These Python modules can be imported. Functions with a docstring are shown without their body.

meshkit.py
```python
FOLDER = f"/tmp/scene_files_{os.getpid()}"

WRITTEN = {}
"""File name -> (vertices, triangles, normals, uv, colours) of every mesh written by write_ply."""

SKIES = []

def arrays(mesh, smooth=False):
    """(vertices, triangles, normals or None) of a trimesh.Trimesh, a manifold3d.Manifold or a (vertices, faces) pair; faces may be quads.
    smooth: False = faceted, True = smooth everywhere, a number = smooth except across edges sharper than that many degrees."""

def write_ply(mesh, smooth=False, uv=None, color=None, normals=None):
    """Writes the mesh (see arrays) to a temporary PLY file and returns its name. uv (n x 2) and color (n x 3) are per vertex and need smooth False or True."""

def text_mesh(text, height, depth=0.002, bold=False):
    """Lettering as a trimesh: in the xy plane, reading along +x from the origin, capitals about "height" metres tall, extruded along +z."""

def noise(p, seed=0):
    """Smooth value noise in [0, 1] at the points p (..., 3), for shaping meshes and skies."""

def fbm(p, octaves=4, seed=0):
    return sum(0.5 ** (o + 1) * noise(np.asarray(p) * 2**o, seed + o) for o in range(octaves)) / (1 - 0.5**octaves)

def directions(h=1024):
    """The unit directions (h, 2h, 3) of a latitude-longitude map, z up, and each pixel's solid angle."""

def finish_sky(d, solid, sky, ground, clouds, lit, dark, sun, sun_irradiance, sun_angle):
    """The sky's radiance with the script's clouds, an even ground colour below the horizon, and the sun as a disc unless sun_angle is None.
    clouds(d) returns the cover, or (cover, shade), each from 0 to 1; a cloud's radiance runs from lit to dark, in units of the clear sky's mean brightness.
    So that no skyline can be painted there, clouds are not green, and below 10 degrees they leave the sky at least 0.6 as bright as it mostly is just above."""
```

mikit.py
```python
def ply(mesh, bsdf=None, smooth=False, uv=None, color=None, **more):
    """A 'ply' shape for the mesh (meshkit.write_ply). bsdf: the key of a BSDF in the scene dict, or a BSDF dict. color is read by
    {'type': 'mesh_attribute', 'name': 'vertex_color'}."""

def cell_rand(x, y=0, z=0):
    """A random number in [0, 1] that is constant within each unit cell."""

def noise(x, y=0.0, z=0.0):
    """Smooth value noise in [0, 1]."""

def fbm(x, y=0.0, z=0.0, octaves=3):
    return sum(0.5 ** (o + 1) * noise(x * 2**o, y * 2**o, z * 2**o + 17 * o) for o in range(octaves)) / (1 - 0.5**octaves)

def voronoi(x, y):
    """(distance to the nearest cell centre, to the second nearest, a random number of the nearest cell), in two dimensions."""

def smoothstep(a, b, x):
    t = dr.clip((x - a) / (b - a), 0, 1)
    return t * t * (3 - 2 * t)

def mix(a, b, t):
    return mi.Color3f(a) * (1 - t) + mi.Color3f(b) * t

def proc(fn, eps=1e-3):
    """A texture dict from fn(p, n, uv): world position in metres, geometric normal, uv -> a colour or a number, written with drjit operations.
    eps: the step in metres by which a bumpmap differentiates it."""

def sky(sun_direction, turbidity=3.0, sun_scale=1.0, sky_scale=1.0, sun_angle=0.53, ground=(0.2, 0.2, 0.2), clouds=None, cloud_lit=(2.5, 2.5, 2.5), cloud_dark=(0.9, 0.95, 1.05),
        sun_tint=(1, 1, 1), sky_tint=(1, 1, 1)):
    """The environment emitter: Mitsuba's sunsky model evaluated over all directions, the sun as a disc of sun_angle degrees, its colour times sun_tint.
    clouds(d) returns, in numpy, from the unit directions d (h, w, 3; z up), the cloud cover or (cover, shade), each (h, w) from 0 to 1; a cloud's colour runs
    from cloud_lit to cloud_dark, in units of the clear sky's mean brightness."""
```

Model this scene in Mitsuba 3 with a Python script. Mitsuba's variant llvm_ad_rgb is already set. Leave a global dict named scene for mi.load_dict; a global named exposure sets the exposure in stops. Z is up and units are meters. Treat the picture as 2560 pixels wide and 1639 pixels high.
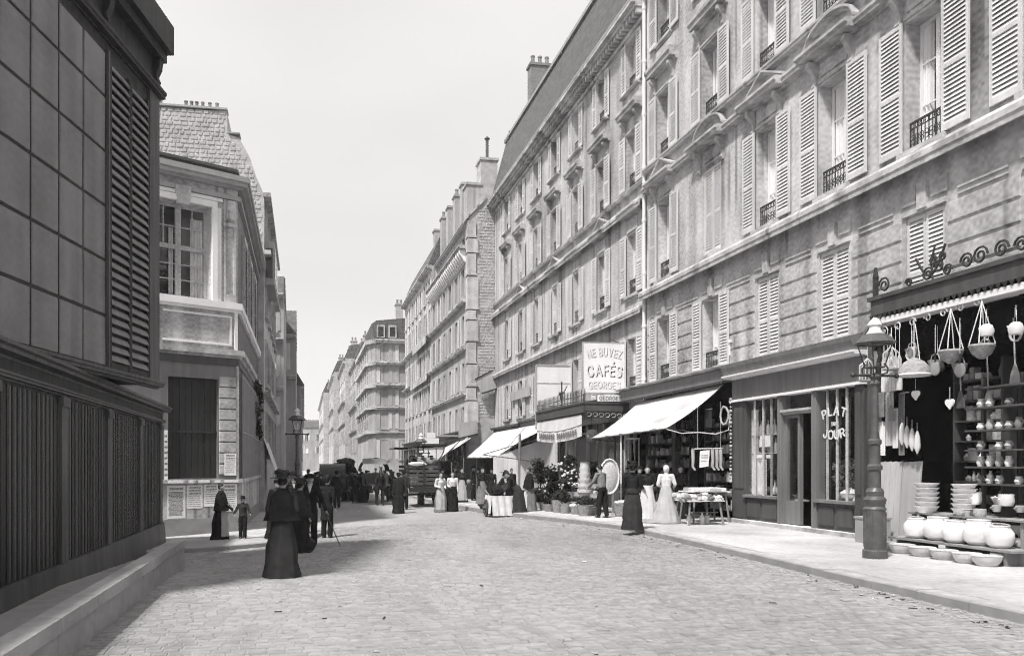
import math, random
import numpy as np, trimesh, manifold3d as m3, shapely.geometry as sg
import drjit as dr, mitsuba as mi
import mikit, meshkit
from mikit import noise, fbm, smoothstep

T = mi.ScalarTransform4f
scene, labels = {}, {}
rng = np.random.default_rng(7)
rnd = random.Random(11)

# ---------------------------------------------------------------- camera, sky, exposure
EYE = 1.62
YAW = math.radians(10.0)
scene['camera'] = {'type': 'perspective', 'fov': 63.53, 'fov_axis': 'x', 'near_clip': 0.1, 'far_clip': 2000.0,
    'principal_point_offset_x': 0.0605, 'principal_point_offset_y': -0.2077,
    'to_world': T().look_at(origin=[0, 0, EYE], target=[math.sin(YAW), math.cos(YAW), EYE], up=[0, 0, 1])}


def cloud_cover(d):
    n = meshkit.fbm(d * [2.2, 2.2, 4.0], 4, 3)
    return 0.96 + 0 * n, np.clip(0.35 + 1.3 * (n - 0.5), 0, 1)


scene['sky'] = mikit.sky((-0.39, -0.38, 0.84), turbidity=4, sun_scale=1.0, sun_angle=4.5, sky_scale=1.0,
    clouds=cloud_cover, cloud_lit=(2.38, 2.32, 2.27), cloud_dark=(1.7, 1.66, 1.63), sun_tint=(0.84, 0.99, 1.26), sky_tint=(1.0, 0.9, 0.8), ground=(0.25, 0.25, 0.25))
exposure = 2.08

# ---------------------------------------------------------------- materials (the place is known only in grey: neutral, faintly warm)
def tone(v, warm=0.0):
    return [v, v * 0.99, v]


def mat(key, v, rough=0.8, fn=None, bump=None, bscale=0.01, spec=0.3, metal=0.0, eps=2e-3):
    col = mikit.proc(fn) if fn else {'type': 'rgb', 'value': tone(v)}
    b = {'type': 'principled', 'base_color': col, 'roughness': rough, 'specular': spec, 'metallic': metal}
    if bump:
        b = {'type': 'bumpmap', 'bump': mikit.proc(bump, eps), 'scale': bscale, 'nested': b}
    scene['m_' + key] = {'type': 'twosided', 'bsdf': b}


def grey(v):
    return mi.Color3f(v, v * 0.99, v)


def weather(base, amp=0.25, s=0.7, streak=0.2, fine=0.12):
    def fn(p, n, uv):
        a = fbm(p.x * s, p.y * s, p.z * s, 3) - 0.5
        b = fbm((p.x + p.y) * 2.6, p.y * 0.3, p.z * 0.22, 2) - 0.5
        c = noise(p.x * 14, p.y * 14, p.z * 14) - 0.5
        run = smoothstep(0.6, 0.85, noise((p.x + p.y) * 5.2, p.z * 0.11, 3.0)) * smoothstep(0.35, 0.7, noise(p.x * 0.9 + p.y * 0.9, p.z * 0.5, 9.0))
        return grey(base * (1 + 2 * amp * a + 2 * streak * b + 2 * fine * c) * (1 - min(0.5, streak) * run))
    return fn


def speck(base, amp, s):
    def fn(p, n, uv):
        return grey(base * (1 + 2 * amp * (fbm(p.x * s, p.y * s, p.z * s, 3) - 0.5)))
    return fn


def grain(base, amp, s=9.0):
    def fn(p, n, uv):
        g = fbm(p.x * s, p.y * s, p.z * 0.6, 3) - 0.5
        h = noise(p.x * 1.1, p.y * 1.1, p.z * 1.1) - 0.5
        return grey(base * (1 + 2 * amp * g + amp * h))
    return fn


def rough_bump(p, n, uv):
    return fbm(p.x * 6, p.y * 6, p.z * 6, 3)


def wrinkle(p, n, uv):
    return fbm(p.x * 3.1 + p.z, p.y * 3.1, p.z * 1.3, 3)


def slate_rows(p, n, uv):
    r = p.z / 0.16
    k = dr.floor(r)
    c = mikit.cell_rand((p.x + p.y) / 0.2 + 0.5 * (k - 2 * dr.floor(k / 2)), k)
    edge = smoothstep(0.0, 0.16, r - k)
    return grey(0.10 * (0.72 + 0.5 * c) * (0.55 + 0.45 * edge))


mat('stucco', 0.40, 0.9, weather(0.43, 0.28, 0.8, 0.6, 0.24), spec=0.1)
mat('stucco_light', 0.47, 0.9, weather(0.43, 0.26, 0.7, 0.55, 0.2), spec=0.1)
mat('stone_trim', 0.50, 0.85, weather(0.42, 0.34, 1.3, 0.45, 0.2), spec=0.15)
mat('stone_far', 0.44, 0.9, weather(0.36, 0.28, 0.35, 0.25, 0.06), spec=0.1)
mat('rubble', 0.40, 0.95, speck(0.40, 0.3, 3.4), spec=0.05)
mat('rubble_pale', 0.42, 0.95, speck(0.42, 0.36, 2.6), spec=0.05)
mat('kerb_stone', 0.27, 0.8, speck(0.27, 0.25, 5.0), spec=0.2)
mat('pavement', 0.29, 0.9, weather(0.29, 0.34, 0.9, 0.0, 0.1), rough_bump, 0.006, spec=0.15)
def road_col(v):
    def fn(p, n, uv):
        w = fbm(p.x * 0.55, p.y * 0.16, 0.0, 3) - 0.5
        d = noise(p.x * 3.3, p.y * 1.4, 2.0)
        return grey(v * (1 + 0.5 * w + 0.3 * (noise(p.x * 16, p.y * 16, p.z * 9) - 0.5)) * (1 - 0.12 * smoothstep(0.6, 0.95, d)))
    return fn


for i, v in enumerate((0.205, 0.222, 0.24)):
    mat(f'sett_{i}', v, 0.8, road_col(v), spec=0.2)


def road_far_col(p, n, uv):
    r = dr.floor(p.y / 0.135)
    c = mikit.cell_rand(p.x / 0.18 + 0.5 * (r - 2 * dr.floor(r / 2)), r)
    return grey(0.215 * (0.93 + 0.14 * c + 0.45 * (fbm(p.x * 0.5, p.y * 0.25, 0.0, 3) - 0.5)))


def road_far_bump(p, n, uv):
    return noise(p.x / 0.12, p.y / 0.085, 0)


mat('road_base', 0.3, 0.85, road_far_col, road_far_bump, 0.006, spec=0.25)
mat('slate', 0.13, 0.6, slate_rows, spec=0.4)
mat('zinc', 0.30, 0.5, speck(0.30, 0.2, 2.0), spec=0.5)
mat('brick', 0.22, 0.9, weather(0.22, 0.3, 1.5, 0.2, 0.2), spec=0.1)
mat('shutter_paint', 0.58, 0.6, grain(0.56, 0.2), spec=0.3)
mat('shutter_grey', 0.46, 0.6, grain(0.38, 0.2), spec=0.3)
mat('white_paint', 0.72, 0.5, grain(0.72, 0.07), spec=0.35)
mat('sash_grey', 0.33, 0.5, grain(0.33, 0.12), spec=0.35)
mat('black_iron', 0.03, 0.45, speck(0.035, 0.4, 12.0), spec=0.5)
mat('grey_iron', 0.13, 0.42, speck(0.085, 0.4, 9.0), spec=0.5)
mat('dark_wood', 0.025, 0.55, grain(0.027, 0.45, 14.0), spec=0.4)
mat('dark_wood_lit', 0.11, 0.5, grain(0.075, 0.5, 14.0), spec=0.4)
mat('frosted', 0.26, 0.4, weather(0.17, 0.3, 1.3, 0.3, 0.08), spec=0.4)
mat('shop_paint', 0.11, 0.45, grain(0.075, 0.35, 8.0), spec=0.4)
mat('shop_paint_pale', 0.26, 0.5, grain(0.18, 0.28, 8.0), spec=0.35)
mat('wood', 0.22, 0.7, grain(0.22, 0.35, 11.0), spec=0.2)
mat('wood_pale', 0.45, 0.75, grain(0.45, 0.22, 9.0), spec=0.2)
mat('pane_dark', 0.035, 0.12, spec=0.5)
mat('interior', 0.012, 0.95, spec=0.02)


def sailcloth(p, n, uv):
    a = fbm(p.x * 1.3, p.y * 1.3, p.z * 1.3, 3) - 0.5
    t = p.y / 0.9
    seam = smoothstep(0.02, 0.05, dr.abs(t - dr.floor(t) - 0.5))
    st = smoothstep(0.55, 0.8, noise(p.x * 2.1, p.y * 1.2, p.z * 2.1 + 5))
    return grey(0.48 * (1 + 0.4 * a) * (0.8 + 0.2 * seam) * (1 - 0.22 * st))


mat('canvas', 0.60, 0.95, sailcloth, wrinkle, 0.05, spec=0.05)
mat('canvas_grey', 0.55, 0.95, weather(0.55, 0.12, 0.9, 0.1, 0.06), wrinkle, 0.02, spec=0.05)
mat('linen', 0.68, 0.9, weather(0.68, 0.06, 1.4, 0.05, 0.03), wrinkle, 0.03, spec=0.05)
mat('curtain', 0.80, 0.95, spec=0.02)
mat('paper', 0.84, 0.85, speck(0.84, 0.07, 3.0), spec=0.1)
mat('ink', 0.03, 0.8, spec=0.1)
mat('ink_grey', 0.22, 0.8, spec=0.1)
mat('board_white', 0.78, 0.6, weather(0.78, 0.07, 0.8, 0.07, 0.04), spec=0.25)
mat('enamel', 0.72, 0.25, speck(0.72, 0.25, 6.0), spec=0.5)
mat('skin', 0.38, 0.6, speck(0.38, 0.15, 14.0), spec=0.25)
mat('hair', 0.02, 0.6, spec=0.3)
mat('black_wool', 0.018, 0.95, speck(0.02, 0.45, 8.0), wrinkle, 0.05, spec=0.05)
mat('charcoal_wool', 0.035, 0.95, speck(0.038, 0.4, 7.0), wrinkle, 0.05, spec=0.05)
mat('grey_cloth', 0.20, 0.95, speck(0.20, 0.3, 8.0), wrinkle, 0.04, spec=0.05)
mat('pale_cloth', 0.40, 0.95, speck(0.40, 0.2, 6.0), wrinkle, 0.06, spec=0.05)
mat('white_cloth', 0.60, 0.95, speck(0.60, 0.14, 6.0), wrinkle, 0.06, spec=0.05)
mat('leather', 0.03, 0.4, spec=0.4)
mat('basket', 0.32, 0.8, speck(0.32, 0.5, 22.0), spec=0.15)
mat('basket_pale', 0.60, 0.8, speck(0.60, 0.3, 22.0), spec=0.15)
mat('horse_coat', 0.03, 0.6, speck(0.032, 0.3, 5.0), spec=0.25)
for k, v, tr in (('leaf', 0.06, 0.05), ('leaf_dark', 0.028, 0.02), ('leaf_pale', 0.16, 0.08)):
    scene['m_' + k] = {'type': 'principledthin', 'base_color': {'type': 'rgb', 'value': [v, v * 1.04, v * 0.95]}, 'roughness': 0.6, 'diff_trans': 0.4}
mat('bark', 0.06, 0.95, grain(0.06, 0.4, 9.0), spec=0.05)
scene['m_glass'] = {'type': 'thindielectric', 'int_ior': 1.5}

# ---------------------------------------------------------------- mesh helpers
BOXF = np.array([[0, 2, 1], [1, 2, 3], [4, 5, 6], [5, 7, 6], [0, 1, 4], [1, 5, 4], [2, 6, 3], [3, 6, 7], [0, 4, 2], [2, 4, 6], [1, 3, 5], [3, 7, 5]])


class Frame:
    """A facade's own axes: u along it, w out of it, z up."""
    def __init__(self, x, y, wx, wy):
        n = math.hypot(wx, wy)
        self.o, self.w = np.array([x, y, 0.0]), np.array([wx / n, wy / n, 0])
        self.u = np.array([wy / n, -wx / n, 0])
        self.M = np.stack([self.u, self.w, [0, 0, 1]], 1)

    def __call__(self, p):
        return np.asarray(p, float) @ self.M.T + self.o


class MB:
    """Collects boxes, prisms, tubes ... into one mesh."""
    def __init__(self, fr=None):
        self.fr, self.v, self.f, self.n = fr, [], [], 0

    def add(self, v, f):
        v, f = np.asarray(v, float), np.asarray(f, int)
        if len(f) and f.shape[1] == 4:
            f = np.vstack([f[:, [0, 1, 2]], f[:, [0, 2, 3]]])
        self.v.append(v); self.f.append(f + self.n); self.n += len(v)
        return self

    def tm(self, m):
        return self.add(m.vertices, m.faces)

    def box(self, u0, u1, w0, w1, z0, z1):
        v = np.array([[x, y, z] for x in (u0, u1) for y in (w0, w1) for z in (z0, z1)])
        return self.add(v, BOXF[:, ::-1])

    def hexa(self, bottom, top):
        """Two quads of four points each, in the same order."""
        v = np.array(list(bottom) + list(top), float)
        f = [[3, 2, 1, 0], [4, 5, 6, 7], [0, 1, 5, 4], [1, 2, 6, 5], [2, 3, 7, 6], [3, 0, 4, 7]]
        return self.add(v, f)

    def prism(self, poly, a, b, axis):
        """poly in the plane across the axis: axis 'u' takes (w, z), 'w' takes (u, z), 'z' takes (u, w)."""
        P = sg.Polygon(poly)
        if not P.is_valid:
            P = P.buffer(0)
        for g in getattr(P, 'geoms', [P]):
            v2, f = trimesh.creation.triangulate_polygon(sg.polygon.orient(g), engine='earcut')
            ring = np.array(g.exterior.coords)[:-1]
            k = len(ring)

            def place(q, t):
                q = np.asarray(q)
                tt = np.full(len(q), t)
                c = {'u': (tt, q[:, 0], q[:, 1]), 'w': (q[:, 0], tt, q[:, 1]), 'z': (q[:, 0], q[:, 1], tt)}[axis]
                return np.stack(c, 1)
            ffl = f[:, ::-1]
            self.add(place(v2, a), ffl); self.add(place(v2, b), f)
            i = np.arange(k); j = (i + 1) % k
            self.add(np.vstack([place(ring, a), place(ring, b)]), np.stack([i, j, j + k, i + k], 1))
        return self

    def tube(self, pts, r, n=6, cap=True):
        pts = np.asarray(pts, float)
        r = np.broadcast_to(np.asarray(r, float), (len(pts),))
        t = np.gradient(pts, axis=0)
        t /= np.linalg.norm(t, axis=1, keepdims=True) + 1e-12
        ref = np.array([0.0, 0, 1]) if abs(t[0][2]) < 0.9 else np.array([1.0, 0, 0])
        rings = []
        a = np.arange(n) * 2 * np.pi / n
        x = np.cross(ref, t[0]); x /= np.linalg.norm(x)
        for k in range(len(pts)):
            x = x - t[k] * (x @ t[k]); x /= np.linalg.norm(x) + 1e-12
            y = np.cross(t[k], x)
            rings.append(pts[k] + r[k] * (np.cos(a)[:, None] * x + np.sin(a)[:, None] * y))
        v = np.vstack(rings); i = np.arange(n); j = (i + 1) % n
        f = [np.stack([i + k * n, j + k * n, j + k * n + n, i + k * n + n], 1) for k in range(len(pts) - 1)]
        self.add(v, np.vstack(f))
        if cap:
            for k, ringi in ((0, i[::-1]), (len(pts) - 1, i)):
                self.add(np.vstack([rings[k], pts[k][None]]), np.stack([ringi, np.roll(ringi, -1), np.full(n, n)], 1))
        return self

    def lathe(self, c, prof, n=16, sx=1.0, sy=1.0):
        """prof: (r, z) from bottom to top about the vertical through c."""
        a = np.arange(n) * 2 * np.pi / n
        prof = np.asarray(prof, float)
        v = np.vstack([np.stack([c[0] + r * sx * np.cos(a), c[1] + r * sy * np.sin(a), np.full(n, c[2] + z)], 1) for r, z in prof])
        i = np.arange(n); j = (i + 1) % n
        f = np.vstack([np.stack([i + k * n, j + k * n, j + k * n + n, i + k * n + n], 1) for k in range(len(prof) - 1)])
        self.add(v, f)
        for k, rev in ((0, True), (len(prof) - 1, False)):
            if prof[k][0] > 1e-6:
                r0 = v[k * n:(k + 1) * n]
                ring = i[::-1] if rev else i
                self.add(np.vstack([r0, r0.mean(0)[None]]), np.stack([ring, np.roll(ring, -1), np.full(n, n)], 1))
        return self

    def ball(self, c, r, sub=1, jitter=0.0):
        m = trimesh.creation.icosphere(subdivisions=sub)
        v = m.vertices * np.broadcast_to(r, 3)
        if jitter:
            v = v * (1 + jitter * (meshkit.noise(m.vertices * 2.3 + c[0] * 7.1) - 0.5))[:, None]
        return self.add(v + c, m.faces)

    def grid(self, P):
        """P (a, b, 3): an open sheet through the points."""
        a, b = P.shape[:2]
        i = (np.arange(a - 1)[:, None] * b + np.arange(b - 1)).ravel()
        return self.add(P.reshape(-1, 3), np.stack([i, i + 1, i + b + 1, i + b], 1))

    def get(self):
        v = np.vstack(self.v); f = np.vstack(self.f)
        return (self.fr(v) if self.fr else v, f)


used = {}


def key(name, parent=None):
    base = f'{parent}__{name}' if parent else name
    k = used.get(base, -1) + 1
    used[base] = k
    return base if k == 0 else f'{base}_{k:03d}'


def put(name, mesh, m, parent=None, smooth=False, **more):
    k = key(name, parent)
    mesh = mesh.get() if isinstance(mesh, MB) else mesh
    scene[k] = mikit.ply(mesh, 'm_' + m, smooth, **more)
    return k


ORD = ('first', 'second', 'third', 'fourth', 'fifth', 'sixth', 'seventh', 'eighth', 'ninth', 'tenth')


def tag(k, label=None, cat=None, group=None, kind=None):
    labels[k] = {a: b for a, b in (('label', label), ('category', cat), ('group', group), ('kind', kind)) if b}
    return k


def thing(name, label, cat, group=None):
    return tag(key(name), label, cat, group)


# the ground falls towards the left and away from the camera
def kerb_right(Y):
    return np.interp(Y, [0, 8, 11, 15, 20.5, 24, 27, 33, 40, 60, 400], [7.6, 7.75, 7.85, 8.1, 8.35, 7.9, 7.35, 6.7, 6.5, 6.3, 6.0])


def gz(X, Y):
    X, Y = np.asarray(X, float), np.asarray(Y, float)
    zr = -0.13 - 0.010 * np.clip(Y - 21, 0, 25)
    zl = -0.17 - 0.038 * np.clip(Y - 13, 0, 9) - 0.003 * np.clip(Y - 21, 0, 30)
    t = np.clip((8.2 - X) / 10.0, 0, 1.25)
    return zr + (zl - zr) * t


def side_right(Y):
    return gz(8.2, Y) + 0.13


def side_left(X, Y):
    return gz(X, Y) + 0.12

# ---------------------------------------------------------------- ground, road, kerbs, pavements
def strip(xs, ys, zfun):
    """xs(y) -> row of X; a sheet over rows of Y."""
    rows = [np.stack([np.asarray(xs(y), float), np.full(len(xs(y)), y), zfun(np.asarray(xs(y), float), y)], 1) for y in ys]
    return MB().grid(np.array(rows))


ys = np.r_[np.linspace(-30, 60, 91), np.linspace(70, 420, 15)]
tag(put('ground', strip(lambda y: np.linspace(-300, 300, 13), np.r_[-60:421:40], lambda x, y: gz(x, y) * 0 - 1.6), 'road_base'), kind='structure')
road = tag(put('road', strip(lambda y: np.linspace(-9, 13, 45), ys, lambda x, y: gz(x, y)), 'road_base'), kind='structure')
left_kerb = [(-12.0, 17.2), (-4.2, 19.45), (-2.88, 20.1), (-1.6, 20.7), (-0.88, 21.25), (-0.2, 22.0), (0.4, 23.4), (0.8, 25.2), (0.95, 28), (1.0, 34), (1.05, 45), (1.1, 60), (1.2, 120), (1.2, 300)]


def kerb_row(name, pts, side, top, width=0.3):
    """Kerb stones about a metre long along the line pts; side = +1 where the pavement lies to the right of the direction of travel."""
    P = np.array(pts, float)
    seg = np.linalg.norm(np.diff(P, axis=0), axis=1)
    s = np.r_[0, np.cumsum(seg)]
    pos, out = 0.0, []
    while pos < s[-1] - 0.2:
        L = 0.85 + 0.5 * rnd.random()
        a, b = pos + 0.008, min(pos + L, s[-1]) - 0.008
        pa, pb = (np.array([np.interp(t, s, P[:, 0]), np.interp(t, s, P[:, 1])]) for t in (a, b))
        d = (pb - pa) / np.linalg.norm(pb - pa)
        nrm = np.array([d[1], -d[0]]) * side
        dz = 0.008 * (rnd.random() - 0.5)
        c = 0.02
        bot, mid, up = [], [], []
        for q, o, e in ((pa, 0, 0), (pb, 0, 0), (pb, width, 0), (pa, width, 0)):
            xy = q + nrm * o
            bot.append([*xy, gz(*xy) - 0.1]); mid.append([*xy, top(*q) + dz - c])
        for q, o, sg_ in ((pa, c * 1.3, 1), (pb, c * 1.3, -1), (pb, width, -1), (pa, width, 1)):
            up.append([*(q + nrm * o + d * 0.006 * sg_), top(*q) + dz])
        m = MB().hexa(bot, mid).hexa(mid, up)
        out.append((pa, m))
        pos += L
    return out


right_pts = [(kerb_right(y), y) for y in np.r_[3:42:0.75]]
right_pavement = tag(put('pavement', strip(lambda y: np.linspace(kerb_right(y) + 0.29, 13, 9), np.r_[np.linspace(-20, 60, 110), 70:421:40], lambda x, y: side_right(y) + 0 * x), 'pavement'), kind='structure')
for pa, m in kerb_row('kerb', right_pts, 1, lambda x, y: float(side_right(y))):
    put('kerb_stone', m, 'kerb_stone', right_pavement)
far_k = MB()
for pa, m in kerb_row('kerb', [(kerb_right(y), y) for y in np.r_[41.5:130:4]], 1, lambda x, y: float(side_right(y))):
    far_k.add(*m.get())
tag(put('kerb_line', far_k, 'kerb_stone', right_pavement), kind='stuff')
lp = np.array(left_kerb)
inner = lp.copy()
nl = np.gradient(lp, axis=0); nl /= np.linalg.norm(nl, axis=1, keepdims=True)
inner = lp + np.stack([-nl[:, 1], nl[:, 0]], 1) * 0.28
poly = [tuple(p) for p in inner] + [(-9, 300), (-12, 60)]
v2, f2 = trimesh.creation.triangulate_polygon(sg.Polygon(poly), engine='earcut')
tri = trimesh.Trimesh(np.c_[v2, np.zeros(len(v2))], f2, process=False)
for _ in range(3):
    tri = tri.subdivide()
tv = np.array(tri.vertices); tv[:, 2] = side_left(tv[:, 0], tv[:, 1])
left_pavement = tag(put('pavement', (tv, tri.faces), 'pavement'), kind='structure')
for pa, m in kerb_row('kerb', left_kerb[:12], -1, lambda x, y: float(side_left(x, y))):
    put('kerb_stone', m, 'kerb_stone', left_pavement)

# paving setts: rows across the street, the nearest 300 as pieces
setts = []
y = 5.0
while y < 27.0:
    x = -3.7 + rnd.random() * 0.2
    while x < 8.4:
        L = 0.14 + 0.07 * rnd.random()
        setts.append((x + L / 2, y + 0.065, L - 0.012, 0.121))
        x += L
    y += 0.133
SETT = []
for k in range(6):
    w, l, h = 0.5, 0.5, 1.0
    j = rng.uniform(-0.03, 0.03, (8, 3)) * [1, 1, 0.2]
    bot = np.array([[-w, -l, 0], [w, -l, 0], [w, l, 0], [-w, l, 0]]) + j[:4] * [1, 1, 0]
    mid = bot + [0, 0, 0.72]
    top = np.array([[-w * 0.86, -l * 0.82, 1], [w * 0.86, -l * 0.82, 1], [w * 0.86, l * 0.82, 1], [-w * 0.86, l * 0.82, 1]]) + j[4:]
    mm = MB()
    vv = np.vstack([mid, top])
    ff = [[4, 5, 6, 7], [0, 1, 5, 4], [1, 2, 6, 5], [2, 3, 7, 6], [3, 0, 4, 7]]
    mm.add(vv, ff)
    SETT.append((vv, np.vstack([np.array(ff)[:, [0, 1, 2]], np.array(ff)[:, [0, 2, 3]]])))
sett_ply = [[mikit.ply(SETT[k], f'm_sett_{t}') for t in range(3)] for k in range(6)]


def inside_left(x, y):
    return sg.Polygon(poly).contains(sg.Point(x, y))


pl = sg.Polygon([tuple(p) for p in lp] + [(-9, 300), (-12, 60)]).buffer(0.02)
cosy, siny = math.cos(YAW), math.sin(YAW)


def in_view(x, y, z):
    d = y * cosy + x * siny
    if d < 1:
        return False
    px, py = 760 + 2067.5 * x / (cosy * d), 1160 - 2067.5 * (z - EYE) / d
    return 0 < px < 2560 and 0 < py < 1639


bulk = [MB(), MB(), MB()]
n_ind = 0
for (x, y, L, W) in sorted(setts, key=lambda s: s[1]):
    if x > kerb_right(y) - 0.06 or pl.contains(sg.Point(x, y)) or (x < -2.15 and y < 15.7):
        continue
    z = float(gz(x, y)); dz = rnd.gauss(0, 0.0022)
    t, k = min(2, int(rnd.random() * 3)), rnd.randrange(6)
    if n_ind < 300 and in_view(x, y, z):
        n_ind += 1
        scene[key('paving_sett', road)] = {**sett_ply[k][t], 'to_world': T().translate([x, y, z - 0.029 + dz]).scale([L, W, 0.038])}
    else:
        v, f = SETT[k]
        bulk[t].add(v * [L, W, 0.038] + [x, y, z - 0.029 + dz], f)
for t in range(3):
    tag(put('sett_paving', bulk[t], f'sett_{t}', road), kind='stuff')

# ---------------------------------------------------------------- facades
def wall_mesh(fr, u0, u1, z0, z1, holes, w=0.0, thick=0.45, core=8.0, gap=1.1):
    """A wall with rectangular openings (u0, u1, z0, z1), and the mass of the house behind it."""
    m = MB(fr)
    zs = sorted({z0, z1, *[min(max(h[k], z0), z1) for h in holes for k in (2, 3)]})
    for a, b in zip(zs, zs[1:]):
        cut = sorted((h[0], h[1]) for h in holes if h[2] <= a + 1e-6 and h[3] >= b - 1e-6)
        p = u0
        for c0, c1 in cut:
            if c0 > p:
                m.box(p, min(c0, u1), w - thick, w, a, b)
            p = max(p, c1)
        if p < u1:
            m.box(p, u1, w - thick, w, a, b)
    if core:
        m.box(u0 + 0.02, u1 - 0.02, w - gap - core, w - gap, z0, z1 - 0.02)
        m.box(u0, u0 + 0.3, w - gap - 0.2, w - thick, z0, z1); m.box(u1 - 0.3, u1, w - gap - 0.2, w - thick, z0, z1)
        m.box(u0, u1, w - gap - 0.2, w - thick, z1 - 0.3, z1)
    return m


def profile(m, u0, u1, pts):
    """A moulding: pts (w, z) extruded along u."""
    return m.prism(pts, u0, u1, 'u')


def cornice(m, u0, u1, z, h, d, w=0.0):
    """A small classical moulding of height h and depth d whose underside is at z."""
    return m.prism([(w - 0.05, z), (w + d * 0.22, z), (w + d * 0.25, z + h * 0.2), (w + d * 0.84, z + h * 0.22), (w + d * 0.84, z + h * 0.5), (w + d, z + h * 0.62), (w + d, z + h * 0.9), (w + d * 0.85, z + h), (w - 0.05, z + h)], u0, u1, 'u')


def undercut(m, u0, u1, z, h, d):
    """A string course with a deep drip hollow behind its front lip."""
    return m.prism([(-0.05, z + h * 0.8), (d * 0.8, z + h * 0.8), (d * 0.8, z), (d * 0.9, z), (d * 0.92, z + h * 0.3), (d, z + h * 0.4), (d, z + h * 0.75), (d * 0.85, z + h), (-0.05, z + h)], u0, u1, 'u')


def slat_mesh(fr, u0, u1, w, z, pitch):
    return MB(fr).prism([(w + 0.012, z), (w + 0.02, z), (w - 0.012, z + pitch * 0.86), (w - 0.02, z + pitch * 0.86)], u0, u1, 'u')


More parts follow.
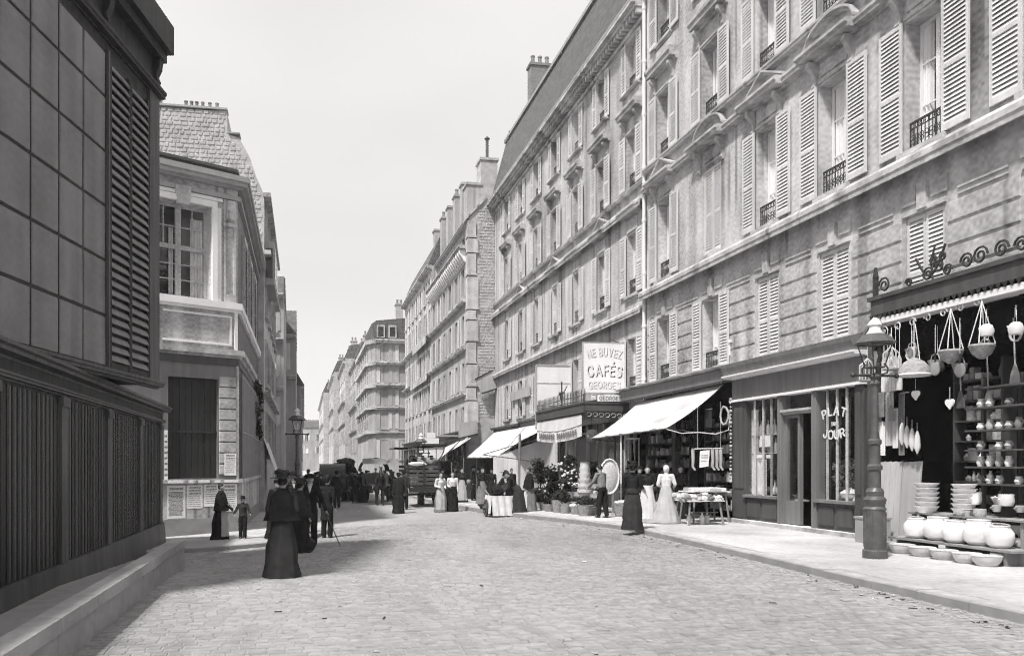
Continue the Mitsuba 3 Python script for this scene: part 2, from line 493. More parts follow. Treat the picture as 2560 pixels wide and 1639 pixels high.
def shutter_leaf(b, fr, u0, u1, w, z0, z1, pitch, mode, m='shutter_paint'):
    """One louvred leaf lying at depth w; mode 'slats' makes every slat a piece, else they are one part."""
    f = MB(fr); st = 0.06
    f.box(u0, u0 + st, w - 0.022, w + 0.022, z0, z1); f.box(u1 - st, u1, w - 0.022, w + 0.022, z0, z1)
    zm = z0 + (z1 - z0) * 0.46
    for a, c in ((z0, z0 + 0.12), (zm - 0.04, zm + 0.04), (z1 - 0.09, z1)):
        f.box(u0 + st, u1 - st, w - 0.02, w + 0.02, a, c)
    k = put('shutter', f, m, b)
    bulk = MB(fr)
    for a, c in ((z0 + 0.12, zm - 0.04), (zm + 0.04, z1 - 0.09)):
        n = max(2, int((c - a) / pitch)); p = (c - a) / n
        for i in range(n):
            s = slat_mesh(fr, u0 + st, u1 - st, w, a + i * p, p)
            if mode == 'slats':
                put('slat', s, m, k)
            else:
                bulk.v += s.v; bulk.f += [q + bulk.n for q in s.f]; bulk.n += s.n
    if mode != 'slats':
        tag(put('slats', bulk, m, k), kind='stuff')
    return k


def curtain_sheet(fr, u0, u1, w, z0, z1, amp=0.03, waves=5.0, seed=0, n=26):
    u = np.linspace(u0, u1, n)
    z = np.linspace(z0, z1, 4)
    r = np.random.default_rng(seed)
    ph = r.uniform(0, 6.28, 2)
    ww = w + amp * np.sin((u - u0) / (u1 - u0) * waves * 6.28 + ph[0]) + amp * 0.5 * np.sin((u - u0) * 23 + ph[1])
    P = np.zeros((len(z), n, 3)); P[..., 0] = u; P[..., 1] = ww; P[..., 2] = z[:, None]
    return MB(fr).grid(P)


def railing(fr, u0, u1, z0, z1, w, fancy):
    m = MB(fr)
    m.box(u0, u1, w - 0.02, w + 0.02, z1 - 0.035, z1); m.box(u0, u1, w - 0.012, w + 0.012, z0 + 0.06, z0 + 0.085)
    n = max(4, int((u1 - u0) / (0.1 if fancy else 0.12)))
    for i in range(n + 1):
        u = u0 + (u1 - u0) * i / n
        m.box(u - 0.008, u + 0.008, w - 0.008, w + 0.008, z0, z1 - 0.03)
    if fancy:
        m.box(u0, u1, w - 0.01, w + 0.01, z1 - 0.15, z1 - 0.13)
        r = 0.052
        k = int((u1 - u0) / (2 * r + 0.01))
        a = np.linspace(0, 2 * np.pi, 9)
        for i in range(k):
            c = u0 + (u1 - u0) * (i + 0.5) / k
            for zc in (z1 - 0.085, (z0 + z1) / 2 - 0.02, z0 + 0.2):
                m.tube(np.stack([c + r * np.cos(a), 0 * a + w, zc + r * np.sin(a)], 1), 0.009, 3, False)
    return m


def window(b, fr, u0, u1, z0, z1, state='open', mode='stuff', rail=True, fancy=False, depth=0.32, leaf_w=None, pitch=0.075, curtains=2, sill=True, seed=0, sash='white_paint', surround=0.0, shutter_mat='shutter_paint'):
    """A casement with its glass, curtain, shutters, sill and rail; every one a part of the building b."""
    f = MB(fr); w = -depth; e = 0.006
    c = (u0 + u1) / 2
    f.box(u0 + e, u0 + 0.07, w - 0.05, w, z0 + e, z1 - e); f.box(u1 - 0.07, u1 - e, w - 0.05, w, z0 + e, z1 - e)
    f.box(u0 + 0.07, u1 - 0.07, w - 0.05, w, z1 - 0.08, z1 - e); f.box(u0 + 0.07, u1 - 0.07, w - 0.05, w, z0 + e, z0 + 0.16)
    f.box(c - 0.05, c + 0.05, w - 0.045, w + 0.02, z0 + 0.16, z1 - 0.08)
    for t in (0.36, 0.68):
        z = z0 + (z1 - z0) * t
        f.box(u0 + 0.07, c - 0.05, w - 0.035, w - 0.01, z - 0.015, z + 0.015); f.box(c + 0.05, u1 - 0.07, w - 0.035, w - 0.01, z - 0.015, z + 0.015)
    k = put('window', f, sash, b)
    put('pane', MB(fr).add([[u0 + 0.05, w - 0.025, z0 + 0.1], [u1 - 0.05, w - 0.025, z0 + 0.1], [u1 - 0.05, w - 0.025, z1 - 0.06], [u0 + 0.05, w - 0.025, z1 - 0.06]], [[0, 1, 2, 3]]), 'glass', k)
    if curtains == 2:
        put('curtain', curtain_sheet(fr, u0 + 0.04, u1 - 0.04, w - 0.06, z0 + 0.02, z1 - 0.04, seed=seed), 'curtain', k)
    elif curtains == 1:
        g = 0.1 + 0.16 * ((seed * 37) % 10) / 10
        put('curtain', curtain_sheet(fr, u0 + 0.04, c - g, w - 0.06, z0 + 0.02, z1 - 0.04, seed=seed, waves=3, n=16), 'curtain', k)
        put('curtain', curtain_sheet(fr, c + g, u1 - 0.04, w - 0.06, z0 + 0.02, z1 - 0.04, seed=seed + 1, waves=3, n=16), 'curtain', k)
    if sill:
        s = MB(fr)
        s.box(u0 - 0.12, u1 + 0.12, -0.02, 0.13, z0 - 0.1, z0 - 0.003); s.box(u0 - 0.04, u1 + 0.04, -0.02, 0.07, z0 - 0.17, z0 - 0.102)
        put('sill', s, 'stone_trim', k)
    if surround:
        s = MB(fr); g = surround
        s.box(u0 - g, u0 - 0.01, -0.01, 0.045, z0, z1 + g); s.box(u1 + 0.01, u1 + g, -0.01, 0.045, z0, z1 + g); s.box(u0 - 0.01, u1 + 0.01, -0.01, 0.045, z1 + 0.01, z1 + g)
        s.box(u0 - g - 0.03, u0 - g + 0.03, -0.01, 0.075, z0, z1 + g + 0.03); s.box(u1 + g - 0.03, u1 + g + 0.03, -0.01, 0.075, z0, z1 + g + 0.03); s.box(u0 - g + 0.03, u1 + g - 0.03, -0.01, 0.075, z1 + g - 0.03, z1 + g + 0.03)
        put('surround', s, 'stone_trim', k)
    if rail:
        put('railing', railing(fr, u0 + 0.01, u1 - 0.01, z0 + 0.02, z0 + 0.62, -0.1, fancy), 'black_iron', k)
    lw = leaf_w or (u1 - u0) / 2
    if state == 'open':
        off = 0.075 if not surround else 0.11
        shutter_leaf(b, fr, u0 - lw - 0.02, u0 - 0.02, off, z0 + 0.02, z1 + 0.02, pitch, mode, shutter_mat)
        shutter_leaf(b, fr, u1 + 0.02, u1 + lw + 0.02, off, z0 + 0.02, z1 + 0.02, pitch, mode, shutter_mat)
    elif state == 'closed':
        shutter_leaf(b, fr, u0 + 0.01, c - 0.005, -0.05, z0 + 0.02, z1 - 0.01, pitch, mode, shutter_mat)
        shutter_leaf(b, fr, c + 0.005, u1 - 0.01, -0.05, z0 + 0.02, z1 - 0.01, pitch, mode, shutter_mat)
    elif state == 'narrow':   # leaves folded back into the reveal
        shutter_leaf(b, fr, u0 - lw * 0.75 - 0.02, u0 - 0.02, 0.075, z0 + 0.02, z1 + 0.02, pitch, mode, shutter_mat)
        shutter_leaf(b, fr, u1 + 0.02, u1 + lw * 0.75 + 0.02, 0.075, z0 + 0.02, z1 + 0.02, pitch, mode, shutter_mat)
    return k


def console(fr, u, z0, z1, d=0.26, wd=0.13):
    """A scrolled bracket under a cornice."""
    h = z1 - z0
    return MB(fr).prism([(-0.02, z0), (0.07, z0), (0.11, z0 + h * 0.12), (0.07, z0 + h * 0.28), (0.1, z0 + h * 0.5), (d * 0.7, z0 + h * 0.68), (d, z0 + h * 0.82), (d, z1), (-0.02, z1)], u - wd / 2, u + wd / 2, 'u')


def pediment(b, fr, c, z0, z1, hw, shape, d=0.3):
    """Tympanum and raking (or curved) moulding over a window whose axis is c, from the cornice at z0 up to z1."""
    tm = MB(fr); mo = MB(fr)
    if shape == 'tri':
        line = [(c - hw, z0), (c, z1 - 0.1), (c + hw, z0)]
    elif shape == 'arc':
        line = [(c + hw * t, z0 + (z1 - 0.08 - z0) * (1 - t * t) ** 0.55) for t in np.linspace(-1, 1, 13)]
    tm.prism(line, -0.01, 0.012, 'w')
    for (x0, a0), (x1, a1) in zip(line, line[1:]):
        mo.hexa([(x0, -0.02, a0), (x1, -0.02, a1), (x1, d, a1), (x0, d, a0)], [(x0, -0.02, a0 + 0.07), (x1, -0.02, a1 + 0.07), (x1, d, a1 + 0.07), (x0, d, a0 + 0.07)])
        mo.hexa([(x0, -0.02, a0 + 0.07), (x1, -0.02, a1 + 0.07), (x1, d + 0.07, a1 + 0.07), (x0, d + 0.07, a0 + 0.07)], [(x0, -0.02, a0 + 0.13), (x1, -0.02, a1 + 0.13), (x1, d + 0.07, a1 + 0.13), (x0, d + 0.07, a0 + 0.13)])
    k = put('pediment', mo, 'stone_trim', b)
    put('tympanum', tm, 'stucco_light', k)
    return k


# ---------------------------------------------------------------- the near apartment house on the right
FR = Frame(12.1, 0, -1, 0)          # u = distance along the street, w = towards the roadway
BAYS = [(25.95, 27.0), (22.62, 23.72), (19.62, 20.65), (16.8, 17.88), (13.98, 15.02), (11.1, 12.15), (8.3, 9.35)]
A = thing('apartment_building', 'nearest tall house on the right, pedimented shuttered windows above the restaurant', 'building')
ROW = {'e': (4.42, 6.62), '1': (7.95, 10.6), '2': (12.12, 14.35), '3': (16.12, 18.2)}
holes = [(u0, u1, *ROW[r]) for u0, u1 in BAYS for r in ROW]
put('wall', wall_mesh(FR, 4.0, 27.98, 4.0, 19.5, holes), 'stucco', A)
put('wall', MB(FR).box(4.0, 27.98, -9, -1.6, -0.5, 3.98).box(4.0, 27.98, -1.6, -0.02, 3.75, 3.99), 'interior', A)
mo = MB(FR)
undercut(mo, 4.0, 27.97, 7.44, 0.32, 0.34)
put('string_course', mo, 'stucco', A)
mo = MB(FR)
cornice(mo, 4.0, 27.97, 11.93, 0.2, 0.2)
put('string_course', mo, 'stone_trim', A)
cur = 27.97
for k, (u0, u1) in enumerate(BAYS):
    c = (u0 + u1) / 2
    mo = MB(FR)
    cornice(mo, c + 0.98, cur, 11.22, 0.24, 0.24)
    put('string_course', mo, 'stone_trim', A)
    cur = c - 0.98
    m2 = MB(FR)
    cornice(m2, c - 0.975, c + 0.975, 11.2, 0.26, 0.42)
    kk = pediment(A, FR, c, 11.46, 12.02, 0.93, 'tri' if k % 2 == 0 else 'arc', 0.13)
    put('cornice', m2, 'stone_trim', kk)
    fz = MB(FR)
    fz.box(u0 - 0.02, u1 + 0.02, -0.01, 0.04, 10.66, 10.72); fz.box(u0 + 0.05, u1 - 0.05, -0.01, 0.03, 10.8, 11.1)
    put('frieze', fz, 'stone_trim', kk)
    for s in (u0 - 0.13, u1 + 0.13):
        put('console', console(FR, s, 10.55, 11.2), 'stone_trim', kk)
mo = MB(FR)
cornice(mo, 4.0, cur, 11.22, 0.24, 0.24)
put('string_course', mo, 'stone_trim', A)
for k, (u0, u1) in enumerate(BAYS):
    st = {0: 'open', 1: 'open', 2: 'closed', 3: 'closed', 4: 'closed', 5: 'closed', 6: 'closed'}[k]
    window(A, FR, u0, u1, *ROW['e'], state=st, mode='slats' if k in (3, 4) else 'stuff', rail=st == 'open', fancy=True, leaf_w=0.55, pitch=0.085, curtains=2, sill=False, seed=k)
    window(A, FR, u0, u1, *ROW['1'], state='closed' if k == 1 else 'open', mode='slats' if k == 4 else 'stuff', rail=k != 1, fancy=True, leaf_w=0.6 if k < 3 else 0.66, pitch=0.085, curtains=1 if k in (3, 4) else 2, seed=k + 10)
    window(A, FR, u0, u1, *ROW['2'], state='open', fancy=True, leaf_w=0.6, pitch=0.085, curtains=2, sill=False, seed=k + 20, surround=0.11)
    if k < 4:
        window(A, FR, u0, u1, *ROW['3'], state='open', fancy=True, leaf_w=0.6, pitch=0.085, curtains=2, seed=k + 30)
    c = (u0 + u1) / 2
    hd = MB(FR)
    cornice(hd, c - 0.98, c + 0.98, 15.0, 0.4, 0.34); hd.box(c - 0.9, c + 0.9, -0.01, 0.06, 15.4, 15.9)
    kk = put('hood', hd, 'stone_trim', A)
    for s in (u0 - 0.2, u1 + 0.2):
        put('console', console(FR, s, 14.45, 15.0), 'stone_trim', kk)
# rusticated courses of the entresol
edges = [4.0] + [v for u0, u1 in reversed(BAYS) for v in (u0 - 0.1, u1 + 0.1)] + [27.9]
courses = [4.47, 4.9, 5.33, 5.76, 6.19, 6.62]
for a, b_ in zip(edges[::2], edges[1::2]):
    for z0, z1 in zip(courses, courses[1:]):
        inset = 0.0
        lo, hi = a, b_
        if hi - lo < 0.3:
            continue
        put('course_stone', MB(FR).hexa([(lo, -0.01, z0 + 0.02), (hi, -0.01, z0 + 0.02), (hi, -0.01, z1 - 0.02), (lo, -0.01, z1 - 0.02)], [(lo + 0.015, 0.035, z0 + 0.04), (hi - 0.015, 0.035, z0 + 0.04), (hi - 0.015, 0.035, z1 - 0.04), (lo + 0.015, 0.035, z1 - 0.04)]), 'stucco', A)
    mo = MB(FR)
    for z0, z1 in ((6.68, 6.72), (6.8, 6.84)):
        mo.box(a + 0.25, b_ - 0.25, -0.01, 0.035, z0, z1)
    put('band', mo, 'stucco', A)
for u0, u1 in BAYS:       # lintel panels and key blocks over the entresol windows
    c = (u0 + u1) / 2
    lb = MB(FR)
    lb.box(u0 - 0.06, u1 + 0.06, -0.01, 0.05, 6.64, 6.7); lb.box(c - 0.12, c + 0.12, -0.01, 0.09, 6.68, 7.2); lb.box(u0 - 0.1, c - 0.2, -0.01, 0.04, 6.85, 7.18); lb.box(c + 0.2, u1 + 0.1, -0.01, 0.04, 6.85, 7.18)
    put('lintel', lb, 'stone_trim', A)
mo = MB(FR); cornice(mo, 4.0, 27.97, 19.0, 0.6, 0.7)
put('cornice', mo, 'stone_trim', A)
rf = MB(FR); rf.prism([(0.4, 19.6), (-1.0, 23.0), (-5.0, 24.0), (-9, 19.6)], 4.0, 27.9, 'u')
put('roof', rf, 'slate', A)
put('enamel_plate', MB(FR).box(22.0, 22.34, 0.04, 0.06, 4.75, 5.2).box(21.9, 22.05, 0.04, 0.09, 5.1, 5.16), 'board_white', A)
tag(scene and list(scene)[-1], 'small pale plate on the wall beside the second entresol window')
dp = MB(); px, py = 12.1 - 0.09, 28.02
dp.tube([[px, py, 3.9], [px, py, 12.0], [px, py, 24.0]], 0.062, 10)
for z in np.r_[4.6:24:1.9]:
    dp.lathe((px, py, z), [(0.075, 0), (0.085, 0.03), (0.085, 0.09), (0.075, 0.12)], 10)
tag(put('drainpipe', dp, 'white_paint', smooth=40), 'pale rainwater downpipe running up between the two tall houses on the right', 'pipe')

# ---------------------------------------------------------------- the second apartment house, with the slate mansard
Bd = thing('apartment_building', 'second tall stuccoed house on the right with dentilled cornice and steep slate mansard roof', 'building')
bB = [28.78 + 3.22 * k for k in range(7)]
ROWB = {'e': (4.3, 6.35), '1': (7.95, 10.25), '2': (11.95, 14.0), '3': (15.62, 17.5)}
holes = [(u, u + 1.0, *ROWB[r]) for u in bB for r in ROWB]
put('wall', wall_mesh(FR, 28.06, 51.95, 3.7, 18.0, holes), 'stucco_light', Bd)
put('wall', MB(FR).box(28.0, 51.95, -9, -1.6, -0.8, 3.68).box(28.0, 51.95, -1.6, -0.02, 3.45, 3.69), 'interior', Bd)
for z, h, d in ((7.06, 0.26, 0.3), (10.92, 0.3, 0.3), (11.72, 0.18, 0.16)):
    mo = MB(FR); (undercut if d > 0.2 else cornice)(mo, 28.06, 51.95, z, h, d); put('string_course', mo, 'stone_trim', Bd)
for k, u in enumerate(bB):
    c = u + 0.5
    for r, (z0, z1) in ROWB.items():
        window(Bd, FR, u, u + 1.0, z0, z1, state='open' if r != '3' else 'narrow', mode='stuff', rail=True, fancy=k < 2, depth=0.24, leaf_w=0.55, pitch=0.11, curtains=2 if (k + len(r)) % 3 else 1, sill=r in 'e1', seed=50 + k * 4 + int(z0), surround=0.1 if r in '23' else 0.0)
    kk = pediment(Bd, FR, c, 11.22, 11.75, 0.85, 'tri', 0.08) if k % 2 == 1 else None
    hd = MB(FR); cornice(hd, c - 0.86, c + 0.86, 10.88, 0.34, 0.34)
    hk = put('hood', hd, 'stone_trim', Bd)
    put('frieze', MB(FR).box(u, u + 1.0, -0.01, 0.04, 10.34, 10.8), 'stone_trim', hk)
    hd = MB(FR); cornice(hd, c - 0.92, c + 0.92, 14.62, 0.36, 0.36); hd.box(c - 0.8, c + 0.8, -0.01, 0.07, 14.98, 15.5); cornice(hd, c - 0.85, c + 0.85, 15.5, 0.1, 0.2)
    hk = put('hood', hd, 'stone_trim', Bd)
    for s in (u - 0.16, u + 1.16):
        put('console', console(FR, s, 14.1, 14.62), 'stone_trim', hk)
mo = MB(FR); cornice(mo, 28.06, 51.95, 17.62, 0.2, 0.12)
put('cornice', mo, 'stone_trim', Bd)
dn = MB(FR)
for u in np.arange(28.1, 51.8, 0.3):
    dn.box(u, u + 0.15, -0.01, 0.34, 17.86, 18.06)
k = put('cornice', MB(FR).box(28.06, 51.97, -0.3, 0.4, 18.07, 18.2).box(28.06, 51.98, -0.3, 0.55, 18.2, 18.32).box(28.06, 51.95, -0.3, 0.1, 17.98, 18.07), 'stone_trim', Bd)
tag(put('dentils', dn, 'stone_trim', k), kind='stuff')
rf = MB(FR); rf.prism([(0.35, 18.32), (-0.75, 22.4), (-4.5, 23.4), (-9, 18.3)], 28.06, 51.95, 'u')
k = put('roof', rf, 'slate', Bd)
put('gutter', MB(FR).box(28.06, 51.96, 0.36, 0.56, 18.32, 18.42), 'zinc', k)
put('ridge_flashing', MB(FR).box(28.06, 51.96, -0.9, -0.6, 22.32, 22.5), 'zinc', k)


def chimney(parent, x0, x1, y0, y1, z0, z1, pots=3, m='brick', pot_h=0.6, along='x'):
    b = MB().box(x0, x1, y0, y1, z0, z1).box(x0 - 0.08, x1 + 0.08, y0 - 0.08, y1 + 0.08, z1, z1 + 0.16)
    k = put('chimney', b, m, parent)
    for i in range(pots):
        t = (i + 0.5) / pots
        c = (x0 + (x1 - x0) * t, (y0 + y1) / 2, z1 + 0.16) if along == 'x' else ((x0 + x1) / 2, y0 + (y1 - y0) * t, z1 + 0.16)
        put('chimney_pot', MB().lathe(c, [(0.15, 0), (0.12, pot_h * 0.8), (0.15, pot_h * 0.85), (0.14, pot_h)], 8), 'brick', k, smooth=40)
    return k


chimney(Bd, 14.2, 15.6, 50.9, 51.7, 18, 27.0, 3)
chimney(Bd, 14.2, 16.2, 37.2, 38.0, 20, 26.6, 4)
chimney(Bd, 12.75, 13.2, 50.9, 51.7, 18, 22.2, 1, pot_h=0.5)

# straw, dung and scraps lying on the setts
lt = {m_: MB() for m_ in ('basket', 'dark_wood', 'paper')}
g_ = np.random.default_rng(44)
for i in range(900):
    yy = 7 + 38 * g_.random() ** 1.3
    kr = float(kerb_right(yy))
    xx = kr - 0.08 - 0.5 * g_.random() ** 2 if i % 4 else g_.uniform(-1.5, kr)
    if yy > 20 and xx < 1.2:
        continue
    zz = float(gz(xx, yy)) + 0.016
    a_ = g_.uniform(0, 3.14); L = g_.uniform(0.02, 0.055); b_ = g_.uniform(0.003, 0.008) if i % 5 else g_.uniform(0.012, 0.025)
    c_, s_ = math.cos(a_), math.sin(a_)
    lt['dark_wood' if i % 9 == 0 else 'paper' if i % 97 == 1 else 'basket'].hexa([(xx - c_ * L + s_ * b_, yy - s_ * L - c_ * b_, zz), (xx + c_ * L + s_ * b_, yy + s_ * L - c_ * b_, zz), (xx + c_ * L - s_ * b_, yy + s_ * L + c_ * b_, zz), (xx - c_ * L - s_ * b_, yy - s_ * L + c_ * b_, zz)],
        [(xx - c_ * L * 0.9, yy - s_ * L * 0.9, zz + 0.012), (xx + c_ * L * 0.9, yy + s_ * L * 0.9, zz + 0.012), (xx + c_ * L * 0.9, yy + s_ * L * 0.9 + b_, zz + 0.012), (xx - c_ * L * 0.9, yy - s_ * L * 0.9 + b_, zz + 0.012)])
lk = key('litter')
tag(lk, 'straw, dung and paper scraps strewn along the gutter and over the setts', 'litter', kind='stuff')
for m_, q in lt.items():
    put('scraps', q, m_, lk)

# ---------------------------------------------------------------- the dark shop house on the left edge
def bars(fr, u0, u1, w, zs, h=0.06, d=0.05):
    m = MB(fr)
    for z in zs:
        m.box(u0, u1, w, w + d, z, z + h)
    return m


FS = Frame(-3.7, 0, 1, 0)          # u = -Y
shop = thing('shop_house', 'dark shop house filling the left edge with boarded front and tall jutting glazed bay', 'building')
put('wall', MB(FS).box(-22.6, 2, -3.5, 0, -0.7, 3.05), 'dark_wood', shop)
y = 9.3
k = 0
pil_y = (10.6, 13.6, 16.6, 19.7, 22.35)
while y < 22.4:
    if all(abs(y + 0.065 - p) > 0.2 for p in pil_y):
        wv = 0.025 + 0.008 * (k % 2) + 0.004 * rnd.random()
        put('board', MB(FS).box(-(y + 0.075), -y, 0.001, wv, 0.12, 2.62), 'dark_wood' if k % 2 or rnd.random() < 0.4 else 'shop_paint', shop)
    y += 0.098; k += 1
for p in pil_y:
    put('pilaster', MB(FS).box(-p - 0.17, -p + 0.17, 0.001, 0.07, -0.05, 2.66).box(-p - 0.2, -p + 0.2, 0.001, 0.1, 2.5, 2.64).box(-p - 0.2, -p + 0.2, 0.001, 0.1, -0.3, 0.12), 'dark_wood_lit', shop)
put('fascia', MB(FS).box(-22.6, 2, 0.001, 0.06, 2.77, 2.93), 'dark_wood', shop)
m = MB(FS); cornice(m, -22.62, 2, 2.67, 0.1, 0.14); put('moulding', m, 'shop_paint', shop)
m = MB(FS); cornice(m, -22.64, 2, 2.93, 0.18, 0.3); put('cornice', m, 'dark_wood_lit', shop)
put('plinth', MB(FS).hexa([(-22.6, 0, -0.7), (2, 0, -0.7), (2, 0.16, -0.7), (-22.6, 0.16, -0.7)], [(-22.6, 0, 0.1), (2, 0, 0.1), (2, 0.1, 0.1), (-22.6, 0.1, 0.1)]), 'shop_paint', shop)
# jutting bay, canted towards the street
FB = Frame(-3.7, 12.6, 0.979, -0.203)   # u = -s, s running away from the camera
E1 = lambda s, w=0.0: FB([[-s, w, 0]])[0][:2]
pl4 = [tuple(E1(-3.2)), tuple(E1(4.33)), tuple(E1(4.33, -1.5)), tuple(E1(-3.2, -1.5))]
put('bay', MB().prism(pl4, 3.16, 9.7, 'z'), 'dark_wood', shop)
b = f'{shop}__bay'
m = MB(FB); cornice(m, -4.34, 3.2, 3.08, 0.14, 0.16); put('bay_sill', m, 'dark_wood_lit', shop)
us = [-2.62, -1.84, -1.06, -0.28, 0.5, 1.26, 2.06]
zs = [3.24, 4.1, 5.02, 5.93, 6.84, 7.75, 8.5]
for a, c in zip(us, us[1:]):
    for z0, z1 in zip(zs, zs[1:]):
        t = rnd.uniform(-0.006, 0.006)
        put('pane', MB(FB).hexa([(-c + 0.03, 0.002, z0 + 0.025), (-a - 0.03, 0.002, z0 + 0.025), (-a - 0.03, 0.002, z1 - 0.025), (-c + 0.03, 0.002, z1 - 0.025)], [(-c + 0.035, 0.02 + t, z0 + 0.03), (-a - 0.035, 0.02, z0 + 0.03), (-a - 0.035, 0.02 - t, z1 - 0.03), (-c + 0.035, 0.02, z1 - 0.03)]), 'frosted', b)
put('mullion', MB(FB).box(-2.13, -2.08, 0.001, 0.06, 3.22, 8.55), 'dark_wood_lit', b)
for a, c in ((2.14, 2.95), (2.97, 3.8)):
    k = put('shutter', MB(FB).box(-c, -c + 0.05, 0.001, 0.06, 3.24, 8.45).box(-a - 0.05, -a, 0.001, 0.06, 3.24, 8.45).box(-c + 0.05, -a - 0.05, 0.001, 0.05, 3.24, 3.34), 'dark_wood', shop)
    z = 3.36
    while z < 8.35:
        put('slat', MB(FB).prism([(0.055, z), (0.075, z + 0.012), (0.03, z + 0.11), (0.005, z + 0.1)], -c + 0.05, -a - 0.05, 'u'), 'shop_paint_pale', k)
        z += 0.158
put('pilaster', MB(FB).box(-4.33, -3.86, 0.001, 0.05, 3.22, 8.7), 'dark_wood_lit', b)
m = MB(FB)
cornice(m, -4.42, 3.25, 8.7, 0.18, 0.16)
put('bay_moulding', m, 'dark_wood', shop)
m = MB().prism([tuple(E1(-3.4, 0.3)), tuple(E1(4.42, 0.3)), tuple(E1(4.42, -1.7)), tuple(E1(-3.4, -1.7))], 9.6, 10.15, 'z').prism([tuple(E1(-3.3, 0.18)), tuple(E1(4.37, 0.18)), tuple(E1(4.37, -1.6)), tuple(E1(-3.3, -1.6))], 9.42, 9.6, 'z')
put('bay_cornice', m, 'dark_wood', shop)
for s in (4.2, 2.05, 0.4):
    m = MB(FB).prism([(0, 8.88), (0.06, 8.88), (0.1, 9.0), (0.06, 9.1), (0.12, 9.22), (0.15, 9.42), (0, 9.42)], -s - 0.08, -s + 0.08, 'u')
    put('bracket', m, 'dark_wood', shop)
put('roof', MB(FS).box(-22.64, 2, -3.6, 0.1, 3.12, 3.15), 'zinc', shop)

# low stone parapet in the near left corner
par = thing('parapet', 'low dressed stone parapet with flat coping in the near left corner', 'wall')
for k in range(9):
    y0 = 15.55 - 1.3 * k
    put('coping_stone', MB().box(-2.34, -2.1, y0 - 1.292, y0, 0.14, 0.27), 'pavement', par)
    put('block', MB().box(-2.32, -2.13, y0 - 1.295, y0 - 0.004, -0.9, 0.138), 'kerb_stone', par)

# ---------------------------------------------------------------- corner house on the left
FC = Frame(-2.0, 26.0, 0.479, -0.878)   # u runs from the street corner back towards the shop
house = thing('corner_house', 'two storey corner house on the left with big curtained window and posters along its base', 'building')
WIN = (0.85, 2.62, 6.5, 9.28)
DOOR = (0.62, 2.14, 1.2, 4.17)
put('wall', wall_mesh(FC, 0.0, 4.2, 4.7, 10.0, [WIN], thick=0.4, core=0), 'stucco', house)
put('wall', wall_mesh(FC, 0.0, 4.2, -0.8, 4.7, [DOOR], thick=0.4, core=0), 'shop_paint_pale', house)
put('wall', MB().prism([(-2.42, 26.45), (-2.0, 26.02), (-2.0, 36.9), (-8, 36.9), (-8, 24.2), (-4.3, 25.9)], -0.8, 10.0, 'z'), 'shop_paint', house)
cp = lambda d: [(-2.0 + d, 26.0 - 0.593 * d), (-2.0 + d, 36.95), (-8, 36.95), (-8, 24.0), (-5.7 + 0.479 * d, 23.982 - 0.878 * d)]
m = MB().prism(cp(0.1), 9.62, 9.75, 'z').prism(cp(0.16), 9.95, 10.02, 'z').prism(cp(0.3), 10.02, 10.14, 'z').prism(cp(0.36), 10.14, 10.3, 'z')
put('cornice', m, 'sash_grey', house)
put('cornice', MB().prism(cp(-0.12), 10.3, 10.52, 'z').prism(cp(0.02), 10.52, 10.6, 'z'), 'shop_paint', house)
m = MB().prism(cp(0.14), 6.3, 6.5, 'z').prism(cp(0.08), 6.22, 6.3, 'z'); put('sill_band', m, 'board_white', house)
m = MB().prism(cp(0.1), 4.82, 4.9, 'z').prism(cp(0.2), 4.9, 5.06, 'z'); put('string_course', m, 'stone_trim', house)
put('string_course', MB().prism(cp(0.05), 4.6, 4.82, 'z'), 'shop_paint', house)
m = MB(FC); m.box(0.2, 2.3, -0.01, 0.04, 5.2, 5.26).box(0.2, 2.3, -0.01, 0.04, 6.04, 6.1).box(0.2, 0.26, -0.01, 0.04, 5.26, 6.04)
m.box(0.03, 0.12, -0.01, 0.07, 5.08, 6.22)
put('panel_moulding', m, 'board_white', house)
m = MB(FC); m.box(0.68, 0.84, -0.01, 0.1, 6.5, 9.46).box(0.55, 0.68, -0.01, 0.06, 6.5, 9.3).box(0.84, 2.62, -0.01, 0.1, 9.29, 9.46).box(0.5, 2.9, -0.01, 0.05, 9.5, 9.6)
put('window_surround', m, 'board_white', house)
put('keystone', MB(FC).prism([(1.56, 9.2), (1.9, 9.2), (1.98, 9.72), (1.5, 9.72)], -0.01, 0.15, 'w'), 'stone_trim', house)
m = MB(FC); m.box(0.08, 0.46, -0.01, 0.06, 6.5, 6.75).box(0.08, 0.14, -0.01, 0.06, 6.75, 8.8).box(0.4, 0.46, -0.01, 0.06, 6.75, 8.8).box(0.06, 0.48, -0.01, 0.08, 8.8, 8.92).box(0.14, 0.4, -0.01, 0.14, 9.0, 9.28).box(0.08, 0.46, -0.01, 0.06, 8.95, 9.6)
put('pilaster', m, 'stone_trim', house)
f = MB(FC); w = -0.3
f.box(0.85, 0.95, w - 0.05, w, 6.5, 9.28).box(2.52, 2.62, w - 0.05, w, 6.5, 9.28).box(0.95, 2.52, w - 0.05, w, 9.18, 9.28).box(0.95, 2.52, w - 0.05, w, 6.5, 6.6)
f.box(1.66, 1.82, w - 0.05, w + 0.03, 6.6, 9.18).box(0.95, 1.66, w - 0.05, w + 0.02, 7.95, 8.08).box(1.82, 2.52, w - 0.05, w + 0.02, 7.95, 8.08)
for a, c in ((0.95, 1.66), (1.82, 2.52)):
    for z in (7.05, 7.5, 8.6):
        f.box(a, c, w - 0.04, w - 0.01, z, z + 0.03)
    f.box((a + c) / 2 - 0.015, (a + c) / 2 + 0.015, w - 0.04, w - 0.01, 8.08, 9.18)
k = put('window', f, 'stone_trim', house)
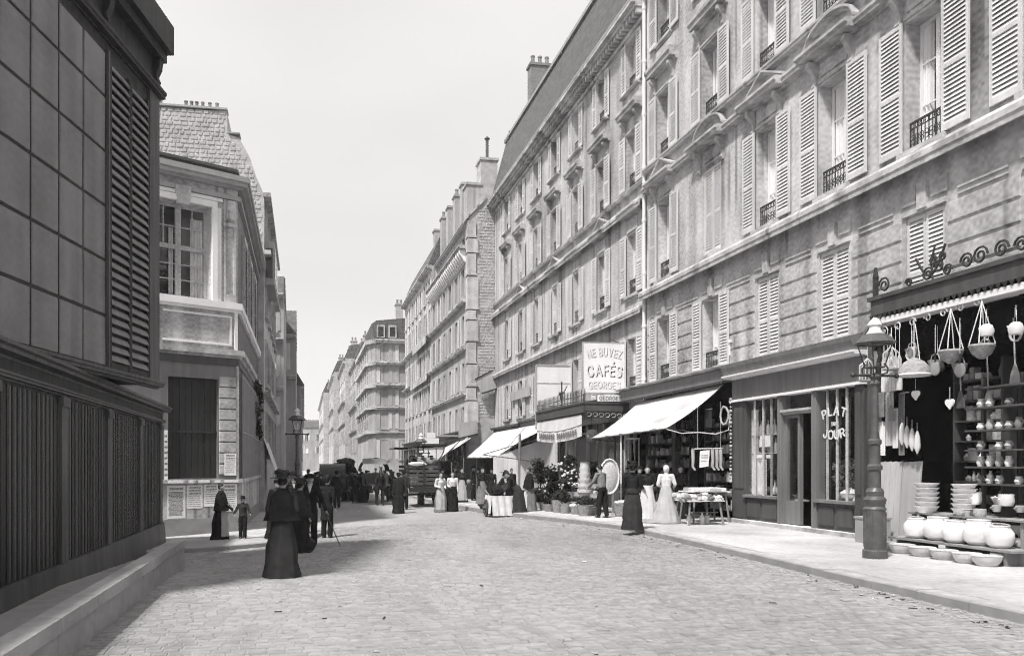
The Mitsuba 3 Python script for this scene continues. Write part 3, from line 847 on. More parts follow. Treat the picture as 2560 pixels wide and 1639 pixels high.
put('pane', MB(FC).add([[0.9, w - 0.03, 6.55], [2.57, w - 0.03, 6.55], [2.57, w - 0.03, 9.22], [0.9, w - 0.03, 9.22]], [[0, 1, 2, 3]]), 'glass', k)
put('curtain', curtain_sheet(FC, 0.96, 1.34, w - 0.1, 6.55, 8.95, seed=3, waves=4, n=24), 'canvas_grey', k)
put('curtain', curtain_sheet(FC, 1.84, 1.98, w - 0.12, 6.55, 8.6, seed=4, waves=2, n=10), 'canvas_grey', k)
put('room', MB(FC).box(0.6, 3.0, -1.0, -0.9, 6.3, 9.5), 'interior', k)
m = MB(FC)
for i in range(8):
    m.box(DOOR[0] + 0.19 * i + 0.006, DOOR[0] + 0.19 * i + 0.184, -0.2, -0.15 + 0.01 * (i % 2), 1.2, 4.17)
k = put('closed_shutter', MB(FC).box(DOOR[0], DOOR[1], -0.3, -0.2, 1.2, 4.17), 'dark_wood', house)
for i in range(8):
    put('board', MB(FC).box(DOOR[0] + 0.19 * i + 0.006, DOOR[0] + 0.19 * i + 0.184, -0.199, -0.15 + 0.01 * (i % 2), 1.22, 4.15), 'dark_wood', k)
put('rail', MB(FC).box(DOOR[0], DOOR[1], -0.149, -0.1, 2.55, 2.6), 'black_iron', k)
for i in range(9):
    z = 1.3 + 0.33 * i
    for a, c in ((0.06, 0.6),):
        put('course_stone', MB(FC).hexa([(a, -0.01, z + 0.01), (c, -0.01, z + 0.01), (c, -0.01, z + 0.32), (a, -0.01, z + 0.32)], [(a + 0.015, 0.035, z + 0.03), (c - 0.015, 0.035, z + 0.03), (c - 0.015, 0.035, z + 0.3), (a + 0.015, 0.035, z + 0.3)]), 'stucco', house)
put('quoin_strip', MB(FC).box(-0.02, 0.055, -0.02, 0.05, 1.14, 4.6), 'stone_trim', house)
put('plinth', MB().prism(cp(0.1), -0.8, 0.02, 'z'), 'kerb_stone', house)
put('plinth', MB().prism(cp(0.07), 0.02, 1.08, 'z'), 'stucco', house)
put('ledge', MB().prism(cp(0.16), 1.06, 1.16, 'z'), 'stone_trim', house)
FE = Frame(-2.0, 0, 1, 0)            # its street side, u = -Y
for i, y in enumerate((28.0, 30.7, 33.4)):
    for z0, z1 in ((6.5, 8.9), (1.5, 4.3)):
        if z0 > 5:
            shutter_leaf(house, FE, -y - 1.1, -y - 0.55, 0.04, z0, z1, 0.12, 'stuff', 'dark_wood_lit'); shutter_leaf(house, FE, -y - 0.54, -y, 0.04, z0, z1, 0.12, 'stuff', 'dark_wood_lit')
        k = put('surround', MB(FE).box(-y - 1.3, -y - 1.13, -0.01, 0.09, z0, z1 + 0.2).box(-y + 0.03, -y + 0.2, -0.01, 0.09, z0, z1 + 0.2).box(-y - 1.13, -y + 0.03, -0.01, 0.09, z1 + 0.02, z1 + 0.2), 'stucco', house)
        if z0 < 5:
            put('pane', MB(FE).box(-y - 1.1, -y, -0.05, 0.006, z0, z1), 'pane_dark', k)
grl = MB(FE)
for y in np.arange(26.6, 36.4, 0.16):
    grl.box(-y - 0.012, -y + 0.012, 0.1, 0.125, 1.16, 4.45)
grl.box(-36.4, -26.5, 0.09, 0.13, 4.3, 4.34).box(-36.4, -26.5, 0.09, 0.13, 2.6, 2.64)
tag(put('bars', grl, 'sash_grey', house), kind='stuff')


# notices pasted along the base of the house: paper with lines of print
def notice(fr, u0, u1, w, z0, z1, label, heads=1, dens=9, seed=0, m='paper', text=None):
    k = thing('poster', label, 'poster')
    put('sheet', MB(fr).box(u0, u1, w, w + 0.006, z0, z1), m, k)
    r = random.Random(seed)
    pr = MB(fr); H = z1 - z0; W = u1 - u0
    z = z1 - H * 0.06
    for i in range(heads):
        h = H * 0.08
        x = u0 + W * 0.12
        while x < u1 - W * 0.16:
            b_ = W * r.uniform(0.05, 0.09)
            pr.box(x, x + b_ * 0.72, w + 0.004, w + 0.009, z - h, z); x += b_
        z -= h * 1.6
    while z > z0 + H * 0.1:
        h = H * 0.028
        x = u0 + W * r.uniform(0.08, 0.2)
        while x < u1 - W * 0.12:
            b_ = W * r.uniform(0.04, 0.14)
            pr.box(x, min(x + b_ * 0.85, u1 - W * 0.08), w + 0.004, w + 0.009, z - h, z); x += b_
        z -= H / dens / 1.6
    tag(put('print', pr, 'ink_grey', k), kind='stuff')
    return k


notice(FC, 1.66, 2.2, 0.075, 0.05, 1.0, 'largest close printed notice, left end of the row under the ledge', 1, 16, 1)
notice(FC, 1.14, 1.62, 0.075, 0.32, 1.0, 'printed notice with bold heads, second of the row under the ledge', 3, 7, 2)
notice(FC, 0.66, 1.1, 0.075, 0.36, 1.02, 'pale printed notice behind the woman in the black shawl', 2, 6, 3)
notice(FC, 0.06, 0.6, 0.075, 0.2, 1.03, 'printed notice nearest the street corner, under the ledge', 2, 8, 4)
notice(FC, 0.07, 0.45, 0.04, 1.28, 1.95, 'white bill with heavy headline pasted above the ledge at the street corner', 2, 7, 5)
notice(FC, 2.16, 2.26, 0.02, 0.3, 2.6, 'tall narrow paper strip beside the dark closed shutter', 0, 9, 6)
k = thing('paper_strip', 'torn white paper strip along the stone ledge above the notices', 'poster')
for i, (a, c) in enumerate(((0.05, 0.5), (0.62, 0.8), (0.95, 1.3), (1.45, 1.6), (1.75, 2.2))):
    put('scrap', MB(FC).box(a, c, 0.161, 0.166, 1.07, 1.15), 'paper', k)

# ---------------------------------------------------------------- taller houses behind it on the left
FG = Frame(0, 37.0, 0, -1)            # u = -X
gh = thing('gable_house', 'tall house behind the corner house with blank pale rubble gable and small chimney pots', 'building')
gp = [(-6.7, 16.75), (-3.31, 16.94), (-3.28, 15.93), (-2.79, 15.8), (-2.32, 14.95), (-2.06, 14.15), (-1.74, 13.4), (-1.72, -1), (-9, -1), (-9, 16.7)]
put('gable', MB(FG).prism([(-x, z) for x, z in gp], -14, -0.02, 'w'), 'rubble_pale', gh)
rub = []
for z in np.arange(9.5, 16.8, 0.19):
    x = -8.9
    while x < -1.75:
        L = rnd.uniform(0.14, 0.36)
        xe = x + L
        top = np.interp(xe, [-9, -3.31, -3.28, -2.79, -2.32, -2.06, -1.74, -1.6], [16.9, 16.9, 15.9, 15.7, 14.9, 14.1, 13.3, 9])
        if z + 0.18 < top and xe < -1.74:
            d = rnd.uniform(0.002, 0.018); j = lambda: rnd.uniform(-0.03, 0.03)
            q = [(-xe + 0.02, z + 0.015), (-x - 0.015, z + 0.015), (-x - 0.015, z + 0.18), (-xe + 0.02, z + 0.18)]
            rub.append((z, -x, MB(FG).hexa([(a, -0.03, c) for a, c in q], [(a + (0.03 if i in (0, 3) else -0.03) + j(), d, c + (0.025 if i < 2 else -0.025)) for i, (a, c) in enumerate(q)])))
        x = xe
rub.sort(key=lambda t: -100 * int(t[0] > 10 and t[1] < 6.2) + abs(t[1] - 3.5))
for t in rub[:290]:
    put('rubble_stone', t[2], 'rubble_pale', f'{gh}__gable')
rest = MB()
for t in rub[290:]:
    rest.add(*t[2].get())
tag(put('rubble_stones', rest, 'rubble_pale', f'{gh}__gable'), kind='stuff')
put('coping', MB(FG).box(3.28, 6.8, -0.6, 0.08, 16.95, 17.03).box(2.75, 3.24, -0.6, 0.08, 15.94, 16.0), 'zinc', gh)
for x in (-6.1, -5.05, -4.82, -4.6, -4.35, -4.05, -3.75):
    put('chimney_pot', MB().lathe((x, 37.3, 17.03), [(0.08, 0), (0.07, 0.25), (0.09, 0.27), (0.08, 0.32)], 7), 'brick', gh, smooth=40)
FGs = Frame(-1.72, 0, 1, 0)
for y in (38.0, 40.6, 43.2, 46, 48.6):
    for z in (2.0, 5.2, 8.3, 11.2):
        k = put('window', MB(FGs).box(-y - 1.1, -y - 1.0, -0.02, 0.08, z, z + 2.0).box(-y, -y + 0.1, -0.02, 0.08, z, z + 2.0).box(-y - 1.2, -y + 0.2, -0.02, 0.14, z - 0.15, z - 0.003), 'stone_trim', gh)
        put('pane', MB(FGs).box(-y - 0.99, -y - 0.01, -0.02, 0.02, z, z + 2.0), 'pane_dark', k)
for z in (10.8, 13.3, 4.6):
    put('string_course', MB(FGs).box(-51, -36.98, -0.05, 0.28, z, z + 0.18), 'stone_trim', gh)
bal = put('oriel', MB(FGs).box(-41.5, -37.6, 0.01, 0.42, 9.6, 11.5), 'sash_grey', gh)
for y in np.arange(37.8, 41.3, 0.9):
    put('pane', MB(FGs).box(-y - 0.7, -y, 0.41, 0.432, 9.9, 11.2), 'pane_dark', bal)
put('pane', MB(FG).box(1.38, 1.66, -0.55, -0.596, 9.9, 11.2), 'pane_dark', bal)


def far_house(label, fr, u0, u1, top, zwin, cols, name='apartment_building', wallmat='stone_far', roof=2.6, back=9.0, bands=(), ww=1.0, base=-1.2, ornate=False, blank=False):
    """A house farther down the street: wall with real openings, windows, bands, mansard."""
    h = thing(name, label, 'building')
    n = cols
    pitch = (u1 - u0) / n
    us = [u0 + pitch * (i + 0.5) - ww / 2 for i in range(n)]
    holes = [(u, u + ww, z0, z1) for u in us for z0, z1 in zwin]
    put('wall', wall_mesh(fr, u0, u1, base, top, holes, thick=0.3, core=back, gap=0.8), wallmat, h)
    for u in us:
        for z0, z1 in zwin:
            e = 0.01
            k = put('window', MB(fr).box(u + e, u + 0.09, -0.25, -0.18, z0 + e, z1 - e).box(u + ww - 0.09, u + ww - e, -0.25, -0.18, z0 + e, z1 - e).box(u + ww / 2 - 0.05, u + ww / 2 + 0.05, -0.25, -0.17, z0 + 0.01, z1 - 0.1).box(u + 0.09, u + ww - 0.09, -0.25, -0.18, z1 - 0.1, z1 - e), 'white_paint', h)
            put('pane', MB(fr).box(u + 0.05, u + ww - 0.05, -0.29, -0.24, z0 + e, z1 - 0.05), 'pane_dark' if rnd.random() < 0.6 else 'curtain', k)
            put('sill', MB(fr).box(u - 0.1, u + ww + 0.1, -0.01, 0.14, z0 - 0.14, z0 - 0.004), 'stone_trim', k)
            for a in (u - ww * 0.45, u + ww * 1.03):
                put('shutter', MB(fr).box(a, a + ww * 0.42, 0.01, 0.05, z0, z1), 'shutter_grey' if rnd.random() < 0.6 else 'shutter_paint', k)
    for z, hh, d in bands:
        m = MB(fr); cornice(m, u0, u1, z, hh, d); put('string_course', m, 'stone_trim', h)
    if roof:
        put('roof', MB(fr).prism([(0.3, top), (0.3, top + 0.12), (-0.7, top + roof), (-back * 0.5, top + roof + 0.7), (-back, top)], u0, u1, 'u'), 'slate', h)
    return h


FL4 = Frame(0, 64.0, 0, -1)
h = far_house('small far house on the left with steep mansard and an end wall facing us', FL4, 0.62, 5.0, 11.4, [(8.8, 10.8), (5.6, 7.4), (2.4, 4.4)], 2, 'mansard_house', 'stone_far', 2.0, bands=((8.0, 0.4, 0.4), (11.1, 0.35, 0.35)), ww=0.7)
h = far_house('narrow house beyond the rubble gable on the left with stacked pale balconies', Frame(0, 55.0, 0, -1), 1.32, 6, 12.6, [(10.3, 12.0), (7.3, 9.0), (4.2, 6.0)], 3, 'narrow_house', 'stone_far', 1.4, bands=((9.5, 0.3, 0.5), (6.4, 0.3, 0.5), (12.4, 0.3, 0.4)), ww=0.6)
far_house('row of far low houses closing the left side of the street', Frame(-0.3, 0, 1, 0), -150, -74, 8.5, [(5.5, 7.2), (2.2, 4.2)], 14, 'terrace_house', 'stone_far', 1.8, bands=((8.2, 0.3, 0.3),))

# ---------------------------------------------------------------- farther houses on the right
FD = Frame(10.38, 0, -1, 0)
zC = [(12.6, 14.5), (9.5, 11.4), (6.5, 8.3), (3.6, 5.4)]
C = far_house('third house on the right with row of dark balcony brackets and pale rubble gable', FD, 52.5, 67.4, 15.6, zC, 6, wallmat='stone_far', roof=0, bands=((12.05, 0.25, 0.3), (9.0, 0.22, 0.25), (6.05, 0.22, 0.25)))
m = MB(FD); cornice(m, 52.4, 67.4, 15.5, 0.25, 0.6); put('balcony', m, 'stone_trim', C)
for u in np.arange(52.6, 67.2, 0.62):
    put('bracket', MB(FD).prism([(-0.01, 14.7), (0.1, 14.7), (0.5, 15.25), (0.5, 15.49), (-0.01, 15.49)], u, u + 0.28, 'u'), 'board_white', C)
put('attic', wall_mesh(Frame(10.9, 0, -1, 0), 52.5, 67.4, 15.6, 17.8, [(53.5 + 2.45 * i, 54.5 + 2.45 * i, 15.8, 17.3) for i in range(6)], thick=0.3, core=7), 'stone_far', C)
m = MB(Frame(10.9, 0, -1, 0)); cornice(m, 52.4, 67.4, 17.75, 0.3, 0.35); put('cornice', m, 'zinc', C)
put('roof', MB(FD).prism([(-0.4, 18.05), (-1.3, 19.0), (-5, 20.2), (-9, 17.6)], 52.5, 67.4, 'u'), 'slate', C)
FCg = Frame(0, 52.0, 0, -1)             # the gable facing us, u = -X
gab = [(-10.38, -1.2), (-10.38, 17.2), (-10.0, 17.47), (-11.45, 18.76), (-11.45, 19.2), (-13, 19.6), (-13, -1.2)]
gk = put('gable', MB(FCg).prism([(-10.38, -1.2), (-10.38, 17.35), (-11.5, 18.75), (-16, 19.6), (-16, -1.2)], -0.48, -0.02, 'w'), 'rubble', C)
put('gable_coping', MB(FCg).hexa([(-10.1, -0.5, 17.15), (-11.55, -0.5, 18.7), (-11.55, 0.1, 18.7), (-10.1, 0.1, 17.15)], [(-10.1, -0.5, 17.32), (-11.55, -0.5, 18.88), (-11.55, 0.1, 18.88), (-10.1, 0.1, 17.32)]), 'stone_trim', C)
n_st = 0
rest = MB()
for z in np.arange(4.6, 18.6, 0.2):
    x = 10.95 + rnd.uniform(0, 0.15)
    while x < 12.5:
        L = rnd.uniform(0.16, 0.4)
        if z + 0.25 < 17.35 + (x - 10.38) * 1.25:
            d = rnd.uniform(0.003, 0.02)
            q = [(-x - L + 0.015, z + 0.015), (-x - 0.015, z + 0.015), (-x - 0.015, z + 0.19), (-x - L + 0.015, z + 0.19)]
            mm = MB(FCg).hexa([(a, -0.03, c) for a, c in q], [(a + (0.03 if i in (0, 3) else -0.03) + rnd.uniform(-0.03, 0.03), d, c + (0.03 if i < 2 else -0.03)) for i, (a, c) in enumerate(q)])
            if n_st < 295 and x + L < 12.3:
                put('rubble_stone', mm, 'rubble', gk); n_st += 1
            else:
                rest.add(*mm.get())
        x += L
tag(put('rubble_stones', rest, 'rubble', gk), kind='stuff')
for i, z in enumerate((4.3, 5.72, 6.6, 8.06, 9.5, 10.88, 11.54, 13.72, 15.16, 16.13)):
    z1 = (5.66, 6.5, 8.0, 9.4, 10.8, 11.46, 13.6, 15.1, 16.07, 17.2)[i]
    wd = 0.62 if i % 2 == 0 else 0.46
    put('quoin', MB().box(10.3, 10.38 + wd, 51.9, 52.6, z + 0.1, z1), 'stone_trim', C)
    put('quoin', MB().box(10.26, 10.38 + wd + 0.06, 51.86, 52.6, z, z + 0.09), 'stone_trim', C)
chimney(C, 10.3, 11.2, 52.1, 53.4, 17.4, 19.55, 0, 'stone_far')
k = chimney(C, 11.2, 12.3, 52.1, 53.4, 18, 21.2, 0, 'rubble_pale')
put('flue_pipe', MB().tube([[11.75, 52.7, 21.3], [11.75, 52.7, 22.8]], 0.1, 8).lathe((11.75, 52.7, 22.8), [(0.2, 0), (0.02, 0.2)], 8), 'grey_iron', k)
for i, y in enumerate((57.5, 60.3, 63.2, 66.2, 70.0)):
    chimney(C, 11.0, 11.9, y, y + 0.9, 18, 21.4 + 0.05 * i, 2 if i % 2 else 0, 'stone_far', pot_h=0.5)
C2 = far_house('fourth house on the right, grey front with pale balcony cloths', FD, 67.45, 86, 18.0, [(15.4, 17.2), (12.7, 14.6), (9.4, 11.2), (6.3, 8.2), (3.4, 5.2)], 7, wallmat='stucco', roof=2.5, bands=((12.1, 0.3, 0.4), (9.0, 0.25, 0.35), (17.7, 0.35, 0.5)))
put('balcony_cloth', MB(FD).box(68.0, 76.5, 0.42, 0.46, 11.7, 12.3), 'stone_trim', C2)
put('balcony_cloth', MB(FD).box(68.0, 78.5, 0.37, 0.41, 8.6, 9.1), 'stone_trim', C2)
FDf = Frame(0, 92.0, 0, -1)
D = far_house('tall far corner house facing us where the street narrows', FDf, -14, -7.75, 15.2, [(13.1, 14.9), (10.7, 12.4), (8.2, 9.9), (5.6, 7.4), (2.2, 4.3)], 3, 'corner_apartment_building', 'stone_far', 0, bands=((15.0, 0.5, 0.5), (12.6, 0.4, 0.45), (10.1, 0.4, 0.55), (7.7, 0.3, 0.35), (5.0, 0.25, 0.3)), ww=0.9)
FDs = Frame(7.75, 92, -0.93, -0.37)
put('roof', MB(FDf).prism([(-14, 15.6), (-7.7, 15.6), (-7.35, 17.2), (-7.9, 17.6), (-14, 18.3)], -10, -0.1, 'w'), 'slate', D)
for x in (8.4, 9.7):
    k = put('dormer', MB(FDf).box(-x - 0.45, -x + 0.45, -0.3, 0.1, 15.7, 17.1), 'stone_trim', D)
    put('pane', MB(FDf).box(-x - 0.3, -x + 0.3, 0.08, 0.12, 15.8, 16.9), 'pane_dark', k)
put('side_wall', MB().prism([(7.75, 92.05), (7.1, 93.4), (7.1, 112), (14, 112), (14, 92.05)], -1.2, 15.2, 'z'), 'stone_far', D)
for z, hh in ((15.0, 0.5), (12.6, 0.4), (10.1, 0.4), (7.7, 0.3), (5.0, 0.25)):
    put('string_course', MB().prism([(7.6, 91.7), (6.75, 93.2), (6.75, 112), (8, 112), (8, 91.7)], z + 0.01, z + hh - 0.01, 'z'), 'stone_trim', D)
FDw = Frame(7.1, 0, -1, 0)
for u in (94.5, 98, 101.5, 105, 108.5):
    for z0, z1 in ((13.1, 14.9), (10.7, 12.4), (8.2, 9.9), (5.6, 7.4)):
        put('window', MB(FDw).box(u, u + 1.1, -0.05, 0.03, z0, z1), 'pane_dark', D)
chimney(D, 10.2, 11.0, 93, 94, 16, 19.6, 2, 'stone_far', pot_h=0.5)
E_specs = [(7.0, 112.5, 128, 15.8, 'stone_far', 'far pale house beyond the corner block, first in the receding row'),
           (6.2, 128.2, 150, 17.5, 'stucco', 'far grey house, second in the receding row beyond the corner block'),
           (5.2, 150.2, 178, 17.8, 'stone_far', 'far pale house, third in the receding row beyond the corner block'),
           (4.0, 178.4, 230, 16.5, 'stucco_light', 'farthest house at the end of the street, tiny and pale')]
for x, a, c, top, wm, lab in E_specs:
    fr = Frame(x, 0, -1, 0)
    hh = far_house(lab, fr, a, c, top, [(top - 2.6, top - 0.8), (top - 5.8, top - 3.9), (top - 9.1, top - 7.1), (top - 12.4, top - 10.4)], 5, wallmat=wm, roof=2.4, bands=((top - 0.4, 0.4, 0.4), (top - 6.4, 0.3, 0.4), (top - 9.7, 0.25, 0.3)), ww=1.2)
    for t in (0.25, 0.7):
        chimney(hh, x + 1.2, x + 2.2, a + (c - a) * t, a + (c - a) * t + 1, top, top + 3.8, 2, 'stone_far')
    put('gable', MB().box(x + 0.02, x + 9, a - 0.1, a + 0.3, -1.2, top + 0.4), 'rubble_pale', hh)
fe = far_house('last house closing the far end of the street', Frame(0, 262, 0, -1), -6, 8, 13, [(9, 11), (5, 7)], 4, 'end_house', 'stone_far', 2.0)

# ---------------------------------------------------------------- lettering
def letters(text, fr, uc, w, zb, height, m, parent, arc=0.0, adv=None, name='letter', shadow=None, bold=True, squeeze=1.0, fit=None):
    """Single raised letters, reading from left to right as seen from in front of the frame; arc bends the line up in the middle."""
    gl = []
    x = 0.0
    for ch in text:
        if ch == ' ':
            x += height * 0.45 * squeeze; continue
        g = meshkit.text_mesh(ch, height, 0.012, bold=bold)
        v = np.array(g.vertices); f = np.array(g.faces)
        lo, hi = v[:, 0].min(), v[:, 0].max()
        v[:, 0] = (v[:, 0] - lo) * squeeze
        wd = (hi - lo) * squeeze
        gl.append((x, wd, v, f)); x += wd + height * 0.16 * squeeze
    total = x - height * 0.16 * squeeze
    if fit:
        q = fit / total
        for _, _, v, _ in gl:
            v[:, 0] *= q
        gl = [(a * q, b * q, v, f) for a, b, v, f in gl]; total = fit
    for gx, wd, v, f in gl:
        t = ((gx + wd / 2) / total - 0.5) * 2
        dz = arc * (1 - t * t); rot = -arc * 2 * t / (total / 2)
        vx = v[:, 0] - wd / 2; vz = v[:, 1]
        px = gx + wd / 2 - total / 2 + vx * math.cos(rot) - vz * math.sin(rot)
        pz = zb + dz + vx * math.sin(rot) + vz * math.cos(rot)
        P = np.stack([uc - px, w + v[:, 2], pz], 1)
        k = put(name, MB(fr).add(P, f), m, parent)
        if shadow:
            put('shade_edge', MB(fr).add(P + [-height * 0.1, -0.008, -height * 0.08], f), shadow, k)


def bx(x0, x1, y0, y1, z0, z1):
    return MB().box(x0, x1, y0, y1, z0, z1)


# ---------------------------------------------------------------- the restaurant front
rest_ = thing('restaurant_front', 'grey panelled restaurant front with two barred show windows and an open door leaf between', 'shop front')
W0 = 0.14
for n_, (a, c) in (('pilaster', (21.0, 21.66)), ('pilaster', (16.12, 16.42))):
    put(n_, MB(FR).box(a, c, -0.1, W0, 0.02, 3.38).box(a + 0.08, c - 0.08, W0 - 0.001, W0 + 0.03, 0.95, 3.2).box(a + 0.08, c - 0.08, W0, W0 + 0.03, 0.15, 0.65), 'shop_paint', rest_)
for a, c in ((19.24, 19.42), (17.8, 17.98)):
    put('post', MB(FR).box(a, c, -0.1, W0 + 0.02, 0.02, 3.38).box(a + 0.05, c - 0.05, W0 + 0.02, W0 + 0.05, 0.1, 3.3), 'shop_paint_pale', rest_)
for a, c in ((19.42, 21.0), (16.42, 17.8)):
    k = put('stall_riser', MB(FR).box(a, c, -0.1, W0 - 0.03, 0.1, 0.72), 'shop_paint', rest_)
    n = 2
    for i in range(n):
        u0, u1 = a + (c - a) * i / n + 0.07, a + (c - a) * (i + 1) / n - 0.07
        put('panel', MB(FR).box(u0, u1, W0 - 0.03, W0 + 0.005, 0.2, 0.62), 'shop_paint', k)
    put('sill', MB(FR).box(a - 0.02, c + 0.02, -0.1, W0 + 0.08, 0.722, 0.79), 'shop_paint_pale', rest_)
    put('window_pane', MB(FR).add([[a, 0.08, 0.78], [c, 0.08, 0.78], [c, 0.08, 3.36], [a, 0.08, 3.36]], [[0, 1, 2, 3]]), 'glass', rest_)
    for t in (0.27, 0.53, 0.78):
        u = c - (c - a) * t
        put('glazing_bar', MB(FR).box(u - 0.018, u + 0.018, 0.085, 0.13, 0.79, 3.37), 'stone_trim', rest_)
    put('window_bed', MB(FR).box(a, c, -0.75, 0.04, 0.66, 0.7), 'wood_pale', rest_)
put('window_cloth', curtain_sheet(FR, 20.25, 20.98, -0.02, 0.8, 1.75, 0.02, 5, 5, 30), 'linen', rest_)
put('window_cloth', curtain_sheet(FR, 20.62, 20.98, -0.03, 1.75, 3.1, 0.02, 3, 6, 16), 'canvas_grey', rest_)
put('door_leaf', MB(FR).box(18.6, 18.68, -0.04, 0.06, 0.12, 2.86).box(19.16, 19.24, -0.04, 0.06, 0.12, 2.86).box(18.68, 19.16, -0.04, 0.05, 0.12, 0.7).box(18.68, 19.16, -0.04, 0.05, 2.78, 2.86), 'shop_paint_pale', rest_)
put('pane', MB(FR).add([[18.68, 0.0, 0.7], [19.16, 0.0, 0.7], [19.16, 0.0, 2.78], [18.68, 0.0, 2.78]], [[0, 1, 2, 3]]), 'glass', f'{rest_}__door_leaf')
put('transom', MB(FR).box(17.98, 19.24, -0.1, W0, 2.87, 2.98).box(17.98, 19.24, W0, W0 + 0.06, 2.93, 2.99), 'stone_trim', rest_)
put('transom_pane', MB(FR).add([[17.98, 0.02, 2.98], [19.24, 0.02, 2.98], [19.24, 0.02, 3.38], [17.98, 0.02, 3.38]], [[0, 1, 2, 3]]), 'glass', rest_)
put('fascia', MB(FR).box(16.1, 21.7, -0.15, W0 + 0.02, 3.42, 3.98), 'shop_paint_pale', rest_)
put('fascia_moulding', MB(FR).box(16.08, 21.72, -0.1, W0 + 0.1, 3.36, 3.42), 'board_white', rest_)
m = MB(FR); cornice(m, 16.06, 21.74, 3.98, 0.12, 0.42, 0.05); put('fascia_moulding', m, 'board_white', rest_)
m = MB(FR); m.prism([(0, 4.1), (0.4, 4.1), (0.48, 4.3), (0.5, 4.4), (0, 4.46)], 16.06, 21.74, 'u'); put('cornice', m, 'shop_paint_pale', rest_)
put('threshold', MB(FR).box(16.1, 21.66, -0.1, W0 + 0.14, -0.1, 0.1), 'stone_trim', rest_)
letters('PLAT', FR, 17.13, 0.145, 2.66, 0.2, 'enamel', rest_, 0.08, squeeze=1.12)
letters('DU', FR, 17.13, 0.145, 2.5, 0.085, 'enamel', rest_)
letters('JOUR', FR, 17.13, 0.145, 2.26, 0.2, 'enamel', rest_, -0.07, squeeze=1.12)
# what stands in the windows
for i, (u, z) in enumerate(((20.6, 2.42), (20.25, 2.42), (19.95, 2.42), (20.5, 1.93), (20.2, 1.93), (19.9, 1.93))):
    k = thing('bottle', f'pale bottle standing on the {"upper" if z > 2 else "lower"} shelf of the left restaurant window', 'bottle', 'bottles in the left restaurant window')
    put('glass_body', MB(FR).lathe((u, -0.1, z), [(0.05, 0), (0.055, 0.02), (0.055, 0.2), (0.02, 0.28), (0.02, 0.36)], 10), 'pale_cloth', k, smooth=40)
    put('cork', MB(FR).lathe((u, -0.1, z + 0.36), [(0.022, 0), (0.018, 0.03)], 8), 'wood', k)
    labels[k]['label'] = f'{("left", "middle", "right")[i % 3]} pale corked bottle on the {"upper" if z > 2 else "lower"} shelf of the left restaurant window'
for z in (1.9, 2.39):
    put('shelf', MB(FR).box(19.5, 20.95, -0.22, 0.0, z, z + 0.025), 'wood_pale', rest_)
for i, (u, z, w_, h_) in enumerate(((20.2, 2.28, 0.5, 0.1), (20.2, 2.08, 0.55, 0.2), (20.45, 1.78, 0.4, 0.1), (20.0, 1.78, 0.3, 0.09))):
    k = thing('price_card', ('white card hung under the upper shelf of the restaurant window', 'wide scalloped white card in the middle of the left restaurant window', 'small white card at the left under the lower shelf', 'small white card at the right under the lower shelf')[i], 'card')
    put('card', MB(FR).box(u - w_ / 2, u + w_ / 2, 0.03, 0.036, z, z + h_), 'paper', k)
for u, z, r in ((19.62, 0.82, 0.09), (19.85, 0.82, 0.1), (20.1, 0.82, 0.08)):
    k = thing('carafe', ('right', 'middle', 'left')[(u > 19.7) + (u > 20)] + ' round white carafe on the bed of the left restaurant window', 'carafe', 'carafes in the restaurant window')
    put('belly', MB(FR).lathe((u, -0.2, z), [(r * 0.7, 0), (r, 0.06), (r * 0.9, 0.14), (0.025, 0.24), (0.03, 0.32)], 10), 'enamel', k, smooth=40)
    put('stopper', MB(FR).ball((u, -0.2, z + 0.35), 0.03), 'wood', k)
k = thing('soup_tureen', 'white lidded tureen on the bed of the right restaurant window', 'tureen')
put('bowl', MB(FR).lathe((16.95, -0.15, 0.8), [(0.1, 0), (0.2, 0.06), (0.23, 0.16)], 16), 'enamel', k, smooth=40)
put('lid', MB(FR).lathe((16.95, -0.15, 0.96), [(0.24, 0), (0.15, 0.07), (0.03, 0.1), (0.03, 0.13)], 16), 'enamel', k, smooth=40)
k = thing('napkin', 'folded white napkin standing beside the tureen in the window', 'napkin')
put('fold', MB(FR).hexa([(16.47, -0.1, 0.8), (16.66, -0.1, 0.8), (16.66, 0.02, 0.8), (16.47, 0.02, 0.8)], [(16.48, -0.05, 1.08), (16.5, -0.05, 1.1), (16.5, -0.03, 1.1), (16.48, -0.03, 1.08)]), 'linen', k)


def leaves(m, c, r, n, size, seed, flat=1.0, hollow=0.45):
    """n small leaf faces spread through an ellipsoid."""
    g = np.random.default_rng(seed)
    d = g.normal(size=(n, 3)); d /= np.linalg.norm(d, axis=1, keepdims=True)
    rad = hollow + (1 - hollow) * g.random(n) ** 0.5
    bump = 0.72 + 0.56 * meshkit.noise(d * 1.9 + seed * 3.1)
    P = np.asarray(c) + d * (rad * bump)[:, None] * np.asarray(r)
    a = g.normal(size=(n, 3)); a /= np.linalg.norm(a, axis=1, keepdims=True)
    b_ = np.cross(a, g.normal(size=(n, 3))); b_ /= np.linalg.norm(b_, axis=1, keepdims=True)
    s = size * (0.6 + 0.8 * g.random(n))[:, None]
    v = np.stack([P - a * s, P + b_ * s * 0.45, P + a * s, P - b_ * s * 0.45], 1).reshape(-1, 3)
    f = np.arange(4 * n).reshape(-1, 4)
    return m.add(v, f)


k = thing('window_plant', 'leafy plant filling the lower part of the right restaurant window', 'plant')
put('foliage', leaves(MB(FR), (17.2, -0.25, 1.35), (0.5, 0.2, 0.5), 260, 0.07, 3), 'leaf_pale', k)
put('pot', MB(FR).lathe((17.3, -0.25, 0.72), [(0.11, 0), (0.15, 0.2)], 10), 'basket', k)

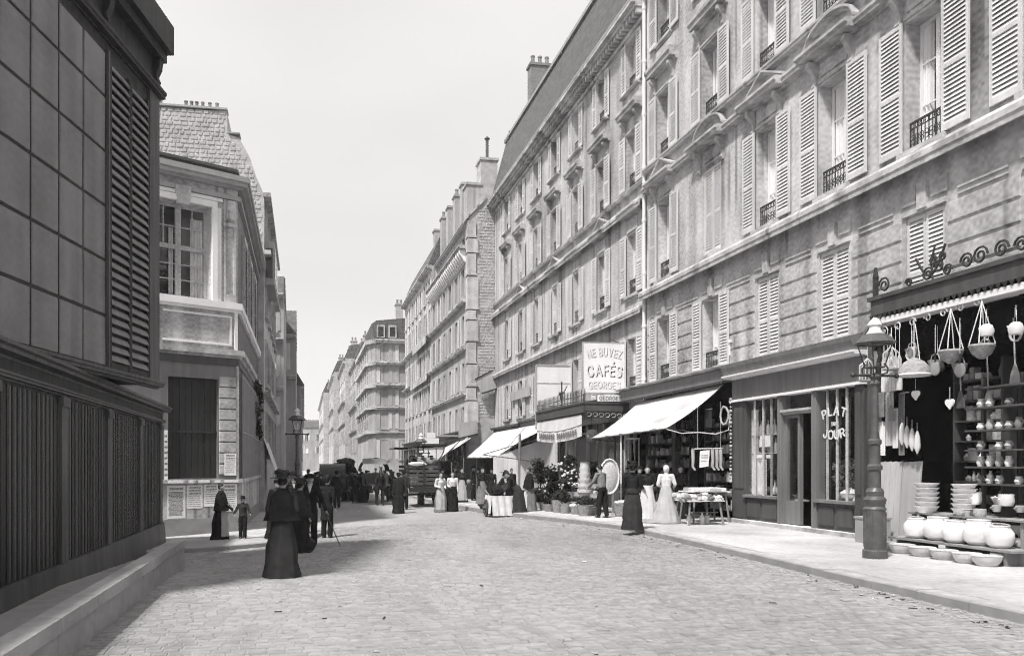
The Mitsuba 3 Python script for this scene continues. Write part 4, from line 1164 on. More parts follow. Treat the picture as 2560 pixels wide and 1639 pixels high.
# ---------------------------------------------------------------- gas lamps
def gas_lamp(x, y, z, label):
    L = thing('street_lamp', label, 'street lamp', None)
    c = (x, y, z)
    put('base', MB().lathe(c, [(0.2, 0), (0.2, 0.14), (0.175, 0.16), (0.17, 0.82), (0.19, 0.86), (0.16, 0.9), (0.18, 0.98), (0.19, 1.02), (0.14, 1.08), (0.15, 1.16), (0.115, 1.22)], 14), 'grey_iron', L, smooth=35)
    put('shaft', MB().lathe(c, [(0.1, 1.22), (0.095, 1.52), (0.125, 1.54), (0.125, 1.6), (0.092, 1.63), (0.085, 1.96), (0.11, 1.98), (0.11, 2.04), (0.08, 2.07), (0.06, 2.2), (0.055, 2.98), (0.09, 3.02), (0.06, 3.08), (0.1, 3.14), (0.05, 3.2)], 14), 'grey_iron', L, smooth=35)
    fl = MB()
    for i in range(10):
        a = i * 0.628
        fl.tube([[x + 0.17 * math.cos(a), y + 0.17 * math.sin(a), z + 0.2], [x + 0.172 * math.cos(a), y + 0.172 * math.sin(a), z + 0.8]], 0.014, 4)
    tag(put('fluting', fl, 'grey_iron', f'{L}__base'), kind='stuff')
    put('ladder_bar', MB().tube([[x - 0.42, y, z + 3.16], [x + 0.42, y, z + 3.16]], 0.022, 6).ball((x - 0.42, y, z + 3.16), 0.045).ball((x + 0.42, y, z + 3.16), 0.045), 'black_iron', L, smooth=40)
    cr = MB()
    for i in range(4):
        a = math.pi / 4 + i * math.pi / 2
        d = np.array([math.cos(a), math.sin(a)])
        cr.tube([[x + d[0] * t * 0.16, y + d[1] * t * 0.16, z + h] for t, h in ((0.3, 3.16), (1.2, 3.2), (1.25, 3.28), (0.9, 3.36))], 0.016, 5)
    put('cradle', cr, 'black_iron', L)
    body = MB(); ga = np.pi / 4 + np.arange(4) * np.pi / 2
    lo = [(x + 0.15 * math.cos(a), y + 0.15 * math.sin(a), z + 3.3) for a in ga]
    hi = [(x + 0.27 * math.cos(a), y + 0.27 * math.sin(a), z + 3.7) for a in ga]
    for p, q in zip(lo, hi):
        body.tube([p, q], 0.014, 4)
    for ring in (lo, hi):
        for i in range(4):
            body.tube([ring[i], ring[(i + 1) % 4]], 0.014, 4)
    lk = put('lantern', body, 'black_iron', L)
    for i in range(4):
        put('pane', MB().add([lo[i], lo[(i + 1) % 4], hi[(i + 1) % 4], hi[i]], [[0, 1, 2, 3]]), 'glass', lk)
    put('mantle', MB().lathe((x, y, z + 3.3), [(0.02, 0), (0.03, 0.12), (0.05, 0.2), (0.03, 0.28)], 8), 'enamel', lk, smooth=40)
    put('hood', MB().lathe((x, y, z + 3.7), [(0.32, 0), (0.34, 0.02), (0.2, 0.16), (0.15, 0.18)], 8), 'grey_iron', lk)
    put('cap', MB().lathe((x, y, z + 3.88), [(0.14, 0), (0.1, 0.06), (0.09, 0.13), (0.12, 0.15), (0.1, 0.2), (0.03, 0.28)], 10), 'enamel', lk, smooth=40)
    return L


gas_lamp(9.72, 12.81, -0.01, 'big cast iron gas lamp on the near right pavement in front of the hardware shop')
gas_lamp(-0.27, 32.5, float(side_left(-0.27, 32.5)), 'gas lamp on the left pavement beyond the corner house')
gas_lamp(5.75, 41.0, float(gz(5.75, 41.0)) - 0.6, 'slim gas lamp standing before the white rounded shop sign')

# ---------------------------------------------------------------- awnings
def awning(label, inner, outer, m='canvas', sag=0.12, valance=0.0, n=40, arms=True):
    """inner and outer: two end points each (x, y, z), of the edge at the wall and of the free edge."""
    A_ = thing('awning', label, 'awning')
    a0, a1, b0, b1 = (np.array(p, float) for p in (*inner, *outer))
    P = np.zeros((9, n, 3))
    for i, t in enumerate(np.linspace(0, 1, 9)):
        for j, s in enumerate(np.linspace(0, 1, n)):
            p = (a0 * (1 - s) + a1 * s) * (1 - t) + (b0 * (1 - s) + b1 * s) * t
            p[2] -= sag * (4 * t * (1 - t)) * (0.7 + 0.3 * math.sin(s * 9)) + 0.025 * math.sin(s * 31) * t
            P[i, j] = p
    cl = put('cloth', MB().grid(P), m, A_)
    bar = MB().tube([b0 + [0, 0, -0.02], b1 + [0, 0, -0.02]], 0.025, 6)
    put('front_bar', bar, 'wood', A_)
    if arms:
        for p, q in ((a0, b0), (a1, b1)):
            put('arm', MB().tube([q + [0, 0, -0.03], [p[0], p[1], q[2] - 0.2]], 0.016, 5), 'black_iron', A_)
    if valance:
        Q = np.zeros((2, 33, 3))
        for j, s in enumerate(np.linspace(0, 1, 33)):
            q = b0 * (1 - s) + b1 * s
            Q[0, j] = q; Q[1, j] = q - [0, 0, valance * (0.75 + 0.25 * abs(math.sin(s * 25)))]
        put('valance', MB().grid(Q), m, A_)
    return A_


aw = awning('broad pale sloping canvas awning above the women and the white cloth table', ((12.0, 22.3, 3.93), (12.0, 28.5, 3.87)), ((10.2, 22.2, 2.66), (10.2, 28.5, 2.55)), 'canvas')
put('rope', MB().tube([[10.2, 22.2, 2.62], [10.6, 22.1, 2.5], [11.1, 22.05, 2.53], [11.6, 22.0, 2.48], [12.0, 22.0, 2.6], [12.05, 22.0, 3.0]], 0.016, 5), 'white_cloth', aw)
awning('large pale canvas awning beyond the café canopy, above the white side sheet', ((12.0, 44.0, 3.72), (12.0, 51.6, 3.68)), ((9.1, 38.6, 1.95), (7.9, 40.0, 1.95)), 'canvas', 0.05, arms=False)
awning('narrower pale awning panel between the large awning and the café cloth', ((12.0, 37.9, 3.75), (12.0, 43.9, 3.72)), ((9.9, 37.0, 2.75), (9.3, 38.7, 2.1)), 'canvas', 0.06, arms=False)
awning('second pale awning farther along, partly behind the large one', ((10.4, 51.2, 3.3), (10.4, 53.6, 3.3)), ((8.6, 51.0, 2.2), (8.6, 54.0, 2.2)), 'canvas', 0.05)
awning('narrow white awning next to the rounded white sign', ((10.3, 54.5, 3.25), (10.3, 58.5, 3.25)), ((7.7, 47.0, 1.95), (7.4, 50.0, 1.95)), 'canvas', 0.05, arms=False)

# side sheet and its pole
k = thing('canvas_sheet', 'upright white canvas sheet closing the end of the market awning', 'canvas sheet')
P = np.zeros((7, 18, 3))
for i, z in enumerate(np.linspace(0.4, 2.95, 7)):
    for j, x in enumerate(np.linspace(8.75, 11.9, 18)):
        P[i, j] = (x, 38.0 + 0.05 * math.sin(x * 6 + z), min(z, 1.92 + (x - 8.75) * 0.36))
put('cloth', MB().grid(P), 'linen', k)
put('pole', MB().tube([[9.6, 36.5, -0.1], [9.66, 36.5, 3.0]], 0.06, 8), 'wood', k)
put('rod', MB().tube([[8.0, 36.8, 2.05], [9.4, 37.0, 2.45], [11.3, 37.2, 2.9]], 0.02, 5), 'black_iron', k)
put('rod', MB().tube([[8.0, 36.8, 2.05], [9.6, 36.6, 1.85], [10.7, 36.4, 1.65]], 0.02, 5), 'black_iron', k)

# ---------------------------------------------------------------- shop fronts along the pavement
def shopfront(label, u0, u1, zf, m='shop_paint', fascia='shop_paint_pale', doors=1, w=0.14, name='shopfront', fr=FR, riser=0.7, zb=0.0, n=None):
    S = thing(name, label, 'shop front')
    put('fascia', MB(fr).box(u0, u1, -0.1, w + 0.02, zf, zf + 0.55), fascia, S)
    mm = MB(fr); cornice(mm, u0 - 0.03, u1 + 0.03, zf + 0.55, 0.18, 0.34, 0.02); put('cornice', mm, fascia, S)
    n = n or max(2, int((u1 - u0) / 1.7))
    d = n // 2
    for i in range(n):
        a, c = u0 + (u1 - u0) * i / n, u0 + (u1 - u0) * (i + 1) / n
        put('post', MB(fr).box(a, a + 0.14, -0.1, w, zb - 0.3, zf), m, S)
        if i == d and doors:
            k = put('door', MB(fr).box(a + 0.14, a + 0.24, -0.06, 0.04, zb, zf - 0.4).box(c - 0.1, c, -0.06, 0.04, zb, zf - 0.4).box(a + 0.24, c - 0.1, -0.06, 0.04, zb, 0.8).box(a + 0.14, c, -0.06, 0.06, zf - 0.4, zf - 0.3), m, S)
            put('pane', MB(fr).box(a + 0.24, c - 0.1, -0.03, 0.0, 0.8, zf - 0.4), 'pane_dark', k)
        else:
            put('stall_riser', MB(fr).box(a + 0.14, c, -0.1, w - 0.03, zb - 0.3, riser).box(a + 0.26, c - 0.12, w - 0.03, w, zb + 0.15, riser - 0.12), m, S)
            put('pane', MB(fr).box(a + 0.14, c, -0.03, 0.02, riser, zf), 'pane_dark', S)
            put('glazing_bar', MB(fr).box((a + c) / 2 + 0.05, (a + c) / 2 + 0.09, 0.02, 0.06, riser, zf), m, S)
    put('post', MB(fr).box(u1 - 0.14, u1, -0.1, w + 0.002, zb - 0.3, zf), m, S)
    return S


gs = thing('grocer_front', 'open fronted dark shop under the broad awning with long pale fascia shelf', 'shop front')
put('fascia', MB(FR).box(21.76, 29.8, -0.1, 0.34, 4.0, 4.34), 'shop_paint_pale', gs)
m = MB(FR); cornice(m, 21.74, 29.85, 4.34, 0.1, 0.5); put('cornice', m, 'stone_trim', gs)
dn = MB(FR)
for u in np.arange(21.9, 29.7, 0.16):
    dn.prism([(u, 3.995), (u + 0.13, 3.995), (u + 0.065, 3.88)], 0.33, 0.35, 'w')
tag(put('fringe', dn, 'shop_paint', gs), kind='stuff')
for u in (21.7, 25.6, 29.75):
    put('post', MB(FR).box(u - 0.1, u + 0.1, -0.1, 0.1, -0.3, 4.0), 'dark_wood_lit', gs)
sg_chain = MB()
a = np.linspace(0, 6.28, 10)
for i in range(22):
    sg_chain.ball((11.86, 21.62, 3.45 - 0.11 * i), 0.03 if i % 3 else 0.045)
sg_chain.tube(np.stack([11.86 - 0.12 * np.abs(np.cos(a / 2)) - 0.02, 21.8 + 0.14 * np.cos(a), 3.0 + 0.26 * np.sin(a)], 1), 0.03, 5)
k = thing('garland', 'string of pale beads and a sausage loop hanging beside the restaurant pilaster', 'garland')
tag(put('beads', sg_chain, 'pale_cloth', k), kind='stuff')
shopfront('café front under the glass canopy, mostly in shade', 29.95, 37.9, 3.3, 'dark_wood_lit', 'shop_paint')
shopfront('middle shop front behind the market sheet with grey fascia', 38.0, 45.0, 3.35, 'shop_paint', 'shop_paint_pale')
shopfront('last shop front before the rubble gable', 45.1, 51.8, 3.2, 'dark_wood', 'shop_paint')
shopfront('far shop front under the fourth house with long flat canopy', 53, 67.2, 3.1, 'dark_wood_lit', 'shop_paint', fr=FD, n=7)
shopfront('far shop front under the grey house with balcony cloths', 67.6, 86, 3.0, 'dark_wood_lit', 'shop_paint', fr=FD, n=7)
put('canopy', MB(FD).box(54, 60, 0.3, 1.6, 3.45, 3.55), 'zinc', 'shopfront_003')

# glass canopy of the café
cp_ = thing('cafe_canopy', 'iron and glass café canopy with spiked railing and scalloped fringe under the coffee sign', 'canopy')
FM = Frame(10.4, 0, -1, 0)
for fr, u0, u1 in ((FM, 29.72, 36.2),):
    put('frieze', MB(fr).box(u0, u1, -0.06, 0.06, 3.62, 3.9).box(u0 - 0.02, u1, -0.1, 0.1, 3.9, 3.98).box(u0, u1, -0.06, 0.09, 3.56, 3.62), 'shop_paint', cp_)
    fg = MB(fr)
    for u in np.arange(u0, u1 - 0.1, 0.15):
        fg.prism([(u, 3.56), (u + 0.13, 3.56), (u + 0.1, 3.46), (u + 0.065, 3.42), (u + 0.03, 3.46)], -0.01, 0.01, 'w')
    tag(put('fringe', fg, 'shop_paint', cp_), kind='stuff')
    rl = MB(fr)
    for u in np.arange(u0 + 0.05, u1, 0.19):
        rl.box(u - 0.014, u + 0.014, -0.014, 0.014, 3.98, 4.34); rl.prism([(u - 0.035, 4.34), (u + 0.035, 4.34), (u, 4.48)], -0.012, 0.012, 'w')
    rl.box(u0, u1, -0.016, 0.016, 4.22, 4.25).box(u0, u1, -0.016, 0.016, 4.04, 4.07)
    put('railing', rl, 'grey_iron', cp_)
    a = np.linspace(0, 1, 14)
    for s in (-1, 1):
        sc = MB(fr).tube(np.stack([32.6 + s * 0.42 * a * np.cos(a * 7), 0 * a, 4.1 + 0.35 * a + 0.22 * np.abs(np.sin(a * 7))], 1), 0.022, 5)
        put('scroll', sc, 'black_iron', cp_)
    sc = MB(fr)
    sc.tube([[32.6, 0, 4.0], [32.6, 0, 5.0]], 0.03, 6).tube([[32.55, 0, 4.42], [31.9, 0, 4.75]], 0.02, 5)
    put('crest', sc, 'black_iron', cp_)
FN = Frame(0, 29.72, 0, -1)
put('end_frieze', MB(FN).box(-12.08, -10.36, -0.06, 0.04, 3.62, 3.9).box(-12.08, -10.3, -0.1, 0.08, 3.9, 3.98), 'shop_paint', cp_)
for i in range(7):
    sc = MB(FN)
    c0 = -10.55 - 0.24 * i
    a = np.linspace(0, 2 * np.pi * 0.85, 12)
    sc.tube(np.stack([c0 + 0.09 * np.cos(a), 0 * a, 3.5 - 0.01 * i + 0.08 * np.sin(a)], 1), 0.013, 4)
    put('scroll', sc, 'stone_trim', cp_)
put('glass_roof', MB(FM).add([[29.75, 0.0, 3.99], [36.2, 0.0, 3.99], [36.2, -1.68, 4.2], [29.75, -1.68, 4.2]], [[0, 1, 2, 3]]), 'glass', cp_)
for u in np.arange(30.4, 36.2, 0.8):
    put('rafter', MB(FM).hexa([(u, 0, 3.94), (u + 0.04, 0, 3.94), (u + 0.04, -1.68, 4.15), (u, -1.68, 4.15)], [(u, 0, 3.98), (u + 0.04, 0, 3.98), (u + 0.04, -1.68, 4.19), (u, -1.68, 4.19)]), 'black_iron', cp_)
k = thing('hanging_globe', 'frosted round globe light hanging in the shade under the café canopy', 'lamp')
put('globe', MB().ball((10.9, 30.4, 2.72), 0.24, 3), 'pale_cloth', k, smooth=True)
put('stem', MB().tube([[10.9, 30.4, 2.95], [10.9, 30.4, 3.9]], 0.015, 5), 'black_iron', k)
# the hanging cloth with its worn lettering band
k = thing('cloth_valance', 'hanging white shop cloth with worn grey lettering band under the café canopy', 'awning')
def vrow(za, zb_, m_, nm, w_=0.0):
    P = np.zeros((2, 25, 3))
    for j, s in enumerate(np.linspace(0, 1, 25)):
        u = 30.0 + 6.1 * s
        sag = -0.24 * 4 * s * (1 - s)
        P[0, j] = (u, 0.04 + w_, za + sag * (0.0 if za > 3.3 else 0.6)); P[1, j] = (u, 0.04 + w_ + 0.02 * math.sin(s * 40), zb_ + sag * 0.6)
    return put(nm, MB(FM).grid(P), m_, k)
vrow(3.5, 3.14, 'linen', 'upper_cloth')
vrow(3.11, 2.68, 'linen', 'lower_cloth')
vrow(3.14, 3.105, 'ink_grey', 'seam', 0.01)
lm = MB(FM); r_ = random.Random(5)
s = 0.08
while s < 0.9:
    wl = 0.035
    u = 36.1 - 6.1 * s
    t = 1 - s
    sag = -0.24 * 4 * t * (1 - t) * 0.6
    if not 0.44 < s < 0.5:
        for q in range(2):
            lm.box(u - 0.17 + 0.1 * q, u - 0.1 + 0.1 * q, 0.07, 0.085, 2.8 + sag, 3.03 + sag)
        lm.box(u - 0.17, u, 0.07, 0.084, (2.8, 2.9, 2.98)[r_.randrange(3)] + sag, 2.85 + sag + 0.17 * r_.random())
    s += wl + 0.012
tag(put('lettering_band', lm, 'grey_cloth', k), kind='stuff')

# ---------------------------------------------------------------- projecting signs
sgn = thing('coffee_sign', 'tall white projecting board lettered NE BUVEZ CAFÉS GEORGES above the canopy', 'sign')
FSg = Frame(0, 29.93, 0, -1)
put('board', MB(FSg).box(-12.05, -10.4, -0.05, 0.02, 4.34, 6.2), 'board_white', sgn)
put('frame', MB(FSg).box(-12.09, -10.36, -0.06, 0.03, 4.28, 4.34).box(-12.09, -12.05, -0.06, 0.03, 4.34, 6.2).box(-10.4, -10.36, -0.06, 0.03, 4.34, 6.2).box(-12.09, -10.36, -0.06, 0.03, 6.2, 6.24), 'shutter_grey', sgn)
letters('NE BUVEZ', FSg, -11.22, 0.022, 5.62, 0.32, 'enamel', sgn, 0.1, shadow='ink_grey', fit=1.3)
letters('CAFÉS', FSg, -11.22, 0.022, 4.92, 0.42, 'enamel', sgn, 0.06, shadow='ink', fit=1.34)
letters('GEORGES', FSg, -11.22, 0.022, 4.46, 0.27, 'enamel', sgn, 0.04, shadow='ink_grey', fit=1.24)
put('stay', MB().tube([[10.4, 29.95, 5.9], [9.75, 31.5, 5.95]], 0.012, 4).tube([[12.05, 29.95, 6.2], [12.1, 31.5, 6.6]], 0.012, 4), 'black_iron', sgn)
s2 = thing('name_board', 'small white board lettered GEORGES slung below the big coffee sign', 'sign')
put('board', MB(FSg).box(-11.85, -10.85, 0.28, 0.31, 3.98, 4.22), 'board_white', s2)
letters('GEORGES', FSg, -11.35, 0.312, 4.02, 0.15, 'ink_grey', s2, fit=0.86)
s3 = thing('blank_board', 'blank white projecting board behind the canopy railing', 'sign')
F3 = Frame(0, 36.4, 0, -1)
put('board', MB(F3).box(-12.06, -10.42, -0.05, 0.02, 4.3, 6.1), 'board_white', s3)
put('frame', MB(F3).box(-12.08, -10.38, 0.02, 0.05, 6.1, 6.16).box(-10.42, -10.37, -0.06, 0.05, 3.2, 6.1).box(-12.06, -10.42, 0.021, 0.04, 5.3, 5.33), 'shutter_grey', s3)
s4 = thing('slanted_board', 'grey board slung at a slant from the end of the row before the rubble gable', 'sign')
put('board', MB().hexa([(10.67, 51.4, 7.0), (11.1, 51.4, 6.1), (12.15, 51.4, 6.45), (11.8, 51.4, 7.6)], [(10.67, 51.46, 7.0), (11.1, 51.46, 6.1), (12.15, 51.46, 6.45), (11.8, 51.46, 7.6)]), 'shutter_grey', s4)
put('edge', MB().tube([[11.1, 51.37, 6.1], [12.15, 51.37, 6.45]], 0.05, 5).tube([[10.67, 51.37, 7.0], [11.8, 51.37, 7.6]], 0.04, 5), 'dark_wood', s4)
s5 = thing('fascia_panel', 'grey lettering panel on the front of the rubble gable above the far awnings', 'sign')
put('board', MB().hexa([(9.68, 51.7, 3.3), (10.9, 51.7, 3.6), (10.9, 51.7, 4.44), (9.68, 51.7, 4.2)], [(9.68, 51.78, 3.3), (10.9, 51.78, 3.6), (10.9, 51.78, 4.44), (9.68, 51.78, 4.2)]), 'shutter_grey', s5)
put('edge', MB().tube([[9.66, 51.68, 3.25], [10.92, 51.68, 3.55]], 0.05, 5), 'dark_wood', s5)
s6 = thing('grey_name_panel', 'flat grey panel across the entresol shutters above the middle shop', 'sign')
put('board', MB(FR).box(43.0, 47.2, 0.13, 0.2, 5.3, 5.8), 'shutter_grey', s6)
put('bracket', MB(FR).box(43.5, 43.56, 0.01, 0.13, 5.5, 5.56).box(46.6, 46.66, 0.01, 0.13, 5.5, 5.56), 'black_iron', s6)
s7 = thing('rounded_sign', 'big white sign with rounded lower edge hung over the far right pavement', 'sign')
F7 = Frame(0, 44.0, 0, -1)
a = np.linspace(np.pi, 2 * np.pi, 25)
put('board', MB(F7).prism([(-6.72 + 0.7 * math.cos(t), 2.55 + 0.78 * math.sin(t)) for t in a], -0.06, 0.0, 'w'), 'board_white', s7)
put('rim', MB(F7).tube([(-6.72 + 0.72 * math.cos(t), 0.0, 2.55 + 0.8 * math.sin(t)) for t in a], 0.035, 5).box(-7.6, -5.7, -0.12, 0.08, 2.56, 2.66), 'black_iron', s7)
s8 = thing('stepped_board', 'white stepped board standing on top of the rounded sign', 'sign')
put('board', MB(F7).box(-7.15, -6.25, -0.05, 0.0, 2.72, 3.02).box(-6.95, -6.5, -0.05, 0.0, 3.03, 3.32), 'board_white', s8)
put('foot', MB(F7).box(-7.2, -6.2, -0.07, 0.02, 2.66, 2.72), 'black_iron', s8)

# ---------------------------------------------------------------- hardware shop on the right edge
hw = thing('hardware_front', 'open hardware shop at the right edge under a dark iron canopy with scrolled crest', 'shop front')
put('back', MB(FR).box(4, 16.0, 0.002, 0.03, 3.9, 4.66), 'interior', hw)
put('post', MB(FR).box(15.86, 16.06, -0.1, 0.1, -0.1, 4.6), 'dark_wood_lit', hw)
FH = Frame(11.75, 0, -1, 0)
put('fascia', MB(FH).box(6, 15.55, -0.3, 0.05, 4.72, 5.02).box(6, 15.6, -0.3, 0.1, 5.02, 5.1), 'shop_paint', hw)
put('lower_strip', MB(FH).box(6, 15.55, -0.3, 0.02, 4.52, 4.64), 'board_white', hw)
dn = MB(FH)
for u in np.arange(6.1, 15.5, 0.14):
    dn.prism([(u, 4.72), (u + 0.12, 4.72), (u + 0.06, 4.62)], 0.03, 0.05, 'w')
tag(put('fringe', dn, 'dark_wood', hw), kind='stuff')
def scroll(cu, cz, r, turns, flip=1, n=18):
    t = np.linspace(0, 1, n)
    return np.stack([cu + flip * r * (1 - 0.75 * t) * np.cos(t * turns * 6.28), 0 * t, cz + r * (1 - 0.75 * t) * np.sin(t * turns * 6.28)], 1)
cr = MB(FH)
cr.box(15.42, 15.5, -0.04, 0.04, 5.1, 5.5).prism([(15.4, 5.5), (15.52, 5.5), (15.46, 5.72)], -0.03, 0.03, 'w')
for cu, cz, r, fl in ((15.2, 5.3, 0.17, 1), (14.0, 5.25, 0.14, -1), (13.72, 5.34, 0.13, 1), (13.5, 5.22, 0.11, -1), (13.86, 5.48, 0.09, -1), (13.62, 5.5, 0.08, 1), (12.3, 5.3, 0.16, -1), (11.9, 5.28, 0.14, 1), (14.5, 5.2, 0.09, 1)):
    put('scroll', MB(FH).tube(scroll(cu, cz, r, 1.6, fl), 0.022, 5), 'black_iron', hw)
for u in (13.86,):
    put('stem', MB(FH).tube([[u, 0, 5.1], [u + 0.05, 0, 5.45], [u - 0.05, 0, 5.75]], 0.02, 5), 'black_iron', hw)
t = np.linspace(0, 1, 16)
put('scroll', MB(FH).tube(np.stack([14.3 - 0.75 * t, 0 * t, 5.62 - 0.45 * np.sin(t * 3.14) + 0.1 * t], 1), 0.024, 5), 'black_iron', hw)
put('finial', cr, 'black_iron', hw)
put('end_bracket', MB().tube([[11.7, 15.5, 4.6], [11.5, 15.55, 4.3], [12.05, 15.6, 4.0]], 0.03, 6), 'black_iron', hw)
for i in range(7):
    put('scroll', MB(FH).tube(scroll(15.2 - 0.4 * i, 4.36 + 0.02 * i, 0.1, 1.1, 1 if i % 2 else -1, 12), 0.016, 4), 'stone_trim', hw)
for u0, u1, lab, mm in ((14.95, 15.62, 'tall pale planked panel leaning beside the hardware shop post', 'wood_pale'), (14.42, 14.93, 'tall stained pale sheet leaning in the hardware shop front', 'shutter_grey')):
    k = thing('wood_panel', lab, 'panel')
    n = 4 if u0 > 14.9 else 1
    for i in range(n):
        a_, c_ = u0 + (u1 - u0) * i / n, u0 + (u1 - u0) * (i + 1) / n
        put('plank' if n > 1 else 'sheet', MB(FR).hexa([(a_ + 0.004, 0.22, 0.02), (c_ - 0.004, 0.22, 0.02), (c_ - 0.004, 0.25, 0.02), (a_ + 0.004, 0.25, 0.02)], [(a_ + 0.004, 0.1, 1.68), (c_ - 0.004, 0.1, 1.66), (c_ - 0.004, 0.13, 1.66), (a_ + 0.004, 0.13, 1.68)]), mm, k)
k = thing('zinc_box', 'squat pale box standing at the foot of the planked panel', 'box')
put('box', MB().box(11.3, 11.7, 14.95, 15.5, -0.02, 0.5), 'zinc', k); put('lid', MB().box(11.28, 11.72, 14.93, 15.52, 0.5, 0.54), 'zinc', k)
for i, (u, z0, z1, wd, mm) in enumerate(((15.5, 1.8, 2.5, 0.2, 'linen'), (15.25, 2.0, 3.1, 0.24, 'canvas_grey'), (15.02, 1.95, 2.75, 0.22, 'white_cloth'), (14.82, 1.8, 3.05, 0.2, 'grey_cloth'), (15.45, 2.6, 3.1, 0.25, 'grey_cloth'))):
    k = thing('cloth_roll', ('short white cloth hung beside the hardware shop post', 'long grey cloth hung second from the hardware shop post', 'white cloth hung third from the hardware shop post', 'long darker cloth hung nearest the dark doorway', 'upper dark grey cloth beside the hardware shop post')[i], 'cloth')
    put('drape', curtain_sheet(FR, u - wd / 2, u + wd / 2, 0.18 + 0.02 * i, z0, z1, 0.03, 2.5, i, 14), mm, k)
    put('rod', MB(FR).box(u - wd / 2, u + wd / 2, 0.16, 0.2, z1, z1 + 0.02), 'wood', k)
for i in range(5):
    u = 14.95 - 0.11 * i
    k = thing('brush', 'white hanging brush bundle under the hardware canopy', 'brush', 'row of long white brushes hung under the hardware canopy')
    put('bristles', MB(FR).lathe((u, 0.55, 3.08), [(0.05, 0), (0.055, 0.1), (0.045, 0.6), (0.02, 0.68)], 8), 'white_cloth', k, smooth=40)
    put('cord', MB(FR).tube([[u, 0.55, 3.75], [u, 0.55, 4.35]], 0.008, 4), 'white_cloth', k)
    labels[k]['label'] = f'{ORD[i]} long white brush from the left in the row under the hardware canopy'
for i in range(4):
    u = 14.75 - 0.14 * i
    k = thing('feather_duster', 'white feather duster', 'duster', 'white feather dusters hung before the dark doorway')
    labels[k]['label'] = f'{ORD[i]} white feather duster from the left in the slanting row before the dark doorway'
    put('feathers', MB(FR).lathe((u, 0.3, 2.0 - 0.06 * i), [(0.012, 0), (0.06, 0.12), (0.045, 0.35), (0.015, 0.45)], 8), 'white_cloth', k, smooth=40)
    put('handle', MB(FR).tube([[u, 0.3, 2.43 - 0.06 * i], [u, 0.3, 2.62 - 0.06 * i]], 0.01, 5), 'wood', k)
for i, (u, w_, z, lab) in enumerate(((13.25, 0.5, 3.7, 'hanging basket on four long cords, left of the pair at the right edge'), (12.55, 0.5, 3.7, 'hanging basket on four long cords, right of the pair at the right edge'))):
    k = thing('hanging_basket', lab, 'basket')
    put('bowl', MB(FR).lathe((u, w_, z - 0.25), [(0.05, 0), (0.15, 0.08), (0.21, 0.22), (0.2, 0.25)], 14), 'basket', k, smooth=30)
    for q in range(4):
        a_ = q * 1.57 + 0.6
        put('cord', MB(FR).tube([[u + 0.2 * math.cos(a_), w_ + 0.2 * math.sin(a_), z], [u, w_, z + 0.75]], 0.012, 4), 'white_cloth', k)
k = thing('wicker_shade', 'domed wicker shade with pale rim hanging under the hardware canopy', 'lampshade')
put('dome', MB(FR).lathe((14.05, 0.6, 3.35), [(0.28, 0), (0.26, 0.12), (0.18, 0.22), (0.06, 0.3)], 16), 'basket', k, smooth=30)
put('rim', MB(FR).lathe((14.05, 0.6, 3.3), [(0.28, 0), (0.3, 0.02), (0.28, 0.05)], 16), 'white_cloth', k)
put('cord', MB(FR).tube([[14.05, 0.6, 3.65], [14.05, 0.6, 4.4]], 0.01, 4).tube([[13.9, 0.6, 3.6], [14.02, 0.6, 4.3]], 0.01, 4), 'white_cloth', k)
def heart(cu, cz, s):
    t = np.linspace(0, 6.283, 24, endpoint=False)
    return [(cu + s * 0.06 * 16 * math.sin(q) ** 3, cz + s * 0.06 * (13 * math.cos(q) - 5 * math.cos(2 * q) - 2 * math.cos(3 * q) - math.cos(4 * q))) for q in t]
for u, z, lab in ((14.05, 2.95, 'small white heart shaped ornament below the wicker shade'), (13.2, 2.72, 'small white heart shaped ornament below the left hanging basket')):
    k = thing('heart_ornament', lab, 'ornament')
    put('heart', MB(FR).prism(heart(u, z, 0.11), 0.55, 0.58, 'w'), 'board_white', k)
    put('cord', MB(FR).tube([[u, 0.565, z + 0.06], [u, 0.565, z + 0.3]], 0.006, 4), 'white_cloth', k)


def basin_stack(x, y, z, n, r, lab, grp=None):
    for i in range(n):
        zz = z + i * 0.085
        k = thing('basin', f'{ORD[i]} from the bottom, ' + lab, 'basin', grp)
        put('bowl', MB().lathe((x, y, zz), [(r * 0.62, 0), (r * 0.8, 0.05), (r, 0.11), (r * 1.06, 0.115), (r * 1.06, 0.125), (r * 0.96, 0.125), (r * 0.7, 0.1)], 18), 'enamel', k, smooth=35)
        put('rim', MB().lathe((x, y, zz + 0.118), [(r * 1.055, 0), (r * 1.07, 0.006), (r * 1.055, 0.012)], 18), 'shutter_grey', k)


